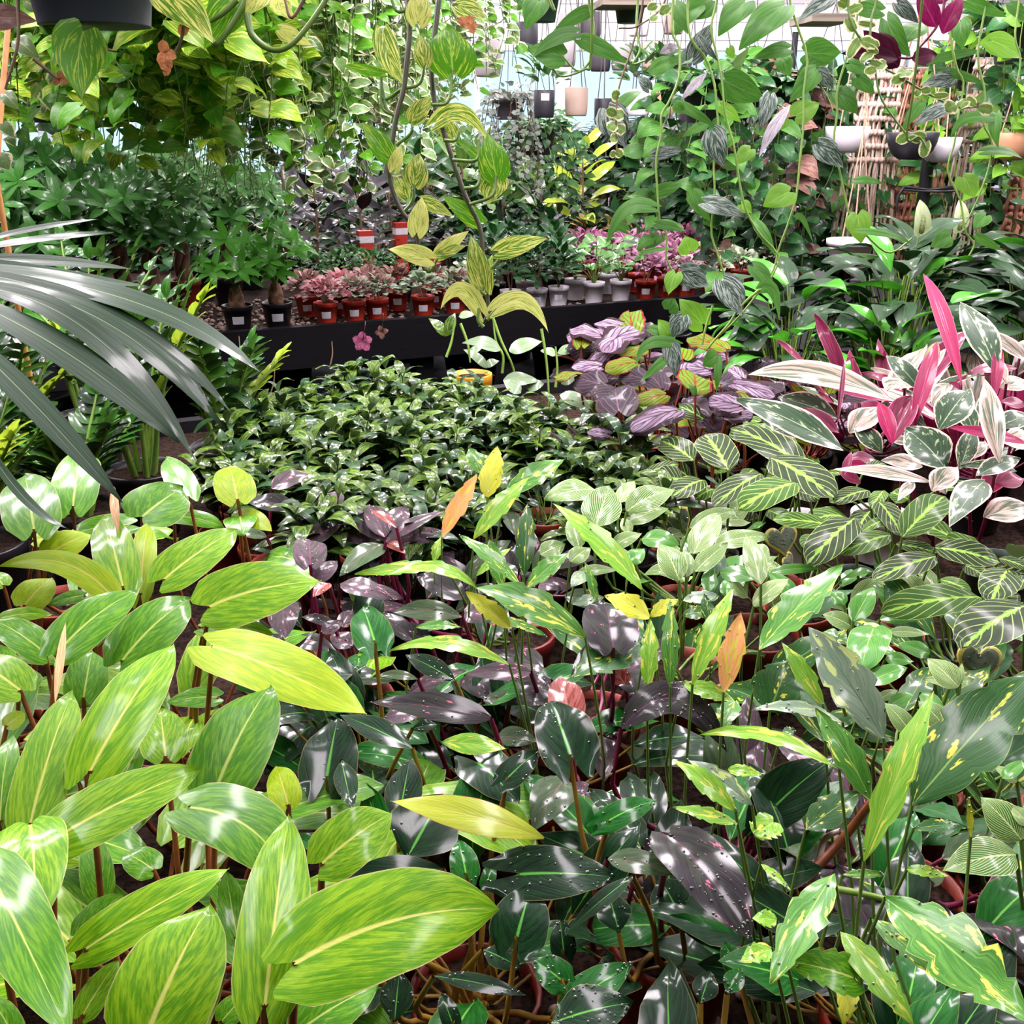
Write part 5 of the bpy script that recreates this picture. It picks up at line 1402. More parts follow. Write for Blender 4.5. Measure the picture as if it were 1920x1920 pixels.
species('SC', shape='heart', mats=['scindapsus'], pet=None, arch=.10, fold=.18, cup=.15, wave=.03, nt=14, ns=9, up=.3, toc=.9, jit=.35)
sc_lab = ['silver-speckled vine with heart leaves hanging right of centre down to the begonias', 'green heart-leaved vine hanging in front of the woven hangings at the right', 'heart-leaved vine hanging at the far right edge above the dark bowls', 'broad-leaved green vine hanging at the top centre with leaf undersides showing']
SCT = [hung('silver_vine', sc_lab[0], 1330, 1.62, 1.94, group='heart-leaved vines'), hung('silver_vine', sc_lab[1], 1500, 1.7, 1.96, group='heart-leaved vines'), hung('silver_vine', sc_lab[2], 1800, 1.75, 1.97, group='heart-leaved vines'), hung('silver_vine', sc_lab[3], 1080, 1.5, 1.9, group='heart-leaved vines')]
SCC = [t.crown for t in SCT]
rows3 = '''
T3
250 460 462 562 195 d1.62 k0
745 400 598 578 125 d1.66 k1
700 300 890 300 195 d1.68 k1
640 650 770 580 140 d1.66 k1 scindapsus_bright
490 540 430 745 105 d1.62 k0 scindapsus_silver
605 590 428 890 70 d1.6 k0 scindapsus_sheen slance
165 745 235 932 165 d1.6 k0 scindapsus_silver
770 815 905 942 145 d1.64 k1 scindapsus_silver
600 1080 452 1162 155 d1.62 k1 scindapsus_bright
135 1140 352 1222 115 d1.6 k0 scindapsus_silver
60 1090 152 1242 105 d1.62 k0
380 840 295 930 95 d1.63 k0 scindapsus_bright
870 520 985 642 135 d1.66 k1
770 400 850 505 95 d1.66 k1 scindapsus_silver
1340 580 1230 735 75 d1.7 k2
1480 605 1292 712 95 d1.68 k2 scindapsus_silver
1580 1000 1640 1112 145 d1.7 k2 scindapsus_bright
985 1210 1005 1372 155 d1.62 k1 scindapsus_bright
975 1015 1128 1035 50 d1.62 k1
1755 660 1505 785 70 d1.66 k2 M1590,670
1760 650 1775 832 85 d1.66 k2
1705 1215 1635 1295 95 d1.68 k2
1150 120 1285 322 150 d1.68 k1
1560 125 1575 275 135 d1.7 k2
590 275 385 335 95 d1.68 k1
1520 440 1335 480 105 d1.7 k2 scindapsus_silver
-10 590 195 722 65 d1.6 k0
125 700 -5 775 60 d1.6 k0
135 410 -10 565 55 d1.6 k0 scindapsus_sheen slance
560 40 315 285 190 d1.64 k1
350 15 200 205 160 d1.66 k0
150 0 -10 115 180 d1.66 k0
830 -10 645 122 95 d1.66 k1 scindapsus_silver
1600 5 1825 95 95 d1.7 k2
1850 30 1960 130 90 d1.7 k2
1110 60 900 60 110 d1.7 k1
980 440 1080 530 100 d1.68 k1
420 130 620 60 90 d1.7 k1
60 320 170 130 130 d1.62 k0 scindapsus_silver
100 220 200 345 55 d1.6 k0 scindapsus_silver
1740 230 1910 330 150 d1.74 k2 scindapsus_bright
1330 150 1230 250 130 d1.72 k2
1470 400 1720 480 60 d1.7 k2
560 660 520 740 110 d1.66 k0 scindapsus_bright
220 600 330 690 80 d1.64 k0 scindapsus_bright
260 270 290 330 60 d1.64 k0 scindapsus_bright
330 1150 390 1200 80 d1.64 k0 scindapsus_bright
1500 1330 1390 1390 110 d1.66 k2
1660 1330 1800 1410 60 d1.66 k2
940 360 1050 420 90 d1.68 k1
760 330 640 420 70 d1.68 k1
1210 20 1330 130 100 d1.72 k1 scindapsus_silver
1700 850 1920 900 50 d1.68 k2 M1820,850
70 30 -40 200 140 d1.66 k0
1400 340 1700 290 60 d1.72 k2
560 330 600 430 110 d1.7 k1
T6
0 330 150 410 150 d1.6 k0 scindapsus_silver sheart
230 385 335 582 170 d1.6 k0 scindapsus_silver
445 420 545 605 80 d1.6 k1 M510,440
420 60 520 240 70 d1.62 k1
640 20 735 170 40 d1.62 k1 M680,40
40 210 10 130 130 d1.6 k0 scindapsus_bright
400 300 520 430 100 d1.62 k0
0 580 -60 700 130 d1.6 k0 scindapsus_silver
190 800 110 860 110 d1.6 k0
200 820 190 1010 50 d1.6 k0
70 1010 30 960 40 d1.6 k0
110 620 -20 480 160 d1.64 k0 scindapsus_bright
1010 100 1290 170 40 d1.6 k2
T5
1840 540 1880 480 110 d1.58 k0
1860 730 1660 860 70 d1.58 k0 M1720,740
1850 800 1680 950 60 d1.58 k0
1850 740 1880 920 110 d1.58 k0 scindapsus_silver
1850 700 1780 600 110 d1.6 k0 scindapsus_bright
1740 650 1870 700 60 d1.6 k0
1600 90 1500 170 60 d1.6 k0 M1540,80
1880 340 1840 460 100 d1.6 k0 scindapsus_bright
1700 220 1880 200 30 d1.62 k0
1780 60 1930 80 50 d1.62 k0
T2
1110 5 1040 168 150 d1.5 k3
1235 315 1045 280 180 d1.5 k3 scindapsus
1310 185 1060 340 90 d1.49 k3 M1180,230
1390 60 1185 180 90 d1.52 k3
1360 225 1615 360 110 d1.5 k3
1500 620 1600 830 200 d1.58 k0 scindapsus_silver
1760 870 1930 840 80 d1.58 k0 scindapsus_silver
1780 1080 1930 1030 80 d1.58 k0
1740 1160 1490 1375 90 d1.56 k0 M1590,1190
1780 1260 1940 1300 55 d1.56 k0
1560 600 1700 510 70 d1.58 k0
1730 500 1665 425 70 d1.58 k0 scindapsus_silver
1790 300 1900 250 60 d1.6 k0 scindapsus_sheen slance
1760 390 1910 330 100 d1.6 k0
1880 30 1950 200 110 d1.62 k0
1880 590 1940 640 70 d1.6 k0
1030 10 990 60 60 d1.52 k3
'''
hero('SC', SCC, SCT, rows3)
def vines(th, tile, lists, d, mat='stem_green', r=.0019, start=True):
    for pts in lists:
        P = [at_d(*px(tile, *p), d) for p in pts]
        if start:
            q = P[0]; P = [th.crown+V(R.uniform(-.03, .03), -.03, 0), th.crown*.5+V(q[0], q[1], th.crown[2])*.5+V(0, -.03, .02), q+V(0, 0, .1)]+P
        stem(th, P, r*1.2, r*.8, mat, 'vine', 36)
vines(SCT[0], 'T3', [[(30,-40),(40,200),(130,330),(180,480),(190,600),(200,720),(175,900),(180,1100),(160,1300),(200,1440),(240,1560)], [(200,-40),(160,150),(190,300),(220,450),(240,640),(290,830),(340,1130),(420,1300),(540,1440),(500,1560)], [(-250,-40),(-260,150),(-240,280),(-280,360),(-210,340)]], 1.61)
vines(SCT[1], 'T3', [[(600,-40),(640,130),(700,320),(680,520),(680,690),(660,900),(640,1100),(600,1240),(540,1400),(510,1520),(430,1640),(300,1800),(150,1940)], [(1000,-40),(960,200),(870,500),(870,640),(850,790),(880,950),(920,1130),(950,1220),(1090,1380),(1180,1420),(1290,1340)]], 1.65)
vines(SCT[2], 'T3', [[(1520,-40),(1500,150),(1540,380),(1580,470),(1550,650),(1530,800),(1490,960),(1560,1120),(1590,1300),(1640,1370),(1610,1440)], [(1720,-40),(1660,300),(1700,520),(1690,690),(1740,800),(1720,950),(1650,1140),(1590,1260)], [(1900,-40),(1870,200),(1900,330),(1880,480)]], 1.69)
vines(SCT[3], 'T2', [[(1390,-40),(1420,150),(1410,260),(1400,340),(1330,400),(1240,310)], [(1160,-40),(1200,60),(1180,0)], [(1400,350),(1370,390),(1240,430),(1170,360)]], 1.5)
vines(SCT[0], 'T2', [[(1870,-40),(1860,180),(1900,260),(1900,430),(1850,560),(1800,650),(1800,760),(1770,900),(1780,1100),(1790,1240),(1830,1320),(1825,1440),(1860,1520)]], 1.57)
vines(SCT[0], 'T6', [[(170,520),(130,640),(110,740)], [(430,430),(330,520),(260,620),(190,700),(140,760)]], 1.6, start=False)

# magenta-leaved hanging plant and a cream-edged trailing plant, top right
species('MG', shape='wide', mats=['magenta'], pet=None, arch=.08, fold=.25, cup=.1, nt=12, ns=7, up=.2, toc=1, jit=.3)
mg = hung('purple_leaf_plant', 'hanging plant with dark magenta pointed leaves at the top right', 1755, 1.45, 1.9, mat='pot_black')
hero('MG', [mg.crown], [mg], '''
T3
1425 150 1325 -50 135 d1.4 magenta
1462 190 1565 -20 110 d1.4 magenta
1420 20 1480 -80 110 d1.42 magenta
1210 330 890 300 100 d1.4 maroon
1215 375 1015 170 170 d1.41 maroon
1290 335 1432 308 105 d1.4 maroon
1180 330 1110 180 120 d1.42 maroon
1300 320 1370 370 60 d1.4 magenta
''')
vines(mg, 'T3', [[(1480,-40),(1440,130),(1330,270),(1290,325),(1210,325)]], 1.4, 'stem_maroon')
ce = hung('cream_edged_trailer', 'trailing plant with small cream-edged leaves hanging past the magenta leaves at the right', 1640, 1.34, 1.88, mat='pot_green')
species('CE', shape='round', mats=['cream_edge'], pet=None, arch=.05, fold=.2, cup=.2, wave=.15, nt=9, ns=7, up=.3, toc=1, jit=.5)
hero('CE', [ce.crown], [ce], '''
T3
885 5 935 30 90 d1.32
930 110 965 180 80 d1.32
1000 130 1085 145 45 d1.32
990 220 930 330 70 d1.32
1010 230 1105 260 80 d1.31
1040 260 1100 300 55 d1.31
1060 300 1000 350 55 d1.31
1080 390 1020 410 60 d1.31
1090 380 1145 350 70 d1.31
1240 430 1175 470 70 d1.31
1220 420 1295 400 80 d1.31
1350 510 1400 505 55 d1.31
1330 510 1310 540 50 d1.31
1420 540 1500 535 45 d1.31
1530 590 1475 620 100 d1.31
1560 600 1600 560 70 d1.31
1640 590 1600 545 60 d1.31
1680 610 1745 620 80 d1.31
1270 760 1200 800 70 d1.32
1310 760 1370 770 70 d1.32
1370 800 1350 890 70 d1.32
1330 790 1270 770 50 d1.32
940 60 1010 30 70 d1.32
1060 350 1130 370 50 d1.31
T2
1840 40 1790 80 70 d1.4
1770 30 1720 50 60 d1.4
1770 90 1740 120 50 d1.4
1560 540 1520 530 80 d1.45
1540 640 1490 620 70 d1.45
1540 650 1590 640 80 d1.45
1540 700 1500 730 70 d1.45
1550 720 1600 740 70 d1.45
1550 780 1510 780 60 d1.45
1550 850 1580 880 60 d1.45
1540 870 1510 860 50 d1.45
''')
vines(ce, 'T3', [[(930,-40),(960,150),(1040,270),(1080,390),(1120,560),(1260,760)], [(1100,-40),(1060,120),(1070,330),(1220,430),(1350,510),(1530,600),(1650,600)], [(1260,760),(1330,770),(1370,830)]], 1.315, 'stem_pale', .0016)
vines(ce, 'T2', [[(1830,-20),(1680,140),(1560,160)], [(1700,-20),(1640,250),(1560,500),(1545,700),(1550,860)]], 1.45, 'stem_brown', .0014)

# top-left hanging pot and big near leaves
tl = hung('gold_pothos', 'dark square-edged hanging pot at the top left with a large lit heart leaf below it', 172, 1.15, at_d(172, 48, 1.15)[2], .082, .13, 'pot_slate')
species('GP', shape='heart', mats=['marble_green'], pet=None, arch=.08, fold=.15, cup=.1, nt=18, ns=9, up=.2, toc=1, jit=.15)
hero('GP', [tl.crown], [tl], '''
T1
470 180 460 560 330 d1.1 marble_green M440,350
900 -60 1200 245 230 d1.1 marble M1060,60
1350 -40 1150 275 260 d1.13 marble_green
1480 -40 1380 90 130 d1.12 marble_pale
1580 170 1755 255 100 d1.15 marble_pale
240 130 390 160 130 d1.16 marble_green
30 530 110 620 90 d1.15 birkin_striped
100 230 225 330 110 d1.14 birkin_striped
150 10 255 70 90 d1.14 birkin_striped
1560 0 1640 110 120 d1.15 marble_pale
20 700 80 780 90 d1.2 njoy
0 880 50 960 130 d1.2 njoy
1430 -30 1500 20 60 d1.15 marble_pale
-40 100 210 120 160 d1.22 fittonia_brown
''')
vines(tl, 'T1', [[(1400,-40),(1340,80),(1230,240),(1190,220)], [(1390,80),(1420,200),(1530,280),(1640,250),(1760,110),(1850,-30)], [(1330,0),(1260,70),(1180,120)]], 1.12, 'stem_pale', .0034, start=False)
vines(tl, 'T1', [[(400,60),(450,180),(560,260),(650,290)], [(190,330),(260,390),(330,450)], [(100,-20),(100,240),(30,500)], [(1060,-20),(1020,220),(960,330)], [(1720,-20),(1640,100),(1600,-10)]], 1.12, 'stem_brown', .0018, start=False)
dl = []
for (x, y, s_) in ((340,445,50),(1045,135,70),(930,300,70),(950,380,50),(700,110,50),(730,150,40)):
    t = 'T1' if x != 700 and x != 730 else 'T2'; p = at_d(*px(t, x, y), 1.12)
    for k in range(3):
        a = R.uniform(0, 6.28); dl.append((p, nrm(V(math.cos(a), -.2, math.sin(a))), nrm(V(0, -1, .3)), s_*.0002, s_*.00018))
leaves_as_parts(tl, dl, 'round', ['dry_leaf'], 'dry_leaf', nt=5, ns=5)
cn = Thing('bamboo_cane', 'thin orange-brown plant cane standing at the left edge', 'cane', at_d(2, 300, 1.9), None)
v, f = tube([at_d(-8, 330, 1.9)-V(0, 0, .0), at_d(4, 180, 1.9), at_d(16, 40, 1.9), at_d(18, 20, 1.9)], .0055, 8); cn.part('cane_shaft', v, f, 'cane')
v, f = tube([at_d(-8, 330, 1.9), at_d(-8, 330, 1.9)*V(1, 1, 0)+V(0, 0, TZ-.05)], .0055, 8); cn.part('cane_foot', v, f, 'cane')

# ------------------------------------------------------------------ second bench: rows of small pots
def at_v(gx, gy, v):
    r = ray(gx, gy); return CAM + r*(v/np.dot(r, BV))
def on_b2(gx, dv):
    """point of the bench top that shows in picture column gx, dv behind the front board"""
    v = vB+dv; p = at_v(gx, 560, v); p[2] = TZ; return p
def dome(c, n, rad, h, L, Wk, lift=.3, jit=.4):
    pl = []
    for k in range(n):
        a = k*2.39996+R.uniform(-.3, .3); q = math.sqrt((k+.5)/n); e = lift+.9*(1-q)-.5*q+R.uniform(-jit, jit)*.5
        b = c+V(math.cos(a)*rad*q, math.sin(a)*rad*q, h*(1-.75*q*q)+R.uniform(-.1, .1)*h)
        d = nrm(V(math.cos(a+R.uniform(-.5, .5)), math.sin(a+R.uniform(-.5, .5)), e)); l = L*R.uniform(.75, 1.2)
        pl.append((b, d, nrm(V(0, 0, 1)-d*d[2]+V(R.uniform(-jit, jit), R.uniform(-jit, jit)-.3, 0)), l, l*Wk))
    return pl
def small_pot_plant(name, cat, label, gx, dv, mats, group, potmat='pot_red', r=.05, h=.088, n=60, rad=.085, dh=.075, L=.034, Wk=.75, shape='round', sticker=True, parts=False, lift=.3, arch=.12, stems=True):
    p = on_b2(gx, dv); th = potted(name, cat, label, p[0], p[1], r, h, potmat, group, sticker)
    per = max(1, n//len(mats))
    allp = dome(th.crown+V(0, 0, .015), n, rad, dh, L, Wk, lift); R.shuffle(allp)
    for i, m in enumerate(mats):
        pl = allp[i::len(mats)]
        if parts: leaves_as_parts(th, pl, shape, [m], arch=arch, nt=6, ns=5)
        else: leaves_joined(th, pl, shape, m, arch=arch)
    if stems:
        ts = []
        for k in range(6):
            a = k*1.05; ts.append(tube([th.crown-V(0, 0, .005), th.crown+V(math.cos(a)*rad*.25, math.sin(a)*rad*.25, dh*.5), th.crown+V(math.cos(a)*rad*.55, math.sin(a)*rad*.55, dh*.85)], .0016, 5))
        v, f = merge(ts); th.part('stems', v, f, 'stem_brown', stuff=True)
    return th
FG = 'small nerve plants in red pots'
for gx, dv, mats, lab in ((610,.10,['fittonia_pink','fittonia_rose'],'pink and rose nerve plant in a red pot, right beside the bulb-trunked trees'),
 (663,.10,['fittonia_pink','fittonia_grey'],'pink-veined nerve plant in a plain red pot, second red pot along the front board'),
 (706,.11,['fittonia_brown','fittonia_grey'],'brownish grey nerve plant in a red pot, above the fallen orchid bloom'),
 (793,.10,['fittonia_grey','fittonia_grey'],'grey-green nerve plant in a red pot with a white sticker, left of the marbled vine'),
 (853,.10,['fittonia_brown','fittonia_grey'],'brown and grey nerve plant in a red pot behind the marbled vine tip'),
 (893,.12,['fittonia_grey','fittonia_white'],'pale nerve plant in a red pot, right behind the marbled vine stem'),
 (575,.30,['fittonia_pink','fittonia_brown'],'pink nerve plant in the second row behind the bulb-trunked trees'),
 (640,.30,['fittonia_rose','fittonia_pink'],'rose nerve plant in the second row above the first red pots'),
 (690,.32,['fittonia_brown','fittonia_pink'],'brown nerve plant in the second row below the small dark green bushes'),
 (745,.30,['fittonia_brown','fittonia_brown'],'russet brown nerve plant in the second row left of the marbled vine'),
 (815,.30,['fittonia_brown','fittonia_grey'],'brown nerve plant in the second row behind the marbled vine'),
 (880,.34,['fittonia_grey','fittonia_white'],'silvery nerve plant in the second row, next to the white pots'),
 (1285,.12,['fittonia_white','pink_trad'],'white-netted nerve plant in a red pot at the right end of the front board'),
 (1330,.20,['fittonia_white','fittonia_white'],'white-netted nerve plant in a red pot behind the speckled heart leaf'),
 (1385,.22,['fittonia_white','fittonia_grey'],'white-netted nerve plant in a red pot near the peace lilies'),
 (1360,.42,['fittonia_white','fittonia_white'],'white-netted nerve plant in the second row at the right end'),
 (1440,.40,['fittonia_white','fittonia_white'],'white-netted nerve plant with feathery striped leaves below the white hanging bowl'),
 (1300,.55,['fittonia_white','croton_pale'],'cream-green nerve plant in the third row right of the purple plants'),
 (1400,.65,['fittonia_white','fittonia_white'],'cream-green nerve plant in the third row by the dark pole'),
 (1490,.45,['fittonia_white','fittonia_grey'],'white-striped nerve plant in a red pot, last before the peace lilies'),
 (1250,.85,['fittonia_white','croton_pale'],'cream nerve plant far back, right of the lime rubber plant'),
 (1320,.95,['fittonia_white','fittonia_white'],'cream nerve plant far back behind the dangling silver leaves')):
    small_pot_plant('nerve_plant', 'plant', lab, gx, dv, mats, FG, n=70)
CG = 'dark green seedlings on the second bench'
for gx, dv, lab, pm_, hh in ((957,.11,'dark green coffee seedling in a white pot beside the marbled vine','pot_white',.17),(1007,.10,'dark green coffee seedling in the white pot in front of the others','pot_white',.19),(1047,.12,'dark green coffee seedling in a white pot with printed side, third of the white pots','pot_white',.16),
 (930,.34,'dark green coffee seedling in the second row behind the marbled leaf','pot_black',.2),(985,.36,'dark green coffee seedling in the second row behind the first white pots','pot_white',.2),(1040,.36,'dark green coffee seedling in the second row behind the third white pot','pot_black',.2),
 (900,.6,'bushy dark seedling in the third row, between the two marbled vines','pot_black',.2),(960,.62,'bushy silvery-green seedling in the third row above the white pots','pot_black',.22),(1030,.62,'bushy dark seedling in the third row left of the purple plants','pot_black',.2)):
    small_pot_plant('coffee_seedling', 'plant', lab, gx, dv, ['deep_green', 'deep_green'], CG, pm_, .047, .085, 60, .068, hh, .07, .42, 'wide', pm_ == 'pot_white', parts=True)
for gx, dv, lab in ((640,.55,'low glossy green bush in the third row left of the black rubber plants'),(700,.55,'low glossy green bush in the third row in front of the black rubber plants'),(755,.52,'low glossy green bush beside the red boxes behind the marbled vine'),(585,.6,'low glossy green bush at the left end of the third row'),(660,.75,'low glossy green bush hidden under the black rubber leaves')):
    small_pot_plant('green_bush', 'plant', lab, gx, dv, ['bush_green', 'deep_green'], 'low green bushes on the second bench', 'pot_black', .05, .09, 110, .11, .12, .035, .55, 'wide', False)
for gx, dv, lab in ((1113,.11,'round-leaved pilea in a fluted white pot, right of the coffee seedlings'),(1163,.12,'round-leaved pilea in the white pot next to the red pot'),(1078,.24,'round-leaved pilea in a white pot behind the front row'),(1140,.34,'round-leaved pilea in the second row with one upright coin leaf')):
    th = potted('pilea', 'plant', lab, *on_b2(gx, dv)[:2], .05, .095, 'pot_white', 'round-leaved pileas in white pots', False)
    for k in range(13):
        a = k*2.4; q = .03+.07*R.random(); t = th.crown+V(math.cos(a)*q, math.sin(a)*q, .05+.13*R.random())
        stem(th, [th.crown, (t+th.crown)/2+V(0, 0, .02), t], .0018, .0014, 'stem_pale', 'leaf_stalk', 6, 5)
        d = nrm(V(math.cos(a), math.sin(a)-.3, .2)); th.copy_part('leaf', leaf_template('round', 'pilea', .1, .1, 1, 8, 7, .02), frame4(t-d*.02, d, nrm(V(0, -.6, 1)), .05, .05))
for gx, dv, lab in ((1210,.11,'pale pink leaved plant in a red pot with a white sticker'),(1250,.14,'pale pink leaved plant in a red pot, right end of the front board'),(1195,.32,'pale pink leaved plant in the second row behind the red pot'),(1265,.32,'lilac leaved plant in the second row behind the dangling vine')):
    small_pot_plant('pink_leaf_plant', 'plant', lab, gx, dv, ['pink_trad', 'pink_trad', 'purple_trad'], 'pink-leaved plants on the second bench', n=66, rad=.1, dh=.12, L=.055, Wk=.4, shape='lance', parts=True)
for i, (gx, dv) in enumerate(((1080,.62),(1130,.58),(1180,.6),(1230,.58),(1280,.7),(1100,.82),(1155,.82),(1210,.8),(1265,.85),(1310,.75))):
    small_pot_plant('purple_leaf_plant', 'plant', 'purple-leaved plant, %s from the left in the %s purple row behind the white pots' % (ORD[i % 5], 'front' if i < 5 else 'rear'), gx, dv, ['purple_trad', 'purple_trad', 'pink_trad'], 'purple-leaved plants on the second bench', n=75, rad=.11, dh=.13, L=.06, Wk=.4, shape='lance', sticker=False, parts=True)
for i, (gx, dv) in enumerate(((1105,1.1),(1160,1.08),(1215,1.12),(1270,1.2),(1335,1.2))):
    small_pot_plant('croton', 'plant', 'pale orange and cream croton, %s from the left before the lime rubber plant' % ORD[i], gx, dv, ['croton_pale', 'croton_pale', 'ficus_green'], 'pale crotons on the second bench', 'pot_black', n=60, rad=.12, dh=.16, L=.08, Wk=.4, shape='lance', sticker=False, parts=True)
def big_leaf_plant(name, cat, label, p, n, h, L, Wk, mats, group, potmat='pot_black', r=.08, ph=.14, shape='wide', rad=.1, lift=.8, stem_mat='stem_brown', z=TZ):
    th = potted(name, cat, label, p[0], p[1], r, ph, potmat, group, z=z); th.crown = V(p[0], p[1], z+ph-.01)
    stem(th, [th.crown, th.crown+V(.01, 0, h*.5), th.crown+V(0, .01, h)], .008, .004, stem_mat, 'trunk', 8)
    for k in range(n):
        a = k*2.4+R.uniform(-.3, .3); t = (k+1)/n; b = th.crown+V(math.cos(a)*.015, math.sin(a)*.015, h*(.15+.85*t)); e = lift*t+R.uniform(-.25, .3)
        d = nrm(V(math.cos(a), math.sin(a), e)); b2 = b+d*rad*.45; l = L*R.uniform(.8, 1.15)
        v, f = tube([b, b2+d*.01], .0025, 5); th.part('petiole', v, f, stem_mat)
        th.copy_part('leaf', leaf_template(shape, mats[k % len(mats)], .14, .2, R.randint(0, 2), 10, 5, .04), frame4(b2, d, nrm(V(0, 0, 1)-d*d[2]+V(R.uniform(-.3, .3), -.4, 0)), l, l*Wk))
    return th
for gx, dv, lab, h in ((600,.95,'black-leaved rubber plant behind the nerve plants, left of two',.4),(680,.95,'black-leaved rubber plant right in front of the red boxes',.36),(640,1.25,'black-leaved rubber plant behind the other dark ones',.5),(735,1.2,'black-leaved rubber plant between the marbled vines',.34)):
    big_leaf_plant('rubber_plant', 'plant', lab, on_b2(gx, dv), 20, h, .16, .42, ['rubber_black'], 'black-leaved rubber plants')
for gx, dv, lab, h, m in ((1085,1.25,'lime yellow rubber plant standing out bright in front of the dark palms',.52,['ficus_lime']),(1010,1.45,'olive green rubber plant left of the lime one',.36,['ficus_green']),(940,1.5,'olive green rubber plant between the marbled vine and the lime plant',.34,['ficus_green']),(870,1.4,'green broad-leaved plant behind the marbled vines',.42,['deep_green','ficus_green']),(800,1.5,'green broad-leaved plant behind the left marbled vine',.46,['deep_green']),(1170,1.6,'olive green plant right of the lime rubber plant',.28,['ficus_green','deep_green']),(1255,1.7,'green fiddle-leaved plant behind the crotons',.42,['ficus_green','deep_green']),(1330,1.6,'green broad-leaved plant near the thin black pole',.4,['deep_green']),
   (380,1.0,'dark broad-leaved plant with upright leaves beside the money trees',.5,['deep_green','spath_dark']),(470,1.2,'olive broad-leaved plant right of the money trees',.46,['ficus_green','deep_green']),(545,1.3,'grey-green broad-leaved plant left of the black rubber plants',.44,['ficus_green','rubber_black'])):
    big_leaf_plant('broadleaf_plant', 'plant', lab, on_b2(gx, dv), 18, h, .19, .42, m, 'broad-leaved plants at the rear of the second bench')
# red boxes behind the black rubber plants
for i, (gx, gy, dv, w, hh, lab) in enumerate(((690,440,.85,.07,.1,'red carton box with a white stripe among the black rubber plants'),(755,425,.95,.06,.16,'red carton box with a white band right behind the left marbled vine'),(808,490,.7,.08,.12,'red carton box behind the marbled leaves near the green bushes'))):
    q = on_b2(gx, dv); zt = at_v(gx, gy, vB+dv)[2]; th = Thing('carton_box', lab, 'box', q, 'red carton boxes')
    v, f = boxm((q[0], q[1], (TZ+zt)/2+.01), (w, w*.8, zt-TZ+.02), B_ANG); th.part('carton', v, f, 'pot_red', smooth=False)
    v, f = boxm((q[0], q[1], zt-.02), (w*1.02, w*.83, .03), B_ANG); th.part('white_band', v, f, 'sticker', smooth=False)
# bulb-trunked little trees and braided money trees
def palmate(th, c, d, n, L, mat, k=.3):
    d = nrm(d); s = nrm(np.cross(d, V(.2, .1, 1))); u = np.cross(s, d); pl = []
    for i in range(n):
        a = (i-(n-1)/2)/n*2*PI*.9; e = nrm(s*math.sin(a)+u*math.cos(a)*.9+d*.25+V(0, 0, -.15)); pl.append((c, e, nrm(d+V(0, -.3, .6)), L*(1-.25*abs(a)/PI)*R.uniform(.85, 1.1), L*k))
    return pl
def money_tree(name, label, p, h_tr, crown_h, crown_r, n_leaf, L, mat, bulb=False, group=None, sticker=False, potmat='pot_black', r=.06, ph=.1):
    th = potted(name, 'tree', label, p[0], p[1], r, ph, potmat, group, sticker)
    c = th.crown
    if bulb:
        v, f = lathe([(0,-.01),(.026,-.005),(.031,.02),(.027,.045),(.02,.07),(.017,.085),(0,.088)], c, 12); v += (np.random.RandomState(int(p[0]*99) % 97).rand(len(v), 3)-.5)*.006; th.part('trunk', v, f, 'caudex')
        top = c+V(0, 0, .08)
    else:
        for k in range(3):
            P = [c+V(math.cos(k*2.09+t*5)*.022*(1-.3*t), math.sin(k*2.09+t*5)*.022*(1-.3*t), h_tr*t) for t in np.linspace(0, 1, 10)]
            v, f = tube(P, np.linspace(.02, .013, 10), 8); th.part('trunk', v, f, 'bark')
        top = c+V(0, 0, h_tr)
    pl = []
    for k in range(n_leaf):
        a = k*2.4; q = math.sqrt(R.random()); z = R.uniform(.15, 1)*crown_h; e = top+V(math.cos(a)*crown_r*q, math.sin(a)*crown_r*q, z)
        v, f = tube(catmull([top, (top+e)/2+V(0, 0, .04), e], 6), np.linspace(.003, .0016, 6), 5); th.part('leaf_stalk', v, f, 'stem_green')
        pl += palmate(th, e, nrm(V(math.cos(a)*.7, math.sin(a)*.7-.35, .6)), R.choice([5, 6, 7]), L*R.uniform(.8, 1.1), mat)
    leaves_as_parts(th, pl, 'wide', [mat], 'leaflet', .16, .15, 6, 5)
    return th
BG_ = 'small bulb-trunked trees'
money_tree('bulb_tree', 'small tree with a knobbly swollen trunk in a black labelled pot, left of the pair', on_b2(443, .1), 0, .2, .12, 16, .1, 'moneytree_lit', True, BG_, True)
money_tree('bulb_tree', 'small tree with knobbly swollen trunk in a black pot, beside the pink nerve plants', on_b2(518, .1), 0, .22, .12, 16, .1, 'moneytree_lit', True, BG_, True)
for gx, dv, lab, ht, ch in ((175,.35,'braided money tree with dark fingered leaves behind the palm fingers, leftmost clear trunk',.2,.42),(288,.3,'braided money tree with reddish plaited trunk left of the bulb-trunked trees',.22,.42),(70,.35,'braided money tree at the left edge, mostly leaves',.22,.46),(235,.75,'braided money tree in the second row between the two clear trunks',.28,.5),(350,.75,'braided money tree in the second row behind the reddish trunk',.28,.46),(110,.8,'braided money tree in the second row at the left edge',.28,.5),(430,.75,'braided money tree in the second row behind the bulb-trunked trees',.22,.4),(-20,.5,'braided money tree cut by the left edge of the picture',.25,.45)):
    money_tree('money_tree', lab, on_b2(gx, dv), ht*.9, ch*.58, .24, 40, .12, 'moneytree', False, 'braided money trees', r=.07, ph=.12, potmat='pot_terracotta' if gx in (175, 350) else 'pot_black')
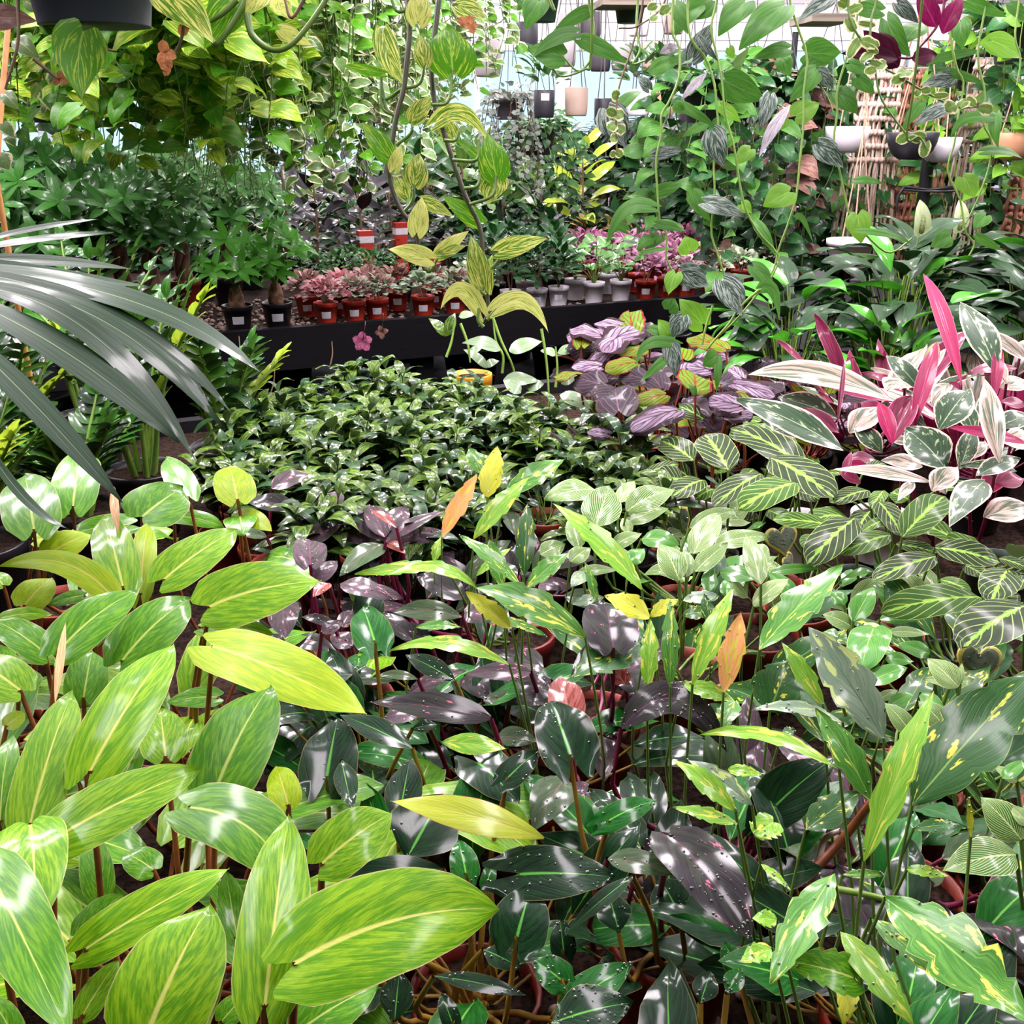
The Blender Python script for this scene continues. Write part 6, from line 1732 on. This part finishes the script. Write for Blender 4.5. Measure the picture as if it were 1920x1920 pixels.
# dangling orchid bloom before the board
q = at_d(680, 640, 3.45); ob = Thing('orchid_bloom', 'small magenta orchid bloom hanging in front of the black bench board', 'flower', q)
for k in range(5):
    a = k*1.257+.3; d = nrm(V(math.cos(a), -.15, math.sin(a))); ob.copy_part('petal', leaf_template('round', 'orchid', .1, .1, 1, 6, 5, .05), frame4(q, d, V(0, -1, .1), .036, .03))
stem(ob, [q+V(0, .004, 0), q+V(.01, .02, .06), at_v(683, 608, vB+.02)+V(0, 0, .01)], .0012, .001, 'stem_maroon', 'flower_stalk', 6, 5)
q = at_d(716, 622, 3.5); ob = Thing('orchid_bloom', 'wilted brownish pink bloom hanging beside the magenta one', 'flower', q)
for k in range(4):
    a = k*1.5+.3; d = nrm(V(math.cos(a), -.3, math.sin(a))); ob.copy_part('petal', leaf_template('round', 'fittonia_brown', .2, .2, 1, 6, 5, .05), frame4(q, d, V(0, -1, .1), .026, .02))
stem(ob, [q+V(0, .004, 0), q+V(.005, .02, .06), at_v(716, 606, vB+.02)+V(0, 0, .01)], .0012, .001, 'stem_brown', 'flower_stalk', 6, 5)

# ------------------------------------------------------------------ hanging curtains of leaves, upper left
def curtain(label, gx, gy, d, drop, rad, n_v, mats, L, Wk=.8, shape='heart', potmat='pot_slate', r=.1, h=.13, sp=.05, group='hanging leafy curtains', stuff=False, vmat='stem_pale', name='hanging_pothos', spill=22, cat='hanging plant'):
    p = at_d(gx, gy, d); th = Thing(name, label, cat, p, group); pot(th, p, r, h, potmat, n=20)
    th.crown = p+V(0, 0, h-.01)
    top = p+V(0, 0, h+.3)
    for k in range(3):
        a = k*2.094+.4; v, f = tube([p+V(math.cos(a)*r*.97, math.sin(a)*r*.97, h*.95), top], .0018, 4); th.part('hanger_wire', v, f, 'wire')
    v, f = tube([top, V(p[0], p[1], ZC)], .002, 4); th.part('hanger_hook', v, f, 'wire')
    pl = [[] for _ in mats]
    for k in range(n_v):
        a = k*2.4+R.uniform(-.3, .3); ro = r*1.0+rad*R.uniform(.05, 1)
        dr = drop*R.uniform(.6, 1.2)
        P = catmull([th.crown, p+V(math.cos(a)*r*1.05, math.sin(a)*r*1.05, h+.025), p+V(math.cos(a)*ro, math.sin(a)*ro, h*.3), p+V(math.cos(a)*ro*1.05+R.uniform(-.04, .04), math.sin(a)*ro*1.05, h*.5-dr*.5), p+V(math.cos(a)*ro+R.uniform(-.06, .06), math.sin(a)*ro, h-dr)], 14)
        v, f = tube(P, np.linspace(.0022, .0014, 14), 4); th.part('vine', v, f, vmat)
        ln = np.concatenate([[0], np.cumsum(np.linalg.norm(np.diff(P, axis=0), axis=1))])
        s_ = .05
        while s_ < ln[-1]:
            c = np.array([np.interp(s_, ln, P[:, m]) for m in range(3)]); aa = a+R.uniform(-1.5, 1.5)
            d_ = nrm(V(math.cos(aa), math.sin(aa), R.uniform(-1.1, .2))); n_ = nrm(V(math.cos(aa), math.sin(aa), 0)*.35+V(R.uniform(-.4, .4), -.8, .55)); l = L*R.uniform(.7, 1.2)
            pl[R.randrange(len(mats))].append((c+d_*.012, d_, n_, l, l*Wk)); s_ += sp*R.uniform(.7, 1.3)
    for k in range(spill):   # bushy top
        a = R.uniform(0, 6.28); q = (r+.05)*math.sqrt(R.random()); c = th.crown+V(math.cos(a)*q, math.sin(a)*q, R.uniform(0, .09)); d_ = nrm(V(math.cos(a), math.sin(a), R.uniform(-.5, .8))); l = L*R.uniform(.8, 1.2)
        pl[R.randrange(len(mats))].append((c, d_, nrm(V(0, -.4, .8)), l, l*Wk))
    for m, q in zip(mats, pl):
        if not q: continue
        if stuff: leaves_joined(th, q, shape, m)
        else: leaves_as_parts(th, q, shape, [m], nt=6, ns=5)
    return th
for (gx, gy, d, drop, rad, nv, mats, L, lab) in (
 (235,-30,2.35,.44,.12,22,['pothos_gold','pothos_green'],.07,'golden pothos curtain behind the lit heart leaf, upper left'),
 (420,-60,2.5,.42,.12,22,['pothos_gold','pothos_gold','pothos_green'],.07,'golden pothos curtain right of the lit heart leaf'),
 (60,-20,2.6,.42,.14,22,['pothos_green','njoy','pothos_gold'],.06,'mixed green and white-edged hanging plant at the top left corner'),
 (310,-50,2.2,.4,.12,22,['pothos_gold','pothos_gold','pothos_green'],.075,'golden pothos curtain straight above the braided money trees, nearest of its kind'),
 (160,-60,2.8,.46,.14,22,['pothos_gold','pothos_green'],.075,'golden pothos curtain left of the lit heart leaf'),
 (150,40,3.2,.38,.14,20,['pothos_gold','pothos_green'],.075,'golden pothos behind the first curtains with its pot showing at the left'),
 (330,60,3.3,.38,.14,20,['pothos_gold','pothos_green'],.075,'golden pothos behind the first curtains, above the money trees'),
 (485,30,3.1,.46,.12,20,['pothos_green','pothos_gold'],.07,'golden pothos left of the small white-edged curtains'),
 (85,180,3.7,.24,.14,14,['pothos_green','deep_green'],.07,'dark hanging pothos whose grey pot shows above the window light at the left'),
 (105,-40,2.45,.42,.12,22,['pothos_gold','pothos_gold','pothos_green'],.065,'golden pothos curtain right below the dark hanging pot, left of the others'),
 (375,20,2.9,.4,.13,22,['pothos_gold','pothos_green'],.065,'golden pothos curtain behind the big marbled leaf at the top'),
 (270,30,2.9,.42,.13,22,['pothos_gold','pothos_gold'],.065,'pale golden pothos curtain in the second layer, right of the lit heart leaf'),
 (455,-20,2.7,.44,.12,22,['pothos_gold','pothos_green'],.065,'golden pothos curtain below the drooping pale stalk at the top'),
 (20,80,3.6,.36,.14,16,['pothos_green','pothos_gold'],.07,'hanging pothos at the left edge behind the cane')):
    curtain(lab, gx, gy, d, drop, rad, nv, mats, L, sp=.042)
for (gx, gy, d, drop, rad, nv, L, lab) in (
 (545,-20,2.5,.5,.12,26,.042,'white-edged small-leaved hanging plant left of the marbled vines, hiding a black pot'),
 (620,20,2.8,.5,.12,26,.042,'white-edged small-leaved hanging plant next to the beige basket'),
 (710,-10,2.9,.42,.1,22,.042,'white-edged small-leaved hanging plant behind the left marbled vine'),
 (560,100,3.4,.36,.12,22,.042,'white-edged small-leaved hanging plant with a black pot in the middle'),
 (800,-20,3.2,.36,.1,20,.042,'white-edged small-leaved hanging plant between the two marbled vines'),
 (870,0,3.4,.3,.1,16,.042,'white-edged small-leaved hanging plant right of the marbled vines against the window'),
 (640,140,3.9,.3,.12,18,.042,'white-edged small-leaved hanging plant low above the black rubber plants'),
 (770,150,3.9,.3,.1,16,.042,'white-edged small-leaved hanging plant low behind the marbled vines')):
    curtain(lab, gx, gy, d, drop, rad, nv, ['njoy', 'njoy', 'pothos_green'], L, potmat='pot_black', r=.08, h=.11, sp=.035, group='white-edged hanging plants', name='white_edged_vine', stuff=d > 3.3)
for gx, gy, d, lab in ((365,130,3.5,'fine pale-green rhipsalis hanging in threads between the golden pothos'),(425,170,3.6,'fine pale-green rhipsalis hanging right of the other one')):
    curtain(lab, gx, gy, d, .42, .1, 40, ['rhipsalis'], .02, .35, 'ellip', 'pot_slate', .09, .11, .016, 'thread-like rhipsalis plants', True, 'stem_pale', 'rhipsalis', 80)
curtain('grey string-leaved plant trailing from a small pot in front of the bright window', 955, 225, 4.6, .34, .06, 18, ['pearls'], .026, .8, 'round', 'pot_charcoal', .07, .09, .022, None, True, 'stem_brown', 'string_plant', 60)
curtain('fresh green hanging plant below the grey string-leaved plant', 1005, 290, 4.9, .3, .12, 22, ['bush_green', 'deep_green'], .06, .6, 'wide', 'pot_black', .1, .12, .04, None, False, 'stem_green', 'hanging_ivy', 60)
for gx, gy, d, mats, lab, nm in ((1330,230,3.4,['deep_green','scindapsus'],'dark hanging vine in the gloom left of the thin black pole','hanging_philodendron'),(1450,230,3.6,['fittonia_brown','deep_green','deep_green'],'hanging vine with brown trailing leaves behind the silver vine','hanging_philodendron'),(1545,240,3.9,['deep_green','scindapsus'],'dark hanging vine left of the white bowl','hanging_philodendron'),(1400,270,4.2,['deep_green','spath_dark'],'dark hanging vine low behind the thin pole','hanging_philodendron'),(1830,170,3.9,['deep_green','scindapsus_bright'],'green hanging vine behind the thin woven hanging at the right','hanging_philodendron'),(1910,120,3.3,['scindapsus_bright','deep_green'],'fresh green hanging vine at the top right edge','hanging_philodendron')):
    curtain(lab, gx, gy, d, .55, .14, 18, mats, .075, potmat='pot_black', group='dark hanging vines at the right', name=nm, sp=.055)

# ------------------------------------------------------------------ rack of empty hanging pots against the windows
def hanging_pot(label, gx, gyb, wpx, hpx, d, mat, kind='cyl', cord='rope', plant=None, sticker=False):
    p = at_d(gx, gyb, d); r = wpx*d/F/2; h = hpx*d/F
    th = Thing('hanging_pot', label, 'pot', p, 'hanging pots on cords')
    if kind == 'cyl': prof = [(0,0),(r*.82,0),(r*.9,h*.06),(r*.95,h*.2),(r,h*.98),(r*.97,h),(r*.9,h*.98),(r*.86,h*.1),(0,h*.08)]
    elif kind == 'bowl': prof = [(0,0),(r*.45,0),(r*.62,h*.1),(r*.82,h*.32),(r*.95,h*.65),(r,h*.98),(r*.97,h),(r*.92,h*.98),(r*.8,h*.4),(r*.5,h*.12),(0,h*.1)]
    else: prof = [(0,0),(r*.7,0),(r*.74,h*.02),(r*.95,h*.8),(r*1.02,h*.8),(r*1.03,h),(r*.95,h),(r*.9,h*.8),(r*.68,h*.06),(0,h*.05)]
    v, f = lathe(prof, p, 28); po = th.part('pot', v, f, mat)
    top = p+V(0, 0, h+.26+.1*R.random())
    for k in range(3):
        a = k*2.094+R.uniform(0, 2); v, f = tube([p+V(math.cos(a)*r*.97, math.sin(a)*r*.97, h*.93), top], .0022, 5); th.part('cord', v, f, cord)
    v, f = tube([top, V(p[0], p[1], ZC)], .003, 5); th.part('cord', v, f, cord)
    if sticker:
        t_ = np.linspace(-1.9, -1.1, 6)
        v = np.array([[math.cos(t)*r*(.955+.04*z)+p[0], math.sin(t)*r*(.955+.04*z)+p[1], p[2]+h*z] for z in (.62, .88) for t in t_]); v[:, 1] -= .002
        th.part('price_sticker', v, grid_faces(2, 6), 'sticker', smooth=False, parent=po)
    if plant:
        leaves_as_parts(th, dome(p+V(0, 0, h), 30, r*1.3, .12, .09, .4, .6), 'wide', plant)
    return th
HP = [(988,97,43,50,4.4,'bowl_black','cyl',0,'charcoal hanging pot at the upper centre beside the pale wall panels'),(1020,221,40,48,4.2,'bowl_black','cyl',1,'charcoal hanging pot with a white sticker, lowest row'),(1080,218,44,50,4.2,'pot_beige','cyl',0,'beige hanging pot right of the stickered one'),
 (1130,234,34,46,4.3,'bowl_black','cyl',0,'narrow black hanging pot right of the beige one'),(1195,217,42,46,4.2,'pot_white','cyl',0,'white hanging pot behind the speckled hanging leaf'),(1241,218,42,48,4.2,'pot_peach','cyl',0,'peach hanging pot at the right of the lowest row'),
 (1058,125,44,46,5.0,'pot_grey','cyl',0,'grey hanging pot in the middle row behind the broad green leaf'),(1125,134,40,46,5.0,'pot_charcoal','cyl',0,'charcoal hanging pot in the middle row'),(1166,132,42,48,5.0,'pot_grey','cyl',0,'grey hanging pot in the middle row, centre'),(1224,134,44,50,5.0,'pot_beige','cyl',0,'pale beige hanging pot in the middle row'),(1275,145,42,48,5.0,'pot_charcoal','cyl',0,'charcoal hanging pot in the middle row beside the silver vine'),
 (1068,72,46,42,5.4,'pot_grey','cyl',0,'grey hanging pot in the top row with a rope'),(1106,74,42,46,5.4,'pot_charcoal','cyl',0,'charcoal hanging pot in the top row'),(1197,68,40,44,5.4,'pot_white','cyl',0,'white hanging pot in the top row'),(1262,64,40,36,5.4,'pot_beige','cyl',0,'beige hanging pot in the top row, rightmost'),
 (915,144,52,64,4.6,'pot_grey','cyl',0,'tall grey hanging pot right of the marbled vines'),(660,106,62,82,3.6,'basket','cyl',0,'beige woven basket hanging at the top, left of the marbled vines'),(690,232,54,62,3.9,'basket','cyl',0,'beige woven pot hanging low behind the left marbled vine'),(727,212,36,44,4.2,'pot_peach','cyl',0,'small tan pot hanging beside the left marbled vine'),
 (795,232,40,32,4.0,'pot_black','std',0,'low black pot hanging between the marbled vines'),(650,24,56,44,2.6,'pot_green','std',0,'dark green plastic pot cut by the top edge, left of centre'),(1018,42,62,50,3.0,'pot_green','std',0,'dark green plastic pot cut by the top edge behind a lit leaf'),(1180,44,62,44,3.0,'pot_green','std',0,'dark green plastic pot cut by the top edge with a wooden tag on it'),
 (82,230,48,34,3.4,'pot_slate','std',0,'slate grey pot hanging low at the left above the window light'),(325,236,48,34,3.4,'pot_slate','std',0,'slate grey pot hanging low behind the golden pothos'),(552,215,64,52,3.2,'pot_black','std',0,'black pot wrapped in white-edged vines'),
 (1585,286,82,46,3.5,'pot_white','bowl',0,'white half-round hanging bowl left of the woven hanging'),(1706,299,94,48,3.3,'bowl_black','bowl',0,'black half-round hanging bowl in front of the woven hanging'),(1758,304,76,44,3.4,'pot_white','bowl',0,'white half-round bowl partly behind the black one'),(1897,300,84,48,3.3,'pot_peach','bowl',0,'terracotta pink half-round bowl at the right edge'),(1590,500,86,50,3.3,'pot_white','std',0,'large white hanging pot low behind the peace lilies'),(1290,235,38,46,4.3,'pot_charcoal','cyl',0,'charcoal hanging pot behind the silver vine at the end of the lowest row')]
for gx, gy, w, h, d, m, k, st, lab in HP: hanging_pot(lab, gx, gy, w, h, d, m, k, 'rope' if d < 4.1 else 'wire', ['bush_green'] if gx in (1020, 1195, 988, 1241) else None, bool(st))
# wooden tag boards at the top
for gx, gy, w, d, lab in ((1165,8,90,2.9,'grey wooden board lying across the pots at the top centre'),(1540,38,80,2.6,'grey wooden board hanging among the silver vine at the top right')):
    p = at_d(gx, gy, d); th = Thing('wooden_board', lab, 'board', p, None); v, f = boxm(p, (w*d/F, .16, .018), .1); th.part('plank', v, f, 'wood_grey', smooth=False)
    for s_ in (-1, 1):
        v, f = tube([p+V(s_*w*d/F*.4, 0, .008), V(p[0]+s_*w*d/F*.4, p[1], ZC)], .002, 5); th.part('cord', v, f, 'rope')

# ------------------------------------------------------------------ woven hangings and stands at the right
def woven(label, gx, gy0, gy1, w0, w1, d, mat, n, amp, rows):
    p0 = at_d(gx, gy0, d); p1 = at_d(gx, gy1, d); th = Thing('woven_hanging', label, 'wall hanging', p0, 'knotted rope hangings'); 
    H = p0[2]-p1[2]; x0 = w0*d/F; x1 = w1*d/F
    v, f = tube([p0+V(-x0*.6, 0, 0), p0+V(x0*.6, 0, 0)], .008, 8); th.part('dowel', v, f, 'wood_grey')
    for k in range(2):
        v, f = tube([p0+V((-1)**k*x0*.55, 0, 0), p0+V(0, 0, .25)], .003, 5); th.part('hanging_cord', v, f, mat)
    v, f = tube([p0+V(0, 0, .25), V(p0[0], p0[1], ZC)], .003, 5); th.part('hanging_cord', v, f, mat)
    for i in range(n):
        s_ = (i+.5)/n-.5; ph = R.uniform(0, 6); m = 40; zz = np.linspace(0, 1, m); fr = 18 if i % 3 else 26
        P = np.stack([p0[0]+s_*(x0+(x1-x0)*zz)+np.sin(zz*fr+ph)*amp*(zz < rows), p0[1]-.006+np.cos(zz*fr+ph)*amp*(zz < rows)+.012*math.sin(i*2.4), p0[2]-H*zz*R.uniform(.94, 1.03)], 1)
        v, f = tube(P, (x0+x1)/2/n*.55*(1+.25*np.sin(zz*fr*2+ph)*(zz < rows)), 6); th.part('rope_strand', v, f, mat)
    for r_ in np.arange(.04, rows, .07):   # knots
        for i in range(0, n, 2):
            s_ = (i+1)/n-.5; c = p0+V(s_*(x0+(x1-x0)*r_), -.018, -H*r_); v, f = lathe([(0,-.012),(.008,-.008),(.011,0),(.008,.008),(0,.012)], c, 7); th.part('knot', v, f, mat)
    return th
woven('wide pale knotted rope hanging left of the black bowl', 1652, 128, 505, 72, 128, 3.7, 'rope_white', 22, .005, .5)
woven('brown knotted rope hanging behind the black bowl', 1718, 130, 520, 46, 62, 3.75, 'rope_brown', 12, .006, .8)
woven('narrow pale knotted rope hanging near the right edge', 1846, 112, 500, 38, 96, 3.6, 'rope_white', 15, .005, .4)
woven('short brown knotted rope hanging behind the white bowl', 1772, 170, 440, 30, 36, 3.8, 'rope_brown', 5, .007, .9)
woven('pale knotted rope hanging at the far right behind the terracotta bowl', 1925, 330, 520, 60, 70, 3.9, 'rope_brown', 7, .007, .6)
def pole(label, gx, gy0, d, r, arms=()):
    p = at_d(gx, gy0, d); th = Thing('display_pole', label, 'pole', V(p[0], p[1], 0), 'black display poles')
    v, f = tube([V(p[0], p[1], 0), V(p[0], p[1], p[2])], r, 12); th.part('post', v, f, 'metal_black')
    v, f = lathe([(0,0),(.16,0),(.16,.012),(.03,.02),(0,.02)], V(p[0], p[1], 0), 20); th.part('base_plate', v, f, 'metal_black')
    for gy, w in arms:
        q = at_d(gx, gy, d); a = np.linspace(0, 2*PI, 25); v, f = tube(np.stack([q[0]+np.cos(a)*w, q[1]+np.sin(a)*w, np.full(25, q[2])], 1), .004, 6); th.part('ring', v, f, 'metal_black')
        for s_ in (-1, 1): v, f = tube([q, q+V(s_*w, 0, .01), q+V(s_*w*1.2, 0, -.02), q+V(s_*w*1.2, 0, -.1)], .006, 6); th.part('hook', v, f, 'metal_black')
pole('thick black pole with a ring of hooks in front of the woven hangings', 1742, 290, 3.45, .021, ((356, .085),))
pole('thin black pole standing behind the silver vine', 1492, 60, 3.9, .012)
pole('dark brown pole at the right edge', 1912, 280, 4.1, .02)

# ------------------------------------------------------------------ tall plants at the back, in front of the windows
def far_bush(name, label, gx, gy, d, rx, rz, n, mats, L, Wk, shape='wide', group=None, parts=False, pot_r=.17):
    c = at_d(gx, gy, d); th = Thing(name, label, 'plant', V(c[0], c[1], 0), group); pot(th, V(c[0], c[1], 0), pot_r, .3, 'pot_black', n=18)
    ts = []
    pl = [[] for _ in mats]
    for k in range(n):
        u = nrm(V(R.gauss(0, 1), R.gauss(0, 1), R.gauss(0, 1))); q = R.uniform(.35, 1)**.6; b = c+u*V(rx, rx*.8, rz)*q; d_ = nrm(u*V(1, 1, .5)+V(R.uniform(-.6, .6), R.uniform(-.6, .6), R.uniform(-.5, .5))); l = L*R.uniform(.7, 1.2)
        pl[R.randrange(len(mats))].append((b, d_, nrm(V(0, -.3, 1)+u*.4), l, l*Wk))
        if k % 12 == 0: ts.append(tube(catmull([V(c[0], c[1], .28), V(c[0], c[1], (c[2]-rz+.3)*.5), (b+c)/2, b], 7), np.linspace(.012, .003, 7), 5))
    v, f = merge(ts); th.part('stems', v, f, 'stem_brown', stuff=True)
    for m, q in zip(mats, pl):
        if q and parts: leaves_as_parts(th, q, shape, [m])
        elif q: leaves_joined(th, q, shape, m)
    return th
def far_palm(label, gx, gy, d, n, L, mat='palm_far'):
    c = at_d(gx, gy, d); th = Thing('kentia_palm', label, 'palm', V(c[0], c[1], 0), 'dark palms at the back'); pot(th, V(c[0], c[1], 0), .17, .3, 'pot_black', n=18)
    base = V(c[0], c[1], .28)
    for k in range(n):
        a = k*2.4; out = L*R.uniform(.5, 1); t = c+V(math.cos(a)*out, math.sin(a)*out*.8, R.uniform(-.25, .25)); mid = V(c[0]+math.cos(a)*.08, c[1]+math.sin(a)*.08, c[2]+R.uniform(0, .15))
        P = catmull([base, base*.5+mid*.5, mid, t], 18); v, f = tube(P, np.linspace(.006, .002, 18), 5); th.part('frond_stalk', v, f, 'stem_dark')
        pl = []
        for i in range(9, 18):
            T_ = nrm(P[i]-P[i-1]); s_ = nrm(np.cross(T_, V(0, 0, 1)))
            for sg in (-1, 1):
                for o_ in (0, .5):
                    d_ = nrm(s_*sg+T_*.7+V(0, 0, -.35)); l = L*.55*(1-.4*abs(i-13)/5); pl.append((P[i]-(P[i]-P[i-1])*o_, d_, nrm(V(0, -.2, 1)), l, l*.11))
        leaves_joined(th, pl, 'strap', mat, 'frond', nt=5, ns=3)
    return th
far_palm('dark feathery palm against the window, right of the string-leaved plant', 1080, 290, 6.6, 16, .55)
far_palm('dark feathery palm behind the lime rubber plant', 1170, 300, 6.9, 16, .55)
far_palm('dark feathery palm behind the speckled hanging leaf', 1260, 285, 6.4, 16, .55)
far_palm('dark feathery palm near the thin black pole', 1350, 240, 7.2, 14, .6)
k_ = 'tall green plants at the rear'
for gx, gy, d, rx, rz, n, mats, L, Wk, sh, lab in (
 (960,340,6.6,.5,.22,420,['bush_green','deep_green'],.11,.5,'wide','bushy green plant behind the olive rubber plants'),
 (860,320,6.9,.5,.26,420,['bush_green','njoy'],.1,.55,'wide','pale green bushy plant behind the marbled vines'),
 (1140,350,6.2,.5,.24,380,['palm_far','deep_green'],.12,.35,'lance','dark bushy plant at the foot of the palms'),
 (1260,350,6.0,.5,.28,380,['deep_green','palm_far'],.12,.45,'wide','dark bushy plant behind the crotons'),
 (1390,330,5.6,.4,.42,420,['deep_green','spath_dark'],.14,.5,'wide','dark bushy plant behind the thin black pole'),
 (1500,340,5.4,.5,.5,420,['deep_green','spath_dark'],.15,.5,'wide','dark leafy plant left of the white hanging pot'),
 (1600,330,5.6,.5,.5,420,['deep_green','bush_green'],.15,.5,'wide','dark leafy plant behind the wide woven hanging'),
 (1720,330,5.4,.5,.5,380,['deep_green','spath_dark'],.15,.5,'wide','dark leafy plant behind the thick black pole'),
 (1830,330,5.2,.5,.5,420,['deep_green','bush_green'],.15,.5,'wide','leafy plant behind the narrow woven hanging'),
 (1930,320,5.0,.5,.5,380,['deep_green','bush_green'],.15,.5,'wide','leafy plant at the right edge behind the terracotta bowl'),
 (760,340,6.6,.5,.25,400,['deep_green','ficus_green'],.12,.5,'wide','dark green plant behind the left marbled vine'),
 (640,400,6.8,.5,.22,400,['bush_green','njoy'],.1,.55,'wide','pale leafy plant behind the black rubber plants'),
 (520,440,6.4,.5,.22,400,['bush_green','njoy'],.1,.55,'wide','pale leafy plant below the strip of window light'),
 (400,440,6.2,.5,.22,380,['deep_green','bush_green'],.11,.5,'wide','leafy plant behind the upright dark leaves left of centre'),
 (250,445,6.0,.6,.22,380,['deep_green','bush_green'],.11,.5,'wide','leafy plant far behind the braided money trees'),
 (90,445,6.0,.6,.22,380,['deep_green','bush_green'],.11,.5,'wide','leafy plant far behind the leftmost money trees')):
    far_bush('leafy_shrub', lab, gx, gy, d, rx, rz, n, mats, L, Wk, sh, k_)
for i, gx in enumerate((140, 330, 520, 700, 880, 1050, 1230)):
    far_bush('leafy_shrub', 'low dark shrub right behind the second bench, %s of seven from the left' % ORD[i], gx, 465, 5.75 + .1*(i % 2), .42, .26, 300, ['deep_green', 'palm_far'], .13, .45, 'wide', 'low shrubs behind the second bench')
